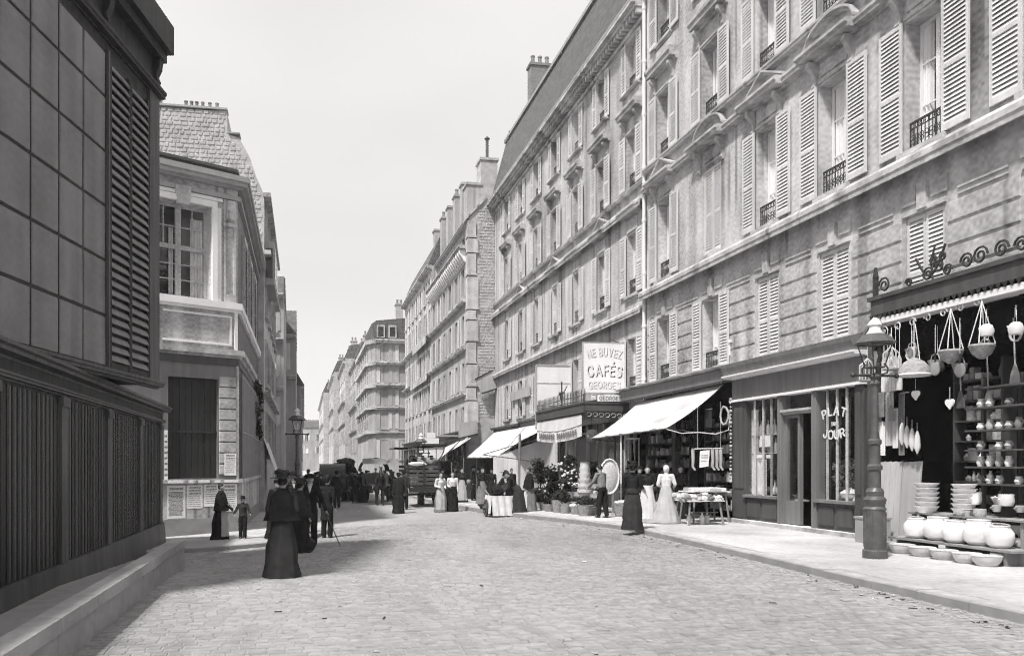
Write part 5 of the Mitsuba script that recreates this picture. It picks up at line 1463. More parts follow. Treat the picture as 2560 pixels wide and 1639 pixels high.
basin_stack(11.35, 13.55, 0.72, 6, 0.2, 'white enamel basin in the left stack before the dark doorway', 'left stack of white basins')
basin_stack(11.4, 12.72, 0.72, 6, 0.19, 'white enamel basin in the right stack at the edge', 'right stack of white basins')
k = thing('plank_bench', 'low plank bench carrying the big white pails at the right edge', 'bench')
put('plank', bx(10.9, 11.8, 11.2, 14.0, 0.22, 0.26), 'wood', k)
for y in (11.4, 12.6, 13.8):
    put('trestle', bx(10.95, 11.75, y - 0.03, y + 0.03, -0.02, 0.22), 'wood', k)
for i, y in enumerate((13.5, 13.03, 12.55, 12.12, 11.65)):
    k = thing('pail', 'big white enamel pail on the plank bench', 'pail', 'row of white pails on the plank bench')
    q_ = (0.92, 1.05, 0.97, 1.08, 0.9)[i]
    put('body', MB().lathe((11.1 + 0.05 * (i % 2), y, 0.262), [(q_ * a_, q_ * b_) for a_, b_ in [(0.12, 0), (0.2, 0.06), (0.235, 0.17), (0.225, 0.28), (0.16, 0.37), (0.17, 0.4), (0.14, 0.4)]], 18), 'enamel', k, smooth=35)
    a_ = np.linspace(0, np.pi, 10)
    put('handle', MB().tube(np.stack([11.1 + 0 * a_, y + 0.2 * np.cos(a_), 0.64 + 0.02 * np.sin(a_)], 1), 0.01, 4), 'shutter_grey', k)
    labels[k]['label'] = f'{ORD[i]} big white enamel pail from the left on the plank bench'
for i, y in enumerate((13.9, 13.4, 12.9, 12.4, 11.9, 11.5)):
    k = thing('dish', 'white oval dish on the ground', 'dish', 'white dishes on the ground before the plank bench')
    put('bowl', MB().lathe((10.72, y, 0.0), [(0.14, 0), (0.2, 0.08), (0.22, 0.16), (0.2, 0.16), (0.12, 0.05)], 16), 'enamel', k, smooth=35)
    put('rim', MB().lathe((10.72, y, 0.155), [(0.215, 0), (0.228, 0.006), (0.215, 0.014)], 16), 'shutter_grey', k)
    labels[k]['label'] = f'{ORD[i]} white dish from the left on the ground before the plank bench'
k = thing('shelf_rack', 'dark rack of small wares inside the hardware shop at the right edge', 'rack')
for z in (1.25, 1.55, 1.85, 2.2, 2.6, 2.95):
    put('shelf', bx(11.75, 12.15, 11.4, 13.1, z, z + 0.03), 'dark_wood_lit', k)
for y in (11.42, 12.3, 13.08):
    put('upright', bx(12.1, 12.16, y - 0.03, y + 0.03, 0.6, 3.2), 'dark_wood_lit', k)
r_ = random.Random(9)
for zi, z in enumerate((1.28, 1.58, 1.88, 2.23, 2.63)):
    for yi, y in enumerate(np.arange(11.5, 13.05, 0.2)[::-1]):
        if r_.random() < 0.75:
            kk = thing('jug', 'small pale jug', 'jug', 'jugs and tins on the rack at the right edge')
            mw = r_.choice(['enamel', 'shutter_grey', 'grey_cloth', 'enamel'])
            labels[kk]['label'] = f'{"white" if mw == "enamel" else "grey"} jug on the {ORD[zi]} shelf from below, {ORD[yi]} place from the left, right edge rack'
            h_ = r_.uniform(0.12, 0.2)
            put('body', MB().lathe((11.9, y, z), [(0.05, 0), (0.075, h_ * 0.4), (0.045, h_ * 0.8), (0.055, h_)], 9), mw, kk, smooth=40)
            put('handle', MB().tube([[11.9, y - 0.06, z + h_ * 0.3], [11.9, y - 0.1, z + h_ * 0.6], [11.9, y - 0.04, z + h_ * 0.9]], 0.01, 4), 'shutter_grey', kk)

# ---------------------------------------------------------------- market goods under the awnings
def table(label, x0, x1, y0, y1, h, zg, cloth=None, splay=0.08):
    k = thing('market_table', label, 'table')
    put('top', bx(x0, x1, y0, y1, zg + h - 0.03, zg + h), 'wood_pale' if not cloth else cloth, k)
    for sx, sy in ((0, 0), (1, 0), (0, 1), (1, 1)):
        x, y = x0 + (x1 - x0) * (0.1 + 0.8 * sx), y0 + (y1 - y0) * (0.12 + 0.76 * sy)
        put('leg', MB().tube([[x, y, zg + h - 0.03], [x + splay * (2 * sx - 1), y + splay * (2 * sy - 1), zg]], 0.028, 6), 'wood', k)
    put('stretcher', MB().tube([[x0 + 0.15, (y0 + y1) / 2, zg + 0.25], [x1 - 0.15, (y0 + y1) / 2, zg + 0.25]], 0.018, 5), 'wood', k)
    return k


table('trestle table covered with white lace goods before the grocer', 9.96, 11.0, 20.35, 21.3, 0.66, 0.0, 'linen')
table('higher display table behind the lace table beside the restaurant', 10.6, 11.75, 21.4, 22.3, 0.86, 0.0, 'linen')


def goods(name, label, cat, group, spots, builder):
    for i, s in enumerate(spots):
        k = thing(name, label(i) if callable(label) else label, cat, group)
        builder(k, s)


r_ = random.Random(21)
goods('lace_bundle', lambda i: f'{ORD[i % 7]} lace bundle from the left in {ORD[i // 7]} row of the trestle table', 'bundle', 'lace bundles on the trestle table',
      [(10.0 + 0.145 * (i % 7) + 0.04 * r_.random(), 20.44 + 0.25 * (i // 7) + 0.06 * r_.random(), 0.66 + 0.03 * r_.random(), r_.uniform(0.07, 0.13)) for i in range(28)],
      lambda k, s: (put('cloth', MB().ball((s[0], s[1], s[2] + s[3] * 0.3), (s[3], s[3], s[3] * 0.85), 2, 0.9), r_.choice(['white_cloth', 'linen', 'pale_cloth', 'grey_cloth']), k, smooth=30)))
goods('parcel', lambda i: f'{ORD[i % 6]} pale parcel from the left in the {("front", "middle", "back")[i // 6]} row on the higher table', 'parcel', 'parcels on the higher display table',
      [(10.7 + 0.16 * (i % 6) + 0.05 * r_.random(), 21.45 + 0.26 * (i // 6 % 3), 0.86 + 0.1 * (i // 18), 0.07) for i in range(18)],
      lambda k, s: (put('box', MB().box(s[0] - 0.07, s[0] + 0.07, s[1] - 0.1, s[1] + 0.1, s[2] + 0.002, s[2] + 0.098), r_.choice(['paper', 'pale_cloth', 'white_cloth', 'canvas_grey']), k)))
for i, (x, y, lab) in enumerate(((10.25, 20.9, 'white bottle standing under the lace table, left'), (10.55, 20.75, 'white bottle standing under the lace table, middle'), (10.8, 20.95, 'white bottle standing under the lace table, right'))):
    k = thing('stone_bottle', lab, 'bottle')
    put('body', MB().lathe((x, y, 0), [(0.06, 0), (0.065, 0.2), (0.02, 0.27), (0.025, 0.31)], 10), 'enamel', k, smooth=40)
    put('cork', MB().lathe((x, y, 0.31), [(0.02, 0), (0.02, 0.03)], 8), 'wood', k)
k = thing('paper_rail', 'rail hung with newspapers and stockings above the higher display table', 'rack')
put('rail', MB().tube([[10.9, 21.9, 2.05], [11.75, 21.9, 2.08]], 0.018, 6), 'white_paint', k)
put('cord', MB().tube([[11.0, 21.9, 2.05], [11.0, 21.9, 3.3]], 0.006, 4).tube([[11.7, 21.9, 2.08], [11.7, 21.9, 3.4]], 0.006, 4), 'white_cloth', k)
k = thing('newspaper', 'large white newspaper sheet on the rail', 'newspaper')
put('sheet', MB().hexa([(11.05, 21.88, 1.52), (11.32, 21.88, 1.56), (11.32, 21.9, 1.56), (11.05, 21.9, 1.52)], [(11.07, 21.88, 2.0), (11.36, 21.88, 2.02), (11.36, 21.9, 2.02), (11.07, 21.9, 2.0)]), 'paper', k)
put('print', bx(11.1, 11.3, 21.872, 21.88, 1.86, 1.88).box(11.1, 11.3, 21.872, 21.88, 1.8, 1.82).box(11.1, 11.28, 21.872, 21.88, 1.7, 1.715), 'ink_grey', k)
for i, (x, lab) in enumerate(((10.85, 'crumpled pale stocking at the left end of the rail'), (11.45, 'pale stocking hung right of the newspaper'), (11.58, 'second pale stocking hung right of the newspaper'), (11.7, 'pale stocking at the right end of the rail'))):
    k = thing('stocking', lab, 'stocking')
    put('leg', MB().tube([[x, 21.9, 2.04], [x + 0.01, 21.89, 1.75], [x - 0.01, 21.88, 1.55], [x + 0.05, 21.85, 1.45]], [0.05, 0.045, 0.035, 0.03], 7), 'pale_cloth', k, smooth=50)
    put('peg', bx(x - 0.01, x + 0.01, 21.87, 21.93, 2.03, 2.08), 'wood', k)
k = thing('hoop_rack', 'wire hoop with long pale strips hanging under the broad awning', 'rack')
a = np.linspace(0, 6.283, 17)
put('hoop', MB().tube(np.stack([10.75 + 0.22 * np.cos(a), 26.0 + 0.22 * np.sin(a), 0 * a + 2.47], 1), 0.025, 5), 'white_paint', k)
for i in range(7):
    q = i * 0.9
    put('strip', MB().tube([[10.75 + 0.22 * math.cos(q), 26 + 0.22 * math.sin(q), 2.45], [10.75 + 0.22 * math.cos(q), 26 + 0.22 * math.sin(q), 1.5 + 0.25 * (i % 3)]], 0.022, 5), 'pale_cloth', k)
k = thing('awning_pole', 'pale upright pole carrying the free edge of the broad awning', 'pole')
put('pole', MB().tube([[10.3, 25.9, 0.0], [10.3, 25.9, 2.6]], 0.03, 8), 'white_paint', k)
put('strip', MB().tube([[10.42, 25.9, 1.4], [10.42, 25.9, 2.5]], 0.024, 6), 'pale_cloth', k)
k = thing('oval_basket', 'big white oval wicker basket standing on end behind the man', 'basket')
put('bowl', MB().ball((9.75, 25.6, 1.22), (0.33, 0.14, 0.56), 3), 'basket_pale', k, smooth=True)
put('rim', MB().tube(np.stack([9.75 + 0.33 * np.cos(a), 25.52 + 0 * a, 1.22 + 0.56 * np.sin(a)], 1), 0.035, 5), 'white_paint', k)
k = thing('pale_basket_stack', 'tall stack of pale baskets between the shrubs and the man', 'basket stack')
for i in range(6):
    put('basket', MB().lathe((9.5, 27.2, 0.55 + 0.19 * i), [(0.16, 0), (0.26 - 0.02 * i, 0.1), (0.27 - 0.02 * i, 0.2), (0.2, 0.2)], 14), 'basket_pale', k, smooth=30)
# tiered stand of produce
st = thing('produce_stand', 'stepped wooden stand of produce crates beneath the café canopy', 'stand')
for i, (x, z) in enumerate(((9.15, 0.25), (9.6, 0.55), (10.05, 0.85))):
    put('step', bx(x, x + 0.44, 26.9, 30.2, z + side_right(28) - 0.04, z + side_right(28)), 'wood', st)
for y in (26.95, 28.5, 30.1):
    put('upright', bx(9.2, 9.26, y, y + 0.06, -0.15, 0.2).box(10.4, 10.46, y, y + 0.06, -0.15, 0.8), 'wood', st)
r_ = random.Random(31)
for j, (x, z) in enumerate(((9.15, 0.25), (9.6, 0.55), (10.05, 0.85))):
    for i in range(5):
        y = 27.0 + 0.64 * i
        zz = z + float(side_right(28)) + 0.002
        k = thing('produce_crate', 'x', 'crate', f'{("front", "middle", "back")[j]} row of produce crates on the stepped stand')
        labels[k]['label'] = f'{ORD[i]} produce crate from the right in the {("front", "middle", "back")[j]} row of the stepped stand'
        put('side', bx(x + 0.02, x + 0.42, y, y + 0.02, zz, zz + 0.14).box(x + 0.02, x + 0.42, y + 0.56, y + 0.58, zz, zz + 0.14).box(x + 0.02, x + 0.04, y + 0.02, y + 0.56, zz, zz + 0.14).box(x + 0.4, x + 0.42, y + 0.02, y + 0.56, zz, zz + 0.14), 'wood_pale', k)
        pr = MB()
        mm = r_.choice(['leaf_dark', 'leaf', 'white_cloth', 'pale_cloth', 'leaf_dark'])
        for _ in range(14):
            pr.ball((x + 0.1 + 0.24 * r_.random(), y + 0.08 + 0.42 * r_.random(), zz + 0.12 + 0.05 * r_.random()), r_.uniform(0.05, 0.085), 1, 0.3)
        tag(put('produce', pr, mm, k, smooth=50), kind='stuff')


def shrub(x, y, z, h, r, label, m='leaf_dark', flowers=0, seed=0, size=0.085):
    k = thing('potted_shrub', label, 'shrub')
    fo = MB()
    gj = random.Random(seed)
    for i in range(11):
        t = gj.random()
        q = r * (0.8 - 0.5 * t)
        leaves(fo, (x + gj.uniform(-1, 1) * q, y + gj.uniform(-1, 1) * q, z + 0.32 + (h - 0.45) * t), (r * gj.uniform(0.35, 0.7), r * gj.uniform(0.35, 0.7), (h - 0.3) * gj.uniform(0.1, 0.2)), 75, size * gj.uniform(0.7, 1.5), seed + i, hollow=0.15)
    put('foliage', fo, m, k)
    put('stem', MB().tube([[x, y, z + 0.1], [x, y, z + h * 0.8]], 0.025, 5), 'bark', k)
    put('pot', MB().lathe((x, y, z), [(0.13, 0), (0.18, 0.26), (0.2, 0.27), (0.2, 0.31)], 12), 'basket', k)
    if flowers:
        fl = MB(); g = random.Random(seed)
        for _ in range(flowers):
            a_ = g.random() * 6.28; t = g.random()
            fl.ball((x + r * (0.95 - 0.5 * t) * math.cos(a_) * g.uniform(0.8, 1.2), y + r * (0.95 - 0.5 * t) * math.sin(a_), z + 0.4 + (h - 0.4) * t), g.uniform(0.02, 0.055), 1, 0.9)
        tag(put('flowers', fl, 'white_cloth', k), kind='stuff')


zs_ = float(side_right(30))
shrub(9.0, 30.9, zs_, 2.25, 0.42, 'tallest dark conical potted shrub at the left of the produce stand', seed=1)
shrub(9.3, 29.9, zs_, 1.75, 0.45, 'dark potted shrub with white blossoms in front of the tallest one', flowers=34, seed=11)
shrub(10.1, 30.6, zs_ + 0.3, 1.7, 0.4, 'dark potted shrub with scattered white blossoms under the canopy', flowers=30, seed=21)
shrub(9.55, 28.9, zs_ + 0.4, 1.1, 0.42, 'bushy white flowering plant on the produce stand', 'leaf', flowers=60, seed=31)
shrub(8.75, 29.6, zs_, 0.95, 0.34, 'low leafy plant at the kerb side of the shrubs', 'leaf', flowers=5, seed=41)
shrub(10.4, 29.0, zs_ + 0.5, 1.3, 0.36, 'leafy plant at the back of the produce stand', 'leaf_dark', flowers=8, seed=51)

# ---------------------------------------------------------------- more wares: the hardware shop and the grocer's dim inside
r_ = random.Random(77)
KINDS = ('frying_pan', 'coil', 'basket', 'broom', 'kettle')
for i in range(20):
    u = 15.2 - 0.2 * i + 0.06 * r_.random()
    w_ = 0.12 + 0.2 * (i % 3)
    kd = KINDS[(i * 3 + i // 5) % 5]
    z = 4.3 - 0.1 * r_.random()
    tn = r_.choice(['grey_iron', 'basket', 'shutter_grey', 'white_cloth', 'wood', 'zinc'])
    nm = {'frying_pan': 'frying pan', 'coil': 'coil of cord', 'basket': 'small wicker basket', 'broom': 'broom head', 'kettle': 'kettle'}[kd]
    k = thing(kd, f'{nm} hung {ORD[i % 10]} from the left in the {"left" if i < 10 else "right"} half of the hardware canopy', nm.split()[-1])
    drop = 0.15 + 0.5 * r_.random()
    put('cord', MB(FR).tube([[u, w_, z], [u, w_, z - drop]], 0.006, 4), 'white_cloth', k)
    zz = z - drop
    if kd == 'frying_pan':
        put('pan', MB(FR).ball((u, w_, zz - 0.3), (0.13, 0.02, 0.13), 2), tn, k, smooth=40)
        put('handle', MB(FR).box(u - 0.012, u + 0.012, w_ - 0.01, w_ + 0.01, zz - 0.2, zz), 'black_iron', k)
    elif kd == 'coil':
        q = np.linspace(0, 6.283 * 3, 40)
        put('loop', MB(FR).tube(np.stack([u + 0.11 * np.cos(q), w_ + 0.012 * q / 6.28, zz - 0.12 + 0.12 * np.sin(q)], 1), 0.014, 4), 'pale_cloth', k)
    elif kd == 'basket':
        put('bowl', MB(FR).lathe((u, w_, zz - 0.3), [(0.08, 0), (0.13, 0.16), (0.135, 0.18), (0.11, 0.18)], 12), 'basket', k, smooth=30)
        put('hoop', MB(FR).tube([[u - 0.12, w_, zz - 0.13], [u - 0.08, w_, zz - 0.02], [u, w_, zz], [u + 0.08, w_, zz - 0.02], [u + 0.12, w_, zz - 0.13]], 0.012, 4), 'basket', k)
    elif kd == 'broom':
        put('stick', MB(FR).tube([[u, w_, zz - 0.8], [u + 0.03, w_, zz]], 0.012, 5), 'wood_pale', k)
        put('bristles', MB(FR).lathe((u, w_, zz - 1.12), [(0.11, 0), (0.09, 0.15), (0.03, 0.32)], 10, 1.0, 0.4), tn, k)
    else:
        put('pot', MB(FR).lathe((u, w_, zz - 0.3), [(0.1, 0), (0.12, 0.08), (0.09, 0.17), (0.05, 0.2)], 12), tn, k, smooth=40)
        put('spout', MB(FR).tube([[u + 0.1, w_, zz - 0.22], [u + 0.17, w_, zz - 0.14]], [0.025, 0.015], 6), tn, k)
for u, z, lab in ((15.25, 3.35, 'wire bird cage nearest the lamp, hung under the hardware canopy'), (14.55, 3.5, 'second wire bird cage, hung right of the long white brushes')):
    k = thing('bird_cage', lab, 'cage')
    cg = MB(FR)
    for q in np.linspace(0, 6.283, 15)[:-1]:
        cg.tube([[u + 0.15 * math.cos(q), 0.7 + 0.15 * math.sin(q), z], [u + 0.15 * math.cos(q), 0.7 + 0.15 * math.sin(q), z + 0.3], [u, 0.7, z + 0.45]], 0.006, 3)
    tag(put('wires', cg, 'white_paint', k), kind='stuff')
    put('floor', MB(FR).lathe((u, 0.7, z - 0.03), [(0.16, 0), (0.16, 0.03)], 14), 'wood', k)
    put('hook', MB(FR).tube([[u, 0.7, z + 0.45], [u, 0.7, z + 0.8]], 0.006, 4), 'white_paint', k)


def dim_shelves(label, u0, u1, w_, z0, z1, rows, seed, name='shelf_unit'):
    k = thing(name, label, 'shelves')
    r = random.Random(seed)
    put('upright', MB(FR).box(u0 - 0.04, u0, w_ - 0.3, w_, z0, z1).box(u1, u1 + 0.04, w_ - 0.3, w_, z0, z1), 'dark_wood_lit', k)
    for i in range(rows):
        z = z0 + (z1 - z0) * i / rows
        put('shelf', MB(FR).box(u0, u1, w_ - 0.3, w_, z, z + 0.03), 'dark_wood_lit', k)
        g = {m_: MB(FR) for m_ in ('pale_cloth', 'grey_cloth', 'basket', 'enamel')}
        u = u0 + 0.05
        while u < u1 - 0.15:
            b_ = r.uniform(0.07, 0.16); h_ = r.uniform(0.1, (z1 - z0) / rows * 0.8)
            m_ = r.choice(list(g))
            if r.random() < 0.8:
                if r.random() < 0.5:
                    g[m_].box(u, u + b_, w_ - 0.2, w_ - 0.04, z + 0.031, z + 0.03 + h_)
                else:
                    g[m_].lathe((u + b_ / 2, w_ - 0.12, z + 0.031), [(b_ * 0.4, 0), (b_ * 0.5, h_ * 0.5), (b_ * 0.2, h_ * 0.85), (b_ * 0.22, h_)], 8)
            u += b_ + 0.03
        for m_, q in g.items():
            if q.n:
                tag(put('wares', q, m_, k), kind='stuff')


dim_shelves('crowded shelves inside the hardware shop behind the doorway', 13.2, 14.3, -0.5, 0.1, 3.6, 9, 3)
dim_shelves('crowded shelves deep in the shade of the grocer behind the lace table', 22.0, 24.8, -0.6, 0.2, 3.2, 7, 4)
dim_shelves('crowded shelves deep in the shade of the grocer behind the oval basket', 25.9, 29.4, -0.6, 0.2, 3.2, 7, 5)
r_ = random.Random(15)
for i in range(12):
    u = 22.4 + 0.58 * i
    k = thing('hung_cloth', f'{ORD[11 - i] if 11 - i < 10 else "last but one" if i == 1 else "last"} dim cloth from the left on the rail under the broad awning', 'cloth')
    zt = 3.3 - 0.1 * r_.random(); L = r_.uniform(0.5, 1.2)
    put('drape', curtain_sheet(FR, u - 0.16, u + 0.16, 0.5 + 0.1 * (i % 2), zt - L, zt, 0.035, 2, i, 12), r_.choice(['charcoal_wool', 'black_wool', 'grey_cloth', 'charcoal_wool', 'leather']), k)
    put('peg', MB(FR).box(u - 0.17, u + 0.17, 0.48 + 0.1 * (i % 2), 0.52 + 0.1 * (i % 2), zt, zt + 0.03), 'wood', k)

# dark stalls under the far awnings and more baskets of greens by the kerb
for i, (x0, x1, y0, y1, zt, lab) in enumerate(((8.6, 9.5, 41.0, 44.5, 2.2, 'dark draped market stall under the large pale awning'), (8.2, 9.2, 46.0, 50.0, 2.0, 'dark draped market stall farther under the awnings'), (8.0, 9.2, 52.0, 57.0, 2.1, 'farthest dark draped market stall on the right pavement'))):
    k = thing('market_stall', lab, 'stall')
    z = float(side_right(y0))
    put('counter', bx(x0, x1, y0, y1, z, z + 0.8), 'charcoal_wool', k)
    put('back_cloth', MB().box(x1 + 0.3, x1 + 0.33, y0, y1, z, z + zt), 'black_wool', k)
    put('end_cloth', MB().box(x0 - 0.2, x1 + 0.3, y1, y1 + 0.03, z, z + zt), 'black_wool', k)
    for u, v in ((x0, y0), (x1 + 0.3, y0), (x0, y1)):
        put('pole', MB().tube([[u, v, z], [u, v, z + zt]], 0.03, 6), 'wood', k)
    hp = MB(); g = random.Random(i)
    for _ in range(40):
        hp.ball((g.uniform(x0, x1), g.uniform(y0, y1), z + 0.84), g.uniform(0.07, 0.16), 1, 0.5)
    tag(put('goods', hp, ('grey_cloth', 'leaf_dark', 'charcoal_wool')[i], k, smooth=50), kind='stuff')
r_ = random.Random(8)
for i, (x, y) in enumerate(((8.75, 27.9), (8.8, 27.2), (8.95, 26.5), (9.3, 26.1), (8.7, 28.7), (9.9, 24.9), (10.2, 23.9), (9.75, 23.1), (10.4, 23.3), (8.95, 25.6))):
    zz = float(side_right(y))
    k = thing('produce_basket', f'{ORD[i]} of the round baskets of greens standing on the right pavement around the man', 'basket', 'baskets of greens on the right pavement')
    r = r_.uniform(0.2, 0.28); h_ = r_.uniform(0.2, 0.42)
    put('bowl', MB().lathe((x, y, zz), [(r * 0.7, 0), (r, h_), (r * 1.05, h_ + 0.02), (r * 0.9, h_ + 0.02)], 14), 'basket', k, smooth=30)
    pr = MB()
    if i % 3 == 2:
        for _ in range(16):
            pr.ball((x + r_.uniform(-0.7, 0.7) * r, y + r_.uniform(-0.7, 0.7) * r, zz + h_ + 0.05 * r_.random()), r_.uniform(0.05, 0.08), 1, 0.5)
    else:
        leaves(pr, (x, y, zz + h_ + 0.1), (r * 1.1, r * 1.1, 0.24), 150, 0.07, 300 + i, hollow=0.1)
    tag(put('produce', pr, ('leaf', 'leaf_dark', 'white_cloth')[i % 3], k), kind='stuff')

put('scroll', MB(FH).tube(scroll(13.05, 5.28, 0.15, 1.6, 1), 0.022, 5), 'black_iron', hw)
put('scroll', MB(FH).tube(scroll(12.75, 5.3, 0.17, 1.6, -1), 0.022, 5), 'black_iron', hw)
r_ = random.Random(99)
for i in range(34):     # the heap of mixed crockery at the right edge
    y, x = 11.45 + 1.6 * ((i * 0.618) % 1), 11.3 + 0.45 * r_.random()
    lvl = 0.262 if i % 3 else 0.72
    if i % 3:
        x = 11.45 + 0.25 * r_.random()
    r = r_.uniform(0.06, 0.13); h_ = r_.uniform(0.07, 0.2)
    mm = r_.choice(['enamel', 'enamel', 'pale_cloth', 'shutter_grey', 'basket_pale'])
    z = lvl + 0.1 * (i // 12) + (0.02 if lvl < 0.5 else 0)
    kd = r_.choice(['cup', 'bowl', 'crock'])
    k = thing(kd, f'{"white" if mm == "enamel" else "greyish"} {kd}, {ORD[i % 10]} counted in the {("lower", "middle", "upper", "top")[i // 10]} layer of the crockery heap', kd, 'mixed crockery heaped at the right edge')
    pr_ = {'cup': [(r * 0.5, 0), (r * 0.6, h_ * 0.6), (r * 0.62, h_), (r * 0.5, h_)], 'bowl': [(r * 0.5, 0), (r, h_ * 0.6), (r * 1.08, h_ * 0.7), (r * 0.9, h_ * 0.7)], 'crock': [(r * 0.8, 0), (r, h_ * 0.4), (r * 0.9, h_ * 0.9), (r * 0.95, h_ * 1.1), (r * 0.7, h_ * 1.1)]}[kd]
    put('body', MB().lathe((x, y, z), pr_, 12), mm, k, smooth=35)
    put('handle', MB().tube([[x - r * 0.6, y, z + h_ * 0.8], [x - r * 1.15, y, z + h_ * 0.6], [x - r * 0.6, y, z + h_ * 0.3]], 0.01, 4), mm, k)
k = thing('crockery_shelf', 'low plank shelf behind the pails holding part of the crockery heap', 'shelf')
put('plank', bx(11.25, 11.85, 11.3, 13.9, 0.69, 0.72), 'wood', k)
for y in (11.4, 12.6, 13.8):
    put('leg', bx(11.3, 11.36, y, y + 0.06, -0.02, 0.69).box(11.75, 11.81, y, y + 0.06, -0.02, 0.69), 'wood', k)

# ---------------------------------------------------------------- people
ICO = trimesh.creation.icosphere(subdivisions=1).vertices
ICO2 = trimesh.creation.icosphere(subdivisions=2).vertices


def bone(p, r, q, s, hi=False):
    I = ICO2 if hi else ICO
    return m3.Manifold.hull_points(np.ascontiguousarray(np.vstack([I * np.broadcast_to(r, 3) + p, I * np.broadcast_to(s, 3) + q])))


def union(parts):
    m = m3.Manifold.batch_boolean(parts, m3.OpType.Add).to_mesh()
    return np.array(m.vert_properties[:, :3]), np.array(m.tri_verts)


def smoothed(parts, edge, it=8):
    m = m3.Manifold.batch_boolean(parts, m3.OpType.Add).refine_to_length(edge).to_mesh()
    t = trimesh.Trimesh(np.array(m.vert_properties[:, :3]), np.array(m.tri_verts), process=False)
    t.merge_vertices()
    trimesh.smoothing.filter_taubin(t, lamb=0.5, nu=0.52, iterations=it)
    return np.array(t.vertices), np.array(t.faces)


def rings(rows, n=32, folds=9, seed=0, arc=None):
    """rows: (f, z, a, b, fold): a closed or partial tube of ellipses, centre moved forward by f. Local axes: s (left), f (forward), z."""
    full = arc is None
    th = np.linspace(0, 2 * np.pi, n, endpoint=False) if full else np.linspace(arc[0], arc[1], n)
    g = np.random.default_rng(seed); ph = g.uniform(0, 6.28, 3)
    out = []
    for f, z, a, b, fo in rows:
        k = 1 + fo * (0.6 * np.sin(th * folds + ph[0]) + 0.4 * np.sin(th * (folds * 1.7 // 1) + ph[1]))
        out.append(np.stack([a * np.sin(th) * k, f + b * np.cos(th) * k, np.full(n, z)], 1))
    P = np.array(out)
    nz = meshkit.fbm(P * 13.0 + seed, 3, seed) - 0.5
    P[..., :2] *= (1 + 0.22 * nz * (P[..., 2:] < 0.78)[..., 0])[..., None]
    m = MB()
    if full:
        m.grid(np.concatenate([P, P[:, :1]], 1))
        for k_, rev in ((0, 1), (-1, 0)):
            c = P[k_].mean(0); i = np.arange(n); r_ = i[::-1] if rev else i
            m.add(np.vstack([P[k_], c[None]]), np.stack([r_, np.roll(r_, -1), np.full(n, n)], 1))
    else:
        m.grid(P)
    return m


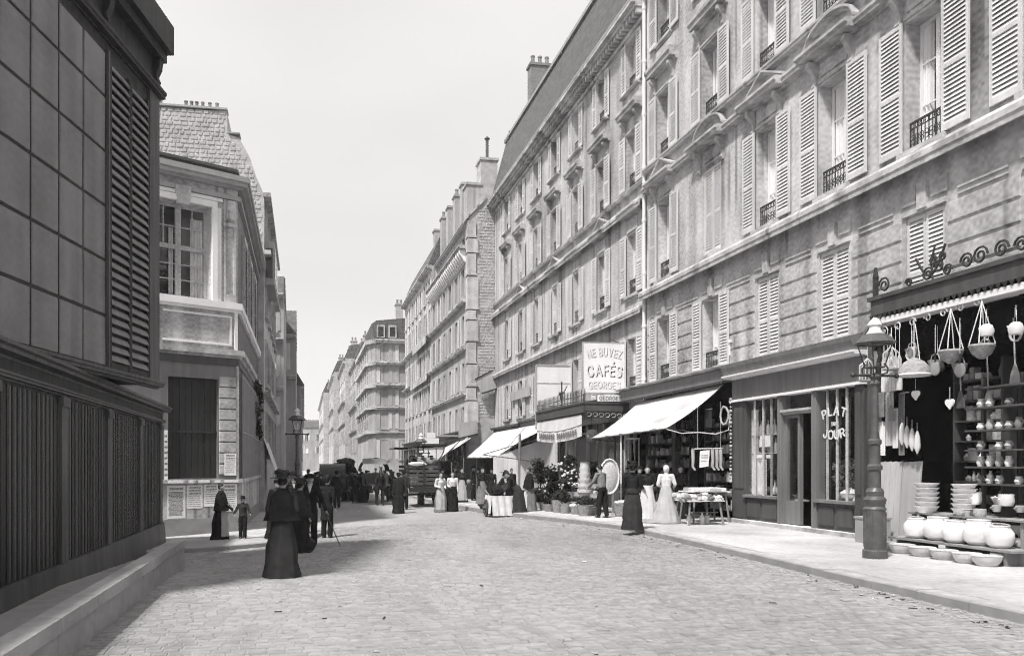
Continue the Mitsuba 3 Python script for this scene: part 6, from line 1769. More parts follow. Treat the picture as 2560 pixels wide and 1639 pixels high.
def person(label, x, y, z, h, yaw, skirt=None, trousers=None, top='black_wool', cape=None, hat=None, hatm='black_wool', apron=None, lean=0.0, la=None, ra=None, stride=0.0, hair='hair', bun=True, hem=0.19, scarf=None, gaze=0.0, collar=None, detail=1, moustache=False, belt=False, cape_len=0.5, coat=0.0, sway=0.0):
    """la, ra: (elbow, hand) of the left and right arm in body axes (s to the person's left, f forward, z up), in heights. yaw in degrees: the way faced, 0 = away along the street, 90 = right."""
    K = thing('person', label, 'person')
    th = math.radians(yaw)
    fw = np.array([math.sin(th), math.cos(th), 0]); lf = np.array([-math.cos(th), math.sin(th), 0])

    def world(v, bend=True):
        v = np.array(v, float)
        if bend and lean:
            hp = 0.5; L = math.radians(lean)
            t = np.clip((v[:, 2] - hp + 0.06) / 0.12, 0, 1)
            A_ = L * t
            dz = v[:, 2] - hp
            f2 = v[:, 1] * np.cos(A_) + dz * np.sin(A_); z2 = hp + dz * np.cos(A_) - v[:, 1] * np.sin(A_)
            v = np.stack([v[:, 0], f2, np.where(t > 0, z2, v[:, 2])], 1)
        if sway:
            v[:, 0] += sway * np.clip(v[:, 2] - 0.5, 0, 1)
        return np.array([x, y, z]) + h * (v[:, :1] * lf + v[:, 1:2] * fw + v[:, 2:3] * np.array([0, 0, 1]))

    def P(name, vf, m, sm=55, parent=None):
        v, f = vf.get() if isinstance(vf, MB) else vf
        f = f[:, ::-1]   # the body axes are left-handed
        return put(name, (world(v), f), m, parent or K, smooth=sm)

    la = la or ((0.125, -0.02, 0.645), (0.13, 0.035, 0.5)); ra = ra or ((-0.125, -0.02, 0.645), (-0.13, 0.035, 0.5))
    sh = {1: np.array([0.098, 0, 0.81]), -1: np.array([-0.098, 0, 0.81])}
    arms = {1: [np.array(q, float) for q in la], -1: [np.array(q, float) for q in ra]}
    ft = {1: stride, -1: -stride}
    legs = {s: [np.array([s * 0.05, 0, 0.5]), np.array([s * 0.052, ft[s] * 0.5 + 0.012 + max(0, -ft[s]) * 0.25, 0.275]), np.array([s * 0.055, ft[s], 0.045])] for s in (1, -1)}
    V = np.array
    head = V([0, 0.012, 0.932])
    g = gaze
    b = [bone(V([0, 0, 0.52]), (0.085, 0.06, 0.05), V([0, 0, 0.62]), (0.07, 0.05, 0.04)), bone(V([0, 0, 0.62]), (0.07, 0.05, 0.04), V([0, 0.005, 0.76]), (0.088, 0.058, 0.05)),
         bone(sh[1], 0.03, sh[-1], 0.03), bone(V([0, 0, 0.76]), (0.085, 0.055, 0.04), V([0, 0, 0.82]), (0.06, 0.035, 0.02)), bone(V([0, -0.004, 0.82]), 0.031, V([0, 0.004, 0.88]), 0.029),
         bone(head, (0.043, 0.053, 0.058), head + [0, 0.012, -0.035], (0.031, 0.038, 0.034), True),
         bone(head + [0, 0.053, 0.005], (0.006, 0.006, 0.006), head + [0, 0.063, -0.014], (0.0085, 0.008, 0.006)), bone(head + [0, 0.044, -0.048], 0.014, head + [0, 0.04, -0.05], 0.012)]
    for s in (1, -1):
        b.append(bone(head + [s * 0.044, -0.002, 0.0], (0.005, 0.011, 0.016), head + [s * 0.045, -0.004, -0.012], (0.004, 0.007, 0.01)))
        e, hd = arms[s]
        b += [bone(sh[s], 0.029, e, 0.021), bone(e, 0.021, hd, 0.0155)]
        d = hd - e; d /= np.linalg.norm(d)
        side = np.cross(d, [0, 1.0, 0.2]); side /= np.linalg.norm(side) + 1e-9
        pn = hd + d * 0.024
        b.append(bone(hd, (0.014, 0.014, 0.012), pn, (0.013, 0.017, 0.014)))
        nrm = np.cross(side, d)
        if detail:
            for q in range(4):
                o = (q - 1.5) * 0.0092
                base = pn + nrm * o + d * 0.008
                L_ = (0.02, 0.024, 0.023, 0.017)[q]
                k1 = base + d * L_ + side * 0.004 * s; k2 = k1 + d * L_ * 0.6 + side * 0.013 * s
                b += [bone(base, 0.0052, k1, 0.0048), bone(k1, 0.0048, k2, 0.004)]
            t0 = hd + d * 0.008 + nrm * 0.014
            b += [bone(t0, 0.006, t0 + d * 0.02 + nrm * 0.011, 0.005), bone(t0 + d * 0.02 + nrm * 0.011, 0.005, t0 + d * 0.036 + nrm * 0.01, 0.0042)]
        hp, kn, an = legs[s]
        b += [bone(hp, 0.052, kn, 0.034), bone(kn, 0.034, an, 0.022), bone(an, 0.022, an + [0, 0.055, -0.027], (0.02, 0.03, 0.016))]
    v, f = smoothed(b, 0.02, 5) if detail > 1 else union(b)
    P('body', (v, f), 'skin', 60)
    # shoes
    for s in (1, -1):
        an = legs[s][2]
        P('shoe', union([bone(an + [0, -0.012, -0.022], (0.026, 0.03, 0.02), an + [0, 0.062, -0.029], (0.025, 0.034, 0.016)), bone(an, 0.027, an + [0, 0, -0.02], 0.028)]), 'leather')
    if trousers:
        t = [bone(V([0, 0, 0.5]), (0.088, 0.066, 0.05), V([0, 0, 0.6]), (0.08, 0.06, 0.03))]
        for s in (1, -1):
            hp, kn, an = legs[s]
            t += [bone(hp, (0.058, 0.062, 0.058), kn, 0.05), bone(kn, 0.05, an + [0, 0, 0.015], 0.044)]
        P('trousers', smoothed(t, 0.03, 4), trousers, 60)
    if skirt:
        rows = [(0, 0.66, 0.068, 0.054, 0.0), (0, 0.63, 0.075, 0.06, 0.01), (-0.005, 0.56, 0.1, 0.085, 0.03), (-0.01, 0.45, 0.118, 0.11, 0.05), (-0.012, 0.3, 0.12 + hem * 0.17, 0.11 + hem * 0.2, 0.06), (-0.014, 0.15, hem * 0.86, hem * 0.86, 0.07), (-0.016, 0.04, hem, hem * 1.02, 0.075), (-0.016, 0.012, hem * 1.01, hem * 1.03, 0.075)]
        P('skirt', rings(rows[::-1], 44, 8, int(x * 31 + y * 7) % 97), skirt, 60)
    if top:
        wa = (0.09, 0.068) if trousers else (0.076, 0.058)
        t = [bone(V([0, 0, 0.57]), (0.09 if trousers else 0.084, 0.068, 0.03), V([0, 0, 0.63]), (*wa, 0.04)), bone(V([0, 0, 0.63]), (*wa, 0.04), V([0, 0.008, 0.75]), (0.098, 0.072, 0.05)), bone(V([0, 0.004, 0.74]), (0.096, 0.068, 0.05), V([0, 0, 0.825]), (0.055, 0.04, 0.022)), bone(sh[1] + [0, 0, -0.004], 0.04, sh[-1] + [0, 0, -0.004], 0.04), bone(V([0, -0.003, 0.83]), 0.038, V([0, 0.0, 0.855]), 0.035)]
        if trousers and not coat and top != 'grey_cloth':
            coat = 0.14
        if coat:
            t.append(bone(V([0, 0, 0.6]), (0.086, 0.066, 0.03), V([0, -0.01, 0.6 - coat]), (0.11, 0.095, 0.015)))
        for s in (1, -1):
            e, hd = arms[s]
            puff = 0.043 if skirt else 0.038
            t += [bone(sh[s], puff, e, 0.031), bone(e, 0.031, hd - (hd - e) * 0.06, 0.023)]
        P('jacket', smoothed(t, 0.028, 4), top, 60)
    if collar:
        P('collar', union([bone(V([0, 0.0, 0.855]), (0.038, 0.036, 0.012), V([0, 0.004, 0.868]), (0.036, 0.034, 0.01)), bone(V([0, 0.05, 0.845]), (0.03, 0.014, 0.006), V([0, 0.073, 0.75]), (0.006, 0.006, 0.006))]), collar)
    if cape:
        w0 = 0.62 if cape_len > 0.4 else 0.6
        zb = min(0.86 - cape_len, 0.58)
        rows = [(0.0, 0.875, 0.04, 0.038, 0.0), (0.0, 0.845, 0.07, 0.055, 0.0), (0.0, 0.822, 0.1, 0.068, 0.01), (0.0, 0.79, 0.132, 0.085, 0.015), (0.004, 0.72, 0.15, 0.1, 0.025), (0.006, 0.64, 0.16, 0.118, 0.045), (0.006, max(zb + 0.03, 0.5), 0.17, 0.125, 0.06), (0.004, zb, 0.178, 0.13, 0.075)]
        P('shawl', rings(rows[::-1], 44, 7, int(x * 13 + y) % 89), cape, 60)
    if apron:
        rows = [(0, 0.645, 0.08, 0.066, 0.0), (-0.005, 0.56, 0.106, 0.092, 0.03), (-0.01, 0.45, 0.125, 0.118, 0.05), (-0.012, 0.3, 0.126 + hem * 0.17, 0.118 + hem * 0.2, 0.06), (-0.014, 0.14, hem * 0.9, hem * 0.92, 0.07), (-0.016, 0.07, hem * 1.0, hem * 1.02, 0.075)]
        P('apron', rings(rows[::-1], 26, 8, int(x * 31 + y * 7) % 97, (-1.25, 1.25)), apron, 60)
        P('apron_string', rings([(0, 0.64, 0.08, 0.066, 0), (0, 0.655, 0.079, 0.065, 0)], 28), apron)
    if hair:
        t = [bone(head + [0, -0.008, 0.012], (0.047, 0.054, 0.056), head + [0, -0.02, 0.0], (0.046, 0.044, 0.05), True)]
        t[0] = t[0].trim_by_plane((0, -0.55, 0.83), float(np.dot((0, -0.55, 0.83), head)) + 0.008) if not bun or True else t[0]
        if bun and skirt:
            t.append(bone(head + [0, -0.04, 0.045], 0.026, head + [0, -0.03, 0.06], 0.022))
        P('hair', union(t), hair, 60)
    if scarf:
        t = [bone(head + [0, -0.01, 0.006], (0.053, 0.062, 0.064), head + [0, -0.012, -0.03], (0.045, 0.045, 0.05), True)]
        t[0] = t[0].trim_by_plane((0, -1, 0.25), float(np.dot((0, -1, 0.25), head)) - 0.028)
        P('headscarf', union(t), scarf, 60)
    if hat:
        c = head
        if hat == 'bowler':
            prof = [(0.088, 0.028), (0.09, 0.034), (0.055, 0.034), (0.053, 0.06), (0.044, 0.088), (0.02, 0.1), (0.001, 0.102)]
        elif hat == 'cap':
            prof = [(0.055, 0.02), (0.058, 0.035), (0.072, 0.055), (0.066, 0.07), (0.03, 0.078), (0.001, 0.08)]
        elif hat == 'wide':
            prof = [(0.12, 0.04), (0.123, 0.045), (0.06, 0.05), (0.058, 0.08), (0.045, 0.1), (0.001, 0.104)]
        else:
            prof = [(0.066, 0.03), (0.07, 0.036), (0.052, 0.04), (0.056, 0.058), (0.04, 0.075), (0.001, 0.08)]
        hk = P('hat', MB().lathe(c, prof, 22, 1.0, 1.12), hatm, 40)
        if hat == 'wide':
            P('hat_trim', MB().ball(c + [0.03, -0.01, 0.1], (0.05, 0.05, 0.03), 2, 0.6).ball(c + [-0.035, 0.02, 0.095], (0.04, 0.045, 0.025), 2, 0.6), hatm, 40, hk)
        if hat == 'cap':
            P('peak', MB().lathe(c + [0, 0.05, 0.02], [(0.042, 0), (0.042, 0.006)], 12), hatm, 40, hk)
    if moustache:
        P('moustache', union([bone(head + [0, 0.056, -0.023], 0.006, head + [0.022, 0.05, -0.03], 0.004), bone(head + [0, 0.056, -0.023], 0.006, head + [-0.022, 0.05, -0.03], 0.004)]), 'hair')
        for s in (1, -1):
            P('eye', MB().ball(head + [s * 0.018, 0.05, 0.006], 0.0055, 1), 'hair')
    return K


def roadz(x, y):
    return float(gz(x, y))


def pavez(x, y):
    return float(side_right(y)) if x > 4 else float(side_left(x, y))


down = lambda s, f=0.03: ((s * 0.128, -0.015, 0.65), (s * 0.135, f, 0.5))
bent = lambda s, f=0.12, zz=0.62: ((s * 0.135, -0.03, 0.66), (s * 0.07, f, zz))
P_ = person
# foreground, left of the middle
P_('woman in dark shawl and long grey skirt seen from behind, nearest of all', -0.34, 13.4, roadz(-0.34, 13.4), 1.62, 4, skirt='charcoal_wool', cape='black_wool', cape_len=0.3, hat='wide', hatm='charcoal_wool', hem=0.18, top='charcoal_wool', coat=0.12, detail=2, la=bent(1), ra=bent(-1))
P_('moustached man in black suit and cap with white shirt front, facing us', 0.14, 20.4, roadz(0.14, 20.4), 1.76, 184, trousers='black_wool', top='black_wool', coat=0.12, hat='cap', collar='white_cloth', moustache=True, detail=2, hair='hair', la=((0.16, -0.01, 0.66), (0.22, 0.03, 0.5)), ra=down(-1))
P_('man in a dark hat just behind the moustached man, mostly hidden', -0.3, 23.6, pavez(-0.3, 23.6), 1.72, 170, trousers='charcoal_wool', top='black_wool', coat=0.2, hat='bowler', collar='pale_cloth')
P_('woman in dark shawl between the foreground woman and the moustached man', -0.1, 18.6, roadz(-0.1, 18.6), 1.58, 30, skirt='black_wool', cape='charcoal_wool', cape_len=0.36, hat='wide', hatm='charcoal_wool', hem=0.17)
P_('woman in dark bonnet and shawl left of the moustached man, behind the shawled woman', -0.72, 22.4, pavez(-0.72, 22.4), 1.56, 150, skirt='black_wool', cape='charcoal_wool', cape_len=0.36, hat='small')
P_('tall man in dark overcoat at the right shoulder of the moustached man', 0.62, 23.2, roadz(0.62, 23.2), 1.7, 20, trousers='black_wool', top='black_wool', coat=0.3, hat='bowler')
P_('woman in black shawl and pale apron standing before the notices on the left pavement', -2.2, 22.9, pavez(-2.2, 22.9), 1.52, 95, skirt='black_wool', cape='black_wool', cape_len=0.34, apron='pale_cloth', hem=0.16, bun=True, la=((0.1, 0.06, 0.64), (0.06, 0.2, 0.52)), ra=bent(-1))
P_('small boy in a bowler hat and dark knickerbockers on the left pavement', -1.62, 22.8, pavez(-1.62, 22.8), 1.14, 190, trousers='black_wool', top='charcoal_wool', coat=0.05, hat='bowler', stride=0.03, la=((0.15, 0.02, 0.66), (0.19, 0.1, 0.6)), ra=((-0.16, 0.02, 0.68), (-0.2, 0.1, 0.6)))
# in the roadway
P_('man in a dark cape walking away down the middle of the road', 1.55, 40.3, roadz(1.55, 40.3), 1.76, 3, trousers='black_wool', top='black_wool', coat=0.2, cape='black_wool', cape_len=0.38, hat='bowler', detail=0, stride=0.05)
P_('woman in long black dress seen from behind beside the wagon', 3.78, 33.5, roadz(3.78, 33.5), 1.66, 5, skirt='black_wool', cape='black_wool', cape_len=0.36, hem=0.155, hat='small', detail=1)
P_('woman in white blouse and aproned grey skirt, left of the pair in the road', 5.46, 33.2, roadz(5.46, 33.2), 1.62, 160, skirt='grey_cloth', top='white_cloth', apron='pale_cloth', hem=0.16, la=bent(1), ra=bent(-1))
P_('woman in white blouse and black skirt, right of the pair in the road', 5.98, 33.3, roadz(5.98, 33.3), 1.63, 190, skirt='black_wool', top='white_cloth', hem=0.15, la=down(1), ra=bent(-1))
# right pavement
P_('woman in black shawl with long white apron by the market sheet', 8.05, 29.1, pavez(8, 29.1), 1.58, -70, skirt='grey_cloth', cape='black_wool', cape_len=0.34, apron='white_cloth', hem=0.165, hat=None, hair='hair')
P_('woman in plaid dark dress leaning over the white draped handcart', 7.45, 28.4, pavez(7.45, 28.4) - 0.05, 1.6, -75, skirt='charcoal_wool', top='black_wool', hem=0.19, lean=32, la=((0.1, 0.1, 0.68), (0.08, 0.24, 0.62)), ra=((-0.1, 0.1, 0.68), (-0.08, 0.24, 0.62)))
P_('woman in wide black hat bending behind the handcart', 7.0, 29.7, roadz(7.0, 29.7), 1.62, 100, skirt='black_wool', top='black_wool', hat='wide', hem=0.17, lean=22, la=((0.1, 0.1, 0.68), (0.08, 0.24, 0.62)), ra=((-0.1, 0.1, 0.68), (-0.08, 0.24, 0.62)))
P_('man in grey waistcoat and dark trousers reaching to a basket before the white oval one', 9.1, 24.4, pavez(9.1, 24.4), 1.66, -25, trousers='black_wool', top='grey_cloth', apron=None, hair='hair', lean=10, la=((0.15, 0.06, 0.68), (0.14, 0.22, 0.6)), ra=((-0.13, 0.05, 0.66), (-0.06, 0.2, 0.6)), stride=0.05, bun=False)
P_('woman in black jacket, dark skirt and big black hat at the kerb', 8.05, 19.5, pavez(8.1, 19.5) - 0.02, 1.64, 25, skirt='charcoal_wool', top='black_wool', hat='wide', hem=0.165, detail=2, coat=0.05, la=((0.13, 0.03, 0.66), (0.09, 0.17, 0.7)), ra=((-0.13, 0.03, 0.66), (-0.08, 0.17, 0.68)))
P_('woman in black bodice with long white apron facing the black hatted woman', 9.42, 21.75, pavez(9.4, 21.6), 1.58, 195, skirt='pale_cloth', top='black_wool', apron='white_cloth', hem=0.175, detail=2, la=bent(1, 0.14, 0.66), ra=bent(-1, 0.13, 0.6))
P_('woman in white headscarf, pale blouse and full light skirt beside the lace table', 9.82, 21.4, pavez(10, 21.5), 1.6, 35, skirt='pale_cloth', top='white_cloth', hem=0.235, scarf='white_cloth', hair=None, detail=2, la=bent(1, 0.1, 0.62), ra=((-0.15, -0.01, 0.67), (-0.11, 0.11, 0.62)))
P_('stall keeper in dark clothes standing in the shade behind the lace table', 11.2, 23.4, pavez(11, 23.4), 1.6, 200, skirt='black_wool', top='charcoal_wool', hat=None)
P_('shopper with pale jacket in the shade under the broad awning', 9.75, 23.6, pavez(9.7, 23.6), 1.56, 190, skirt='black_wool', top='black_wool', hat='small', hatm='pale_cloth')
P_('woman in grey skirt in the shade of the far awnings, nearest the sheet', 7.8, 36.0, pavez(7.8, 36), 1.6, 150, skirt='grey_cloth', top='black_wool', hem=0.16, detail=0)
P_('woman all in black under the far awnings, beside the grey skirted one', 8.5, 37.2, pavez(8.5, 37.2), 1.58, 200, skirt='black_wool', top='black_wool', hat='small', detail=0)
P_('woman with pale apron under the far awnings, left of the black dressed one', 7.3, 38.2, pavez(7.3, 38.2), 1.6, 170, skirt='black_wool', top='charcoal_wool', apron='pale_cloth', detail=0)
P_('man in dark coat and cap under the narrow far awning', 7.6, 41.5, pavez(7.6, 41.5), 1.7, 190, trousers='black_wool', top='black_wool', coat=0.2, hat='cap', detail=0)
P_('woman in black by the far rounded sign', 6.9, 45.5, pavez(6.9, 45.5), 1.6, 10, skirt='black_wool', top='black_wool', hat='small', detail=0)
for i, (x, y, sk, lab) in enumerate(((-0.4, 38.0, 1, 'dark clad woman on the left pavement beyond the lamp'), (0.2, 43.5, 0, 'man in dark coat on the left kerb near the cab'), (2.9, 52.0, 0, 'small far man walking in the road left of the horse'), (2.3, 58.0, 1, 'small far woman in the road beyond the cab'), (3.3, 63.0, 0, 'far man in the middle of the road, tiny'), (1.9, 70.0, 1, 'far woman in the road, tiny, left of the far man'), (4.6, 60.0, 1, 'far woman near the right kerb, tiny'), (4.2, 75.0, 0, 'farthest man on the road, tiny'))):
    if sk:
        P_(lab, x, y, roadz(x, y) + (0.13 if x < 0 else 0), 1.6, 10 + 30 * i, skirt='black_wool', top='black_wool', hat='small', detail=0)
    else:
        P_(lab, x, y, roadz(x, y) + (0.13 if x < 0.3 else 0), 1.72, 20 * i, trousers='black_wool', top='black_wool', coat=0.2, hat='bowler', detail=0)
for i, (x, y, sk, yw, lab) in enumerate((
        (4.35, 36.3, 0, 20, 'man in dark coat between the horse and the goods wagon'), (2.7, 45.0, 0, 170, 'dark coated man left of the cart horse'), (3.05, 48.5, 1, 190, 'dark clad woman behind the tilt cart wheel'),
        (2.35, 50.5, 0, 10, 'man in bowler hat walking beyond the hooded cab'), (6.55, 40.2, 1, 250, 'dark clad woman between the goods wagon and the right kerb'), (7.2, 43.0, 1, 200, 'dark clad woman beneath the rounded white sign'),
        (8.3, 40.5, 0, 120, 'man in dark coat deep under the large pale awning'), (8.9, 42.0, 1, 200, 'dark clad woman deep under the large pale awning'), (9.4, 37.0, 1, 170, 'dark clad woman just before the white canvas sheet'),
        (0.9, 44.8, 1, 200, 'dark clad woman left of the hooded cab'), (5.2, 54.0, 1, 5, 'small far woman beyond the goods wagon'), (4.9, 47.5, 0, 5, 'man in dark coat right of the tilt cart'),
        (1.2, 57.0, 1, 40, 'far woman at the left kerb beyond the cab'), (9.9, 32.2, 1, 210, 'dark clad woman in the shade beneath the café canopy'), (10.6, 26.2, 1, 230, 'dark clad shopper in the doorway behind the oval basket'),
        (10.4, 24.6, 1, 190, 'dark clad shopper deep in the shade behind the white aproned woman'))):
    zz = pavez(x, y) if x > float(kerb_right(y)) else roadz(x, y)
    if sk:
        P_(lab, x, y, zz, 1.58, yw, skirt='black_wool' if i % 3 else 'charcoal_wool', top='black_wool', cape='black_wool' if i % 2 else None, cape_len=0.32, hat='small' if i % 4 else None, detail=0)
    else:
        P_(lab, x, y, zz, 1.72, yw, trousers='black_wool', top='black_wool' if i % 2 else 'charcoal_wool', coat=0.24, hat='bowler', detail=0)
r_ = random.Random(61)
SPOT = ('beside the hooded cab', 'beyond the hooded cab', 'near the tilt cart', 'beyond the tilt cart', 'on the far carriageway')
for i in range(18):
    y = 43.5 + 1.3 * i + r_.random()
    x = (0.3, 2.75, 4.75, 2.1, 3.4, 0.6)[i % 6] + 0.5 * r_.random() + (0.3 if y > 50 else 0)
    P_(f'dark clad passer-by, {ORD[i] if i < 10 else ORD[i - 10]} nearest of the {"nearer" if i < 10 else "farther"} crowd in the middle of the road', x, y, roadz(x, y), r_.uniform(1.55, 1.75), r_.choice([0, 180, 20, 200]), skirt='black_wool' if i % 2 else None, trousers=None if i % 2 else 'black_wool', top='black_wool' if i % 3 else 'charcoal_wool', coat=0.22 if i % 2 == 0 else 0, hat=r_.choice(['bowler', 'small', 'wide']), detail=0)
k = thing('cane', 'thin walking cane held slanting by the moustached man', 'cane')
zz = roadz(0.6, 20.2)
put('stick', MB().tube([[0.50, 20.36, zz + 0.86], [0.86, 20.1, zz + 0.01]], 0.012, 6), 'dark_wood_lit', k)
put('grip', MB().tube([[0.46, 20.4, zz + 0.9], [0.49, 20.37, zz + 0.9], [0.50, 20.36, zz + 0.86]], 0.014, 6), 'leather', k)
k = thing('round_bag', 'dark round bag beside the skirt of the foreground woman', 'bag')
zb = roadz(0.06, 18.6)
put('bag', MB().ball((0.06, 18.6, zb + 0.18), (0.19, 0.17, 0.18), 3, 0.15), 'charcoal_wool', k, smooth=True)
a = np.linspace(0, np.pi, 10)
put('handle', MB().tube(np.stack([0.06 + 0.1 * np.cos(a), 18.6 + 0 * a, zb + 0.33 + 0.16 * np.sin(a)], 1), 0.012, 5), 'leather', k)

# ---------------------------------------------------------------- vehicles
def wheel(parent, c, r, axis=(1, 0, 0), n=12, m='dark_wood_lit', width=0.07):
    """A spoked wheel whose axle lies along the given horizontal direction."""
    ax = np.array(axis, float); ax /= np.linalg.norm(ax)
    t = np.array([-ax[1], ax[0], 0]); up = np.array([0, 0, 1.0]); c = np.array(c, float)
    a = np.linspace(0, 2 * np.pi, 29)
    rim = [c + (t * math.cos(q) + up * math.sin(q)) * (r - 0.035) for q in a]
    k = put('wheel', MB().tube(rim, 0.04, 6, False), m, parent, smooth=50)
    put('tyre', MB().tube([c + (t * math.cos(q) + up * math.sin(q)) * (r - 0.008) for q in a], 0.03, 5, False), 'black_iron', k)
    for i in range(n):
        q = i * 2 * np.pi / n
        put('spoke', MB().tube([c, c + (t * math.cos(q) + up * math.sin(q)) * (r - 0.04)], 0.02, 5), m, k)
    put('hub', MB().tube([c - ax * 0.12, c + ax * 0.12], 0.075, 10), m, k, smooth=40)
    return k


# wagon seen from behind
wz = roadz(5.3, 38)
wg = thing('goods_wagon', 'big slat sided goods wagon seen from behind, loaded high, in the road', 'wagon')
put('bed', bx(4.65, 6.15, 37.6, 40.8, wz + 0.95, wz + 1.03), 'dark_wood_lit', wg)
for i in range(5):
    z = wz + 1.05 + 0.19 * i
    put('slat', bx(4.68, 6.12, 37.56, 37.6, z, z + 0.13), 'shop_paint' if i % 2 else 'dark_wood_lit', wg)
    put('slat', bx(4.62, 4.66, 37.6, 40.8, z, z + 0.13), 'dark_wood_lit', wg); put('slat', bx(6.14, 6.18, 37.6, 40.8, z, z + 0.13), 'dark_wood_lit', wg)
for x in (4.66, 5.4, 6.1):
    put('stake', bx(x - 0.03, x + 0.03, 37.5, 37.56, wz + 0.9, wz + 2.05), 'dark_wood', wg)
for x in (4.5, 6.3):
    wheel(wg, (x, 38.3, wz + 0.62), 0.62); wheel(wg, (x, 40.3, wz + 0.5), 0.5)
put('axle', bx(4.5, 6.3, 38.26, 38.34, wz + 0.58, wz + 0.66).box(4.5, 6.3, 40.26, 40.34, wz + 0.46, wz + 0.54).box(5.3, 5.5, 37.8, 40.7, wz + 0.66, wz + 0.95), 'dark_wood', wg)
put('tail_board', bx(4.7, 6.1, 37.5, 37.54, wz + 0.7, wz + 0.94), 'dark_wood', wg)
r_ = random.Random(4)
for i in range(12):
    k = thing('sack', 'x', 'sack', 'dark sacks heaped on the goods wagon')
    labels[k]['label'] = f'dark bulging sack, {("left", "middle", "right")[i % 3]}, {("near", "far")[i // 3 % 2]} {("lower", "upper")[i // 6]} part of the wagon heap'
    put('bag', MB().ball((4.95 + 0.42 * (i % 3) + 0.1 * r_.random(), 38.0 + 0.7 * (i // 3 % 2) + 0.2 * r_.random(), wz + 1.75 + 0.3 * (i // 6) + 0.1 * r_.random()), (0.33, 0.42, 0.24), 2, 0.35), r_.choice(['black_wool', 'charcoal_wool', 'grey_cloth']), k, smooth=True)
    c_ = np.array([4.95 + 0.42 * (i % 3), 37.75 + 0.7 * (i // 3 % 2), wz + 1.95 + 0.3 * (i // 6)])
    put('neck', MB().lathe(c_, [(0.1, 0), (0.05, 0.08), (0.09, 0.14)], 8), 'charcoal_wool', k)
k = thing('white_sheet', 'folded white sheet laid along the tail of the goods wagon', 'cloth')
put('sheet', MB().ball((5.1, 37.62, wz + 2.0), (0.42, 0.14, 0.1), 3, 0.4), 'white_cloth', k, smooth=True)
k = thing('wagon_cover', 'dark ragged canvas cover stretched on poles above the goods wagon', 'cover')
Pm = np.zeros((5, 12, 3))
for i, y in enumerate(np.linspace(37.9, 40.6, 5)):
    for j, x in enumerate(np.linspace(4.1, 6.7, 12)):
        Pm[i, j] = (x, y, wz + 2.75 + 0.16 * (x - 4.1) / 2.6 - 0.05 * math.sin((x - 4.1) * 2.4) ** 2 + 0.03 * math.sin(y * 4))
put('cloth', MB().grid(Pm), 'black_wool', k)
for x, y in ((4.75, 38.0), (6.05, 38.0), (4.75, 40.5), (6.05, 40.5)):
    put('pole', MB().tube([[x, y, wz + 1.03], [x, y, wz + 2.75]], 0.025, 6), 'wood', k)

# closed cab at the left of the road
cz = roadz(1.5, 48)
cb = thing('hooded_cab', 'dark hooded cab with big wheels on the left of the road', 'carriage')
prof = [(46.6, 0.75), (46.6, 1.55)] + [(46.9 + 0.75 * (1 - math.cos(t)) * 0.9, 1.55 + 0.62 * math.sin(t)) for t in np.linspace(0.1, 3.0, 10)] + [(48.5, 1.3), (48.9, 0.75)]
m = MB(); m.fr = None
mm = MB(Frame(0.75, 0, 1, 0))
put('body', MB(Frame(0.85, 0, 1, 0)).prism([(-y_, cz + z_) for y_, z_ in prof], 0.0, 1.45, 'w'), 'leather', cb)
put('window', bx(1.15, 2.0, 46.57, 46.6, cz + 1.2, cz + 1.6), 'pane_dark', cb)
put('mudguard', bx(0.62, 0.84, 46.9, 48.4, cz + 1.22, cz + 1.26).box(2.31, 2.53, 46.9, 48.4, cz + 1.22, cz + 1.26), 'leather', cb)
for x in (0.7, 2.45):
    wheel(cb, (x, 47.6, cz + 0.6), 0.6)
put('axle', bx(0.7, 2.45, 47.56, 47.64, cz + 0.56, cz + 0.64), 'black_iron', cb)
put('shaft', MB().tube([[1.1, 48.8, cz + 0.9], [1.1, 51.0, cz + 1.0]], 0.04, 6).tube([[2.0, 48.8, cz + 0.9], [2.0, 51.0, cz + 1.0]], 0.04, 6), 'dark_wood', cb)

# far tilt cart with its horse
tz = roadz(3.7, 47)
tc = thing('tilt_cart', 'far two wheeled cart with pale canvas tilt behind the dark horse', 'cart')
put('body', bx(3.1, 4.5, 45.0, 47.4, tz + 0.9, tz + 1.6), 'dark_wood_lit', tc)
a = np.linspace(0, np.pi, 10)
Pm = np.array([[[3.8 + 0.78 * math.cos(t), y_, tz + 1.7 + 0.75 * math.sin(t)] for t in a] for y_ in (44.9, 46.2, 47.5)])
put('tilt', MB().grid(Pm), 'charcoal_wool', tc)
put('tilt_front', MB().box(3.1, 4.4, 44.86, 44.9, tz + 2.1, tz + 2.4), 'canvas', tc)
for x in (3.0, 4.6):
    wheel(tc, (x, 46.2, tz + 0.7), 0.7)
put('axle', bx(3.0, 4.6, 46.16, 46.24, tz + 0.66, tz + 0.74).box(3.4, 3.5, 45.4, 47, tz + 0.74, tz + 0.9).box(4.1, 4.2, 45.4, 47, tz + 0.74, tz + 0.9), 'black_iron', tc)
put('shaft', MB().tube([[3.35, 45.0, tz + 1.0], [3.4, 40.6, tz + 1.05]], 0.045, 6).tube([[4.25, 45.0, tz + 1.0], [4.15, 40.6, tz + 1.05]], 0.045, 6), 'dark_wood_lit', tc)


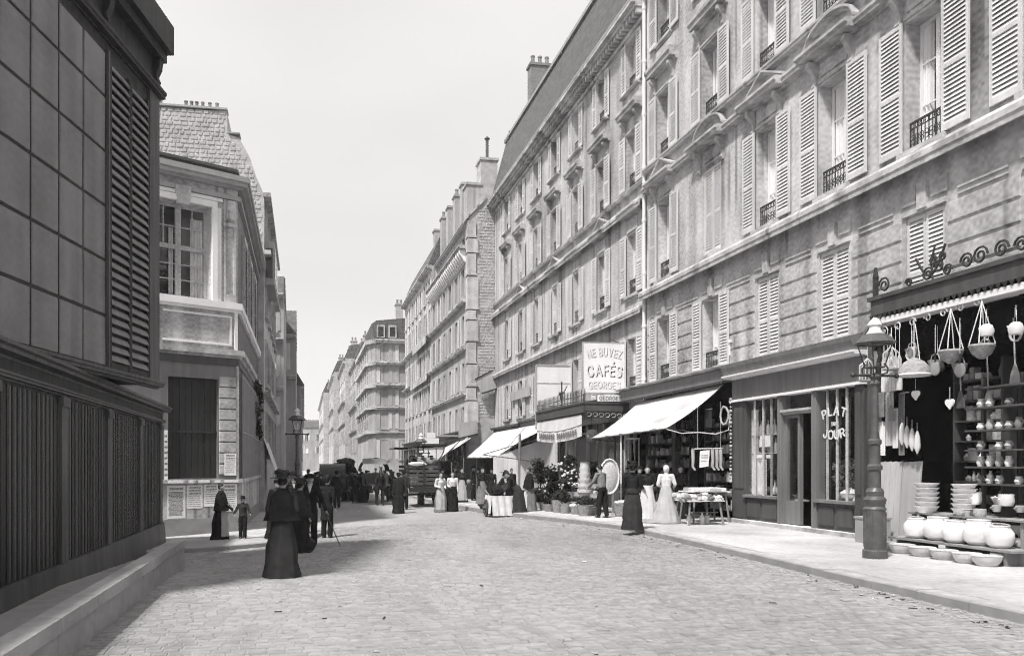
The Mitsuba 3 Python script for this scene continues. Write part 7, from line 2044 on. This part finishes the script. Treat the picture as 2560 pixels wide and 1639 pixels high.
def horse(label, x, y, z, yaw, h=1.5):
    K = thing('horse', label, 'horse')
    th = math.radians(yaw); fw = np.array([math.sin(th), math.cos(th), 0]); lf = np.array([-math.cos(th), math.sin(th), 0])
    V = np.array
    W_ = lambda v: V([x, y, z]) + v[:, :1] * lf + v[:, 1:2] * fw + v[:, 2:3] * V([0, 0, 1])
    b = [bone(V([0, -0.62, 1.12]), (0.25, 0.3, 0.3), V([0, 0.1, 1.08]), (0.26, 0.3, 0.29), True), bone(V([0, 0.1, 1.08]), (0.26, 0.3, 0.29), V([0, 0.55, 1.12]), (0.22, 0.26, 0.32), True),
         bone(V([0, 0.68, 1.25]), (0.14, 0.17, 0.24), V([0, 1.02, 1.72]), (0.08, 0.1, 0.13)), bone(V([0, 1.02, 1.76]), (0.085, 0.1, 0.11), V([0, 1.3, 1.42]), (0.05, 0.06, 0.065)),
         bone(V([0.05, 0.98, 1.86]), 0.025, V([0.06, 0.97, 1.97]), 0.01), bone(V([-0.05, 0.98, 1.86]), 0.025, V([-0.06, 0.97, 1.97]), 0.01)]
    for s in (1, -1):
        b += [bone(V([s * 0.14, 0.55, 1.0]), (0.1, 0.12, 0.16), V([s * 0.15, 0.58, 0.52]), 0.055), bone(V([s * 0.15, 0.58, 0.52]), 0.055, V([s * 0.15, 0.56, 0.12]), 0.036), bone(V([s * 0.15, 0.56, 0.12]), 0.04, V([s * 0.15, 0.6, 0.03]), (0.06, 0.07, 0.03)),
              bone(V([s * 0.14, -0.65, 1.05]), (0.13, 0.2, 0.2), V([s * 0.15, -0.5, 0.7]), 0.08), bone(V([s * 0.15, -0.5, 0.7]), 0.075, V([s * 0.15, -0.75, 0.48]), 0.05), bone(V([s * 0.15, -0.75, 0.48]), 0.05, V([s * 0.15, -0.7, 0.12]), 0.036), bone(V([s * 0.15, -0.7, 0.12]), 0.04, V([s * 0.15, -0.66, 0.03]), (0.06, 0.07, 0.03))]
    v, f = smoothed(b, 0.06, 5)
    put('body', (W_(v), f[:, ::-1]), 'horse_coat', K, smooth=60)
    mn = MB().tube([[0, 1.0, 1.92], [0, 0.85, 1.7], [0, 0.68, 1.48]], [0.03, 0.05, 0.04], 6)
    v, f = mn.get(); put('mane', (W_(v), f), 'hair', K)
    mn = MB().tube([[0, -0.92, 1.25], [0, -1.02, 0.95], [0, -1.0, 0.5]], [0.04, 0.07, 0.03], 6)
    v, f = mn.get(); put('tail', (W_(v), f), 'hair', K)
    a_ = np.linspace(0, 6.283, 15)
    mn = MB().tube(np.stack([0.2 * np.cos(a_), 0.72 + 0.1 * np.sin(a_), 1.2 + 0.3 * np.sin(a_)], 1), 0.06, 6)
    v, f = mn.get(); put('collar', (W_(v), f), 'leather', K)
    return K


horse('dark cart horse coming towards us in front of the tilt cart', 3.78, 42.0, roadz(3.78, 42), 182)

# handcart with white drape beside the kerb
hz = roadz(6.9, 28.8)
hc = thing('handcart', 'small handcart draped with a white cloth beside the right kerb', 'cart')
put('bed', bx(6.55, 7.45, 28.4, 29.6, hz + 0.66, hz + 0.72), 'wood', hc)
dr_ = np.zeros((5, 22, 3))
for i, z in enumerate(np.linspace(0.06, 0.76, 5)):
    for j, t in enumerate(np.linspace(0, 1, 22)):
        dr_[i, j] = (6.5 + 0.98 * t, 28.36 - 0.1 * (1 - i / 4) + 0.03 * math.sin(t * 25 + i * 0.4) - 0.12 * (t > 0.95), hz + z)
put('drape', MB().grid(dr_), 'white_cloth', hc)
dr_ = np.zeros((4, 16, 3))
for i, z in enumerate(np.linspace(0.12, 0.76, 4)):
    for j, t in enumerate(np.linspace(0, 1, 16)):
        dr_[i, j] = (6.5 - 0.06 * (1 - i / 3) + 0.02 * math.sin(t * 21), 28.36 + 1.2 * t, hz + z)
put('drape', MB().grid(dr_), 'white_cloth', hc)
wheel(hc, (6.42, 29.0, hz + 0.3), 0.3, n=8); wheel(hc, (7.55, 29.0, hz + 0.3), 0.3, n=8)
put('handle', MB().tube([[6.7, 29.6, hz + 0.7], [6.7, 30.4, hz + 0.9]], 0.025, 6).tube([[7.3, 29.6, hz + 0.7], [7.3, 30.4, hz + 0.9]], 0.025, 6), 'wood', hc)
for i, (x, y, r, lab) in enumerate(((6.8, 28.8, 0.22, 'dark bundle at the left end of the draped handcart'), (7.15, 28.9, 0.26, 'larger dark bundle on the draped handcart'), (6.95, 29.3, 0.24, 'rear dark bundle on the draped handcart'))):
    k = thing('bundle', lab, 'bundle')
    put('cloth', MB().ball((x, y, hz + 0.74 + r * 0.75), (r, r, r * 0.85), 3, 0.3), 'black_wool' if i != 1 else 'charcoal_wool', k, smooth=True)
    put('knot', MB().ball((x, y, hz + 0.74 + r * 1.6), 0.06, 2, 0.4), 'charcoal_wool', k)
k = thing('low_basket', 'flat dark basket on the kerb left of the draped handcart', 'basket')
bz = pavez(6.6, 32.0)
put('rim', MB().tube(np.stack([6.85 + 0.24 * np.cos(a * 2), 31.2 + 0.2 * np.sin(a * 2), 0 * a + bz + 0.16], 1), 0.04, 5), 'leather', k)
put('bowl', MB().lathe((6.85, 31.2, bz), [(0.16, 0), (0.24, 0.16)], 14), 'leather', k)

# ---------------------------------------------------------------- trees
def tree(label, x, y, z, th, crown, n, size, m='leaf_dark', seed=0, twigs=14, lean=0.0):
    K = thing('street_tree', label, 'tree')
    tr = MB(); g = np.random.default_rng(seed)
    tr.tube([[x, y, z], [x + lean * 0.3, y, z + th * 0.5], [x + lean, y, z + th]], [0.11, 0.085, 0.06], 8)
    tips = []
    for i in range(twigs):
        t = 0.6 + 0.4 * i / twigs
        a_ = g.uniform(0, 6.28); L = g.uniform(0.5, 1.0)
        p0 = np.array([x + lean * t, y, z + th * t]); p1 = p0 + np.array([math.cos(a_) * crown[0] * 0.5 * L, math.sin(a_) * crown[1] * 0.5 * L, crown[2] * 0.5 * L])
        p2 = p1 + np.array([math.cos(a_ + 0.4) * crown[0] * 0.4 * L, math.sin(a_ + 0.4) * crown[1] * 0.4 * L, crown[2] * g.uniform(0.0, 0.6)])
        tr.tube([p0, p1, p2], [0.035, 0.022, 0.008], 5)
        tips += [p1, p2]
    put('trunk', tr, 'bark', K)
    if n:
        cr_ = MB()
        for i, p in enumerate(tips):
            leaves(cr_, p, (crown[0] * 0.36, crown[1] * 0.36, crown[2] * 0.3), n // len(tips), size, seed + 100 + i, hollow=0.1)
        put('crown', cr_, m, K)
    return K


k = thing('ivy', 'ragged dark ivy hanging on the street side of the corner house', 'ivy')
iv = MB(); st_ = MB()
g_ = np.random.default_rng(12)
for i in range(16):
    y_, z_ = g_.uniform(33.2, 36.6), g_.uniform(2.6, 4.8)
    leaves(iv, (-1.86, y_, z_), (0.16, 0.55, 0.4), 70, 0.07, 200 + i, hollow=0.1)
for y_ in (33.6, 34.8, 36.0):
    st_.tube([[-1.93, y_, 1.1], [-1.9, y_ + 0.2, 3.0], [-1.9, y_ - 0.1, 5.2]], [0.03, 0.025, 0.012], 5)
put('foliage', iv, 'leaf_dark', k)
put('stem', st_, 'bark', k)
k = thing('side_awning', 'grey canvas awning let down steeply over the left pavement beyond the lamp', 'awning')
put('cloth', MB().hexa([(-1.75, 36.9, 2.75), (-1.7, 39.5, 2.75), (-0.95, 39.5, 0.6), (-1.0, 36.9, 0.6)], [(-1.75, 36.9, 2.77), (-1.7, 39.5, 2.77), (-0.93, 39.5, 0.62), (-0.98, 36.9, 0.62)]), 'canvas_grey', k)
put('bar', MB().tube([[-0.97, 36.8, 0.6], [-0.94, 39.6, 0.6]], 0.03, 6), 'wood', k)

# a second loaded wagon among the traffic
w2 = roadz(2.6, 54)
lw = thing('loaded_wagon', 'far high loaded dark wagon in the middle of the road beyond the cab', 'wagon')
put('bed', bx(1.9, 3.4, 53.5, 57.0, w2 + 0.9, w2 + 1.0), 'dark_wood_lit', lw)
ld = MB(); g = random.Random(3)
for _ in range(22):
    ld.ball((g.uniform(2.1, 3.2), g.uniform(53.8, 56.8), w2 + 1.25 + g.random() * 1.1), (g.uniform(0.2, 0.4), g.uniform(0.3, 0.5), g.uniform(0.15, 0.3)), 2, 0.5)
ld.box(2.0, 3.3, 53.7, 56.8, w2 + 1.0, w2 + 1.5)
tag(put('load', ld, 'charcoal_wool', lw, smooth=40), kind='stuff')
for x in (1.82, 3.48):
    wheel(lw, (x, 54.2, w2 + 0.55), 0.55, n=10); wheel(lw, (x, 56.4, w2 + 0.55), 0.55, n=10)
put('ladder_side', bx(1.86, 1.92, 53.5, 57, w2 + 1.0, w2 + 1.6).box(3.38, 3.44, 53.5, 57, w2 + 1.0, w2 + 1.6), 'dark_wood', lw)

# ---------------------------------------------------------------- the town's thin haze
scene['haze_air'] = {'type': 'homogeneous', 'albedo': 0.95, 'sigma_t': 0.0005}
scene['haze'] = {'type': 'cube', 'to_world': T().translate([0, 120, 12.9]).scale([330, 310, 15.6]), 'bsdf': {'type': 'null'}, 'interior': {'type': 'ref', 'id': 'haze_air'}}
scene['camera']['medium'] = {'type': 'ref', 'id': 'haze_air'}
tag('haze', kind='stuff')
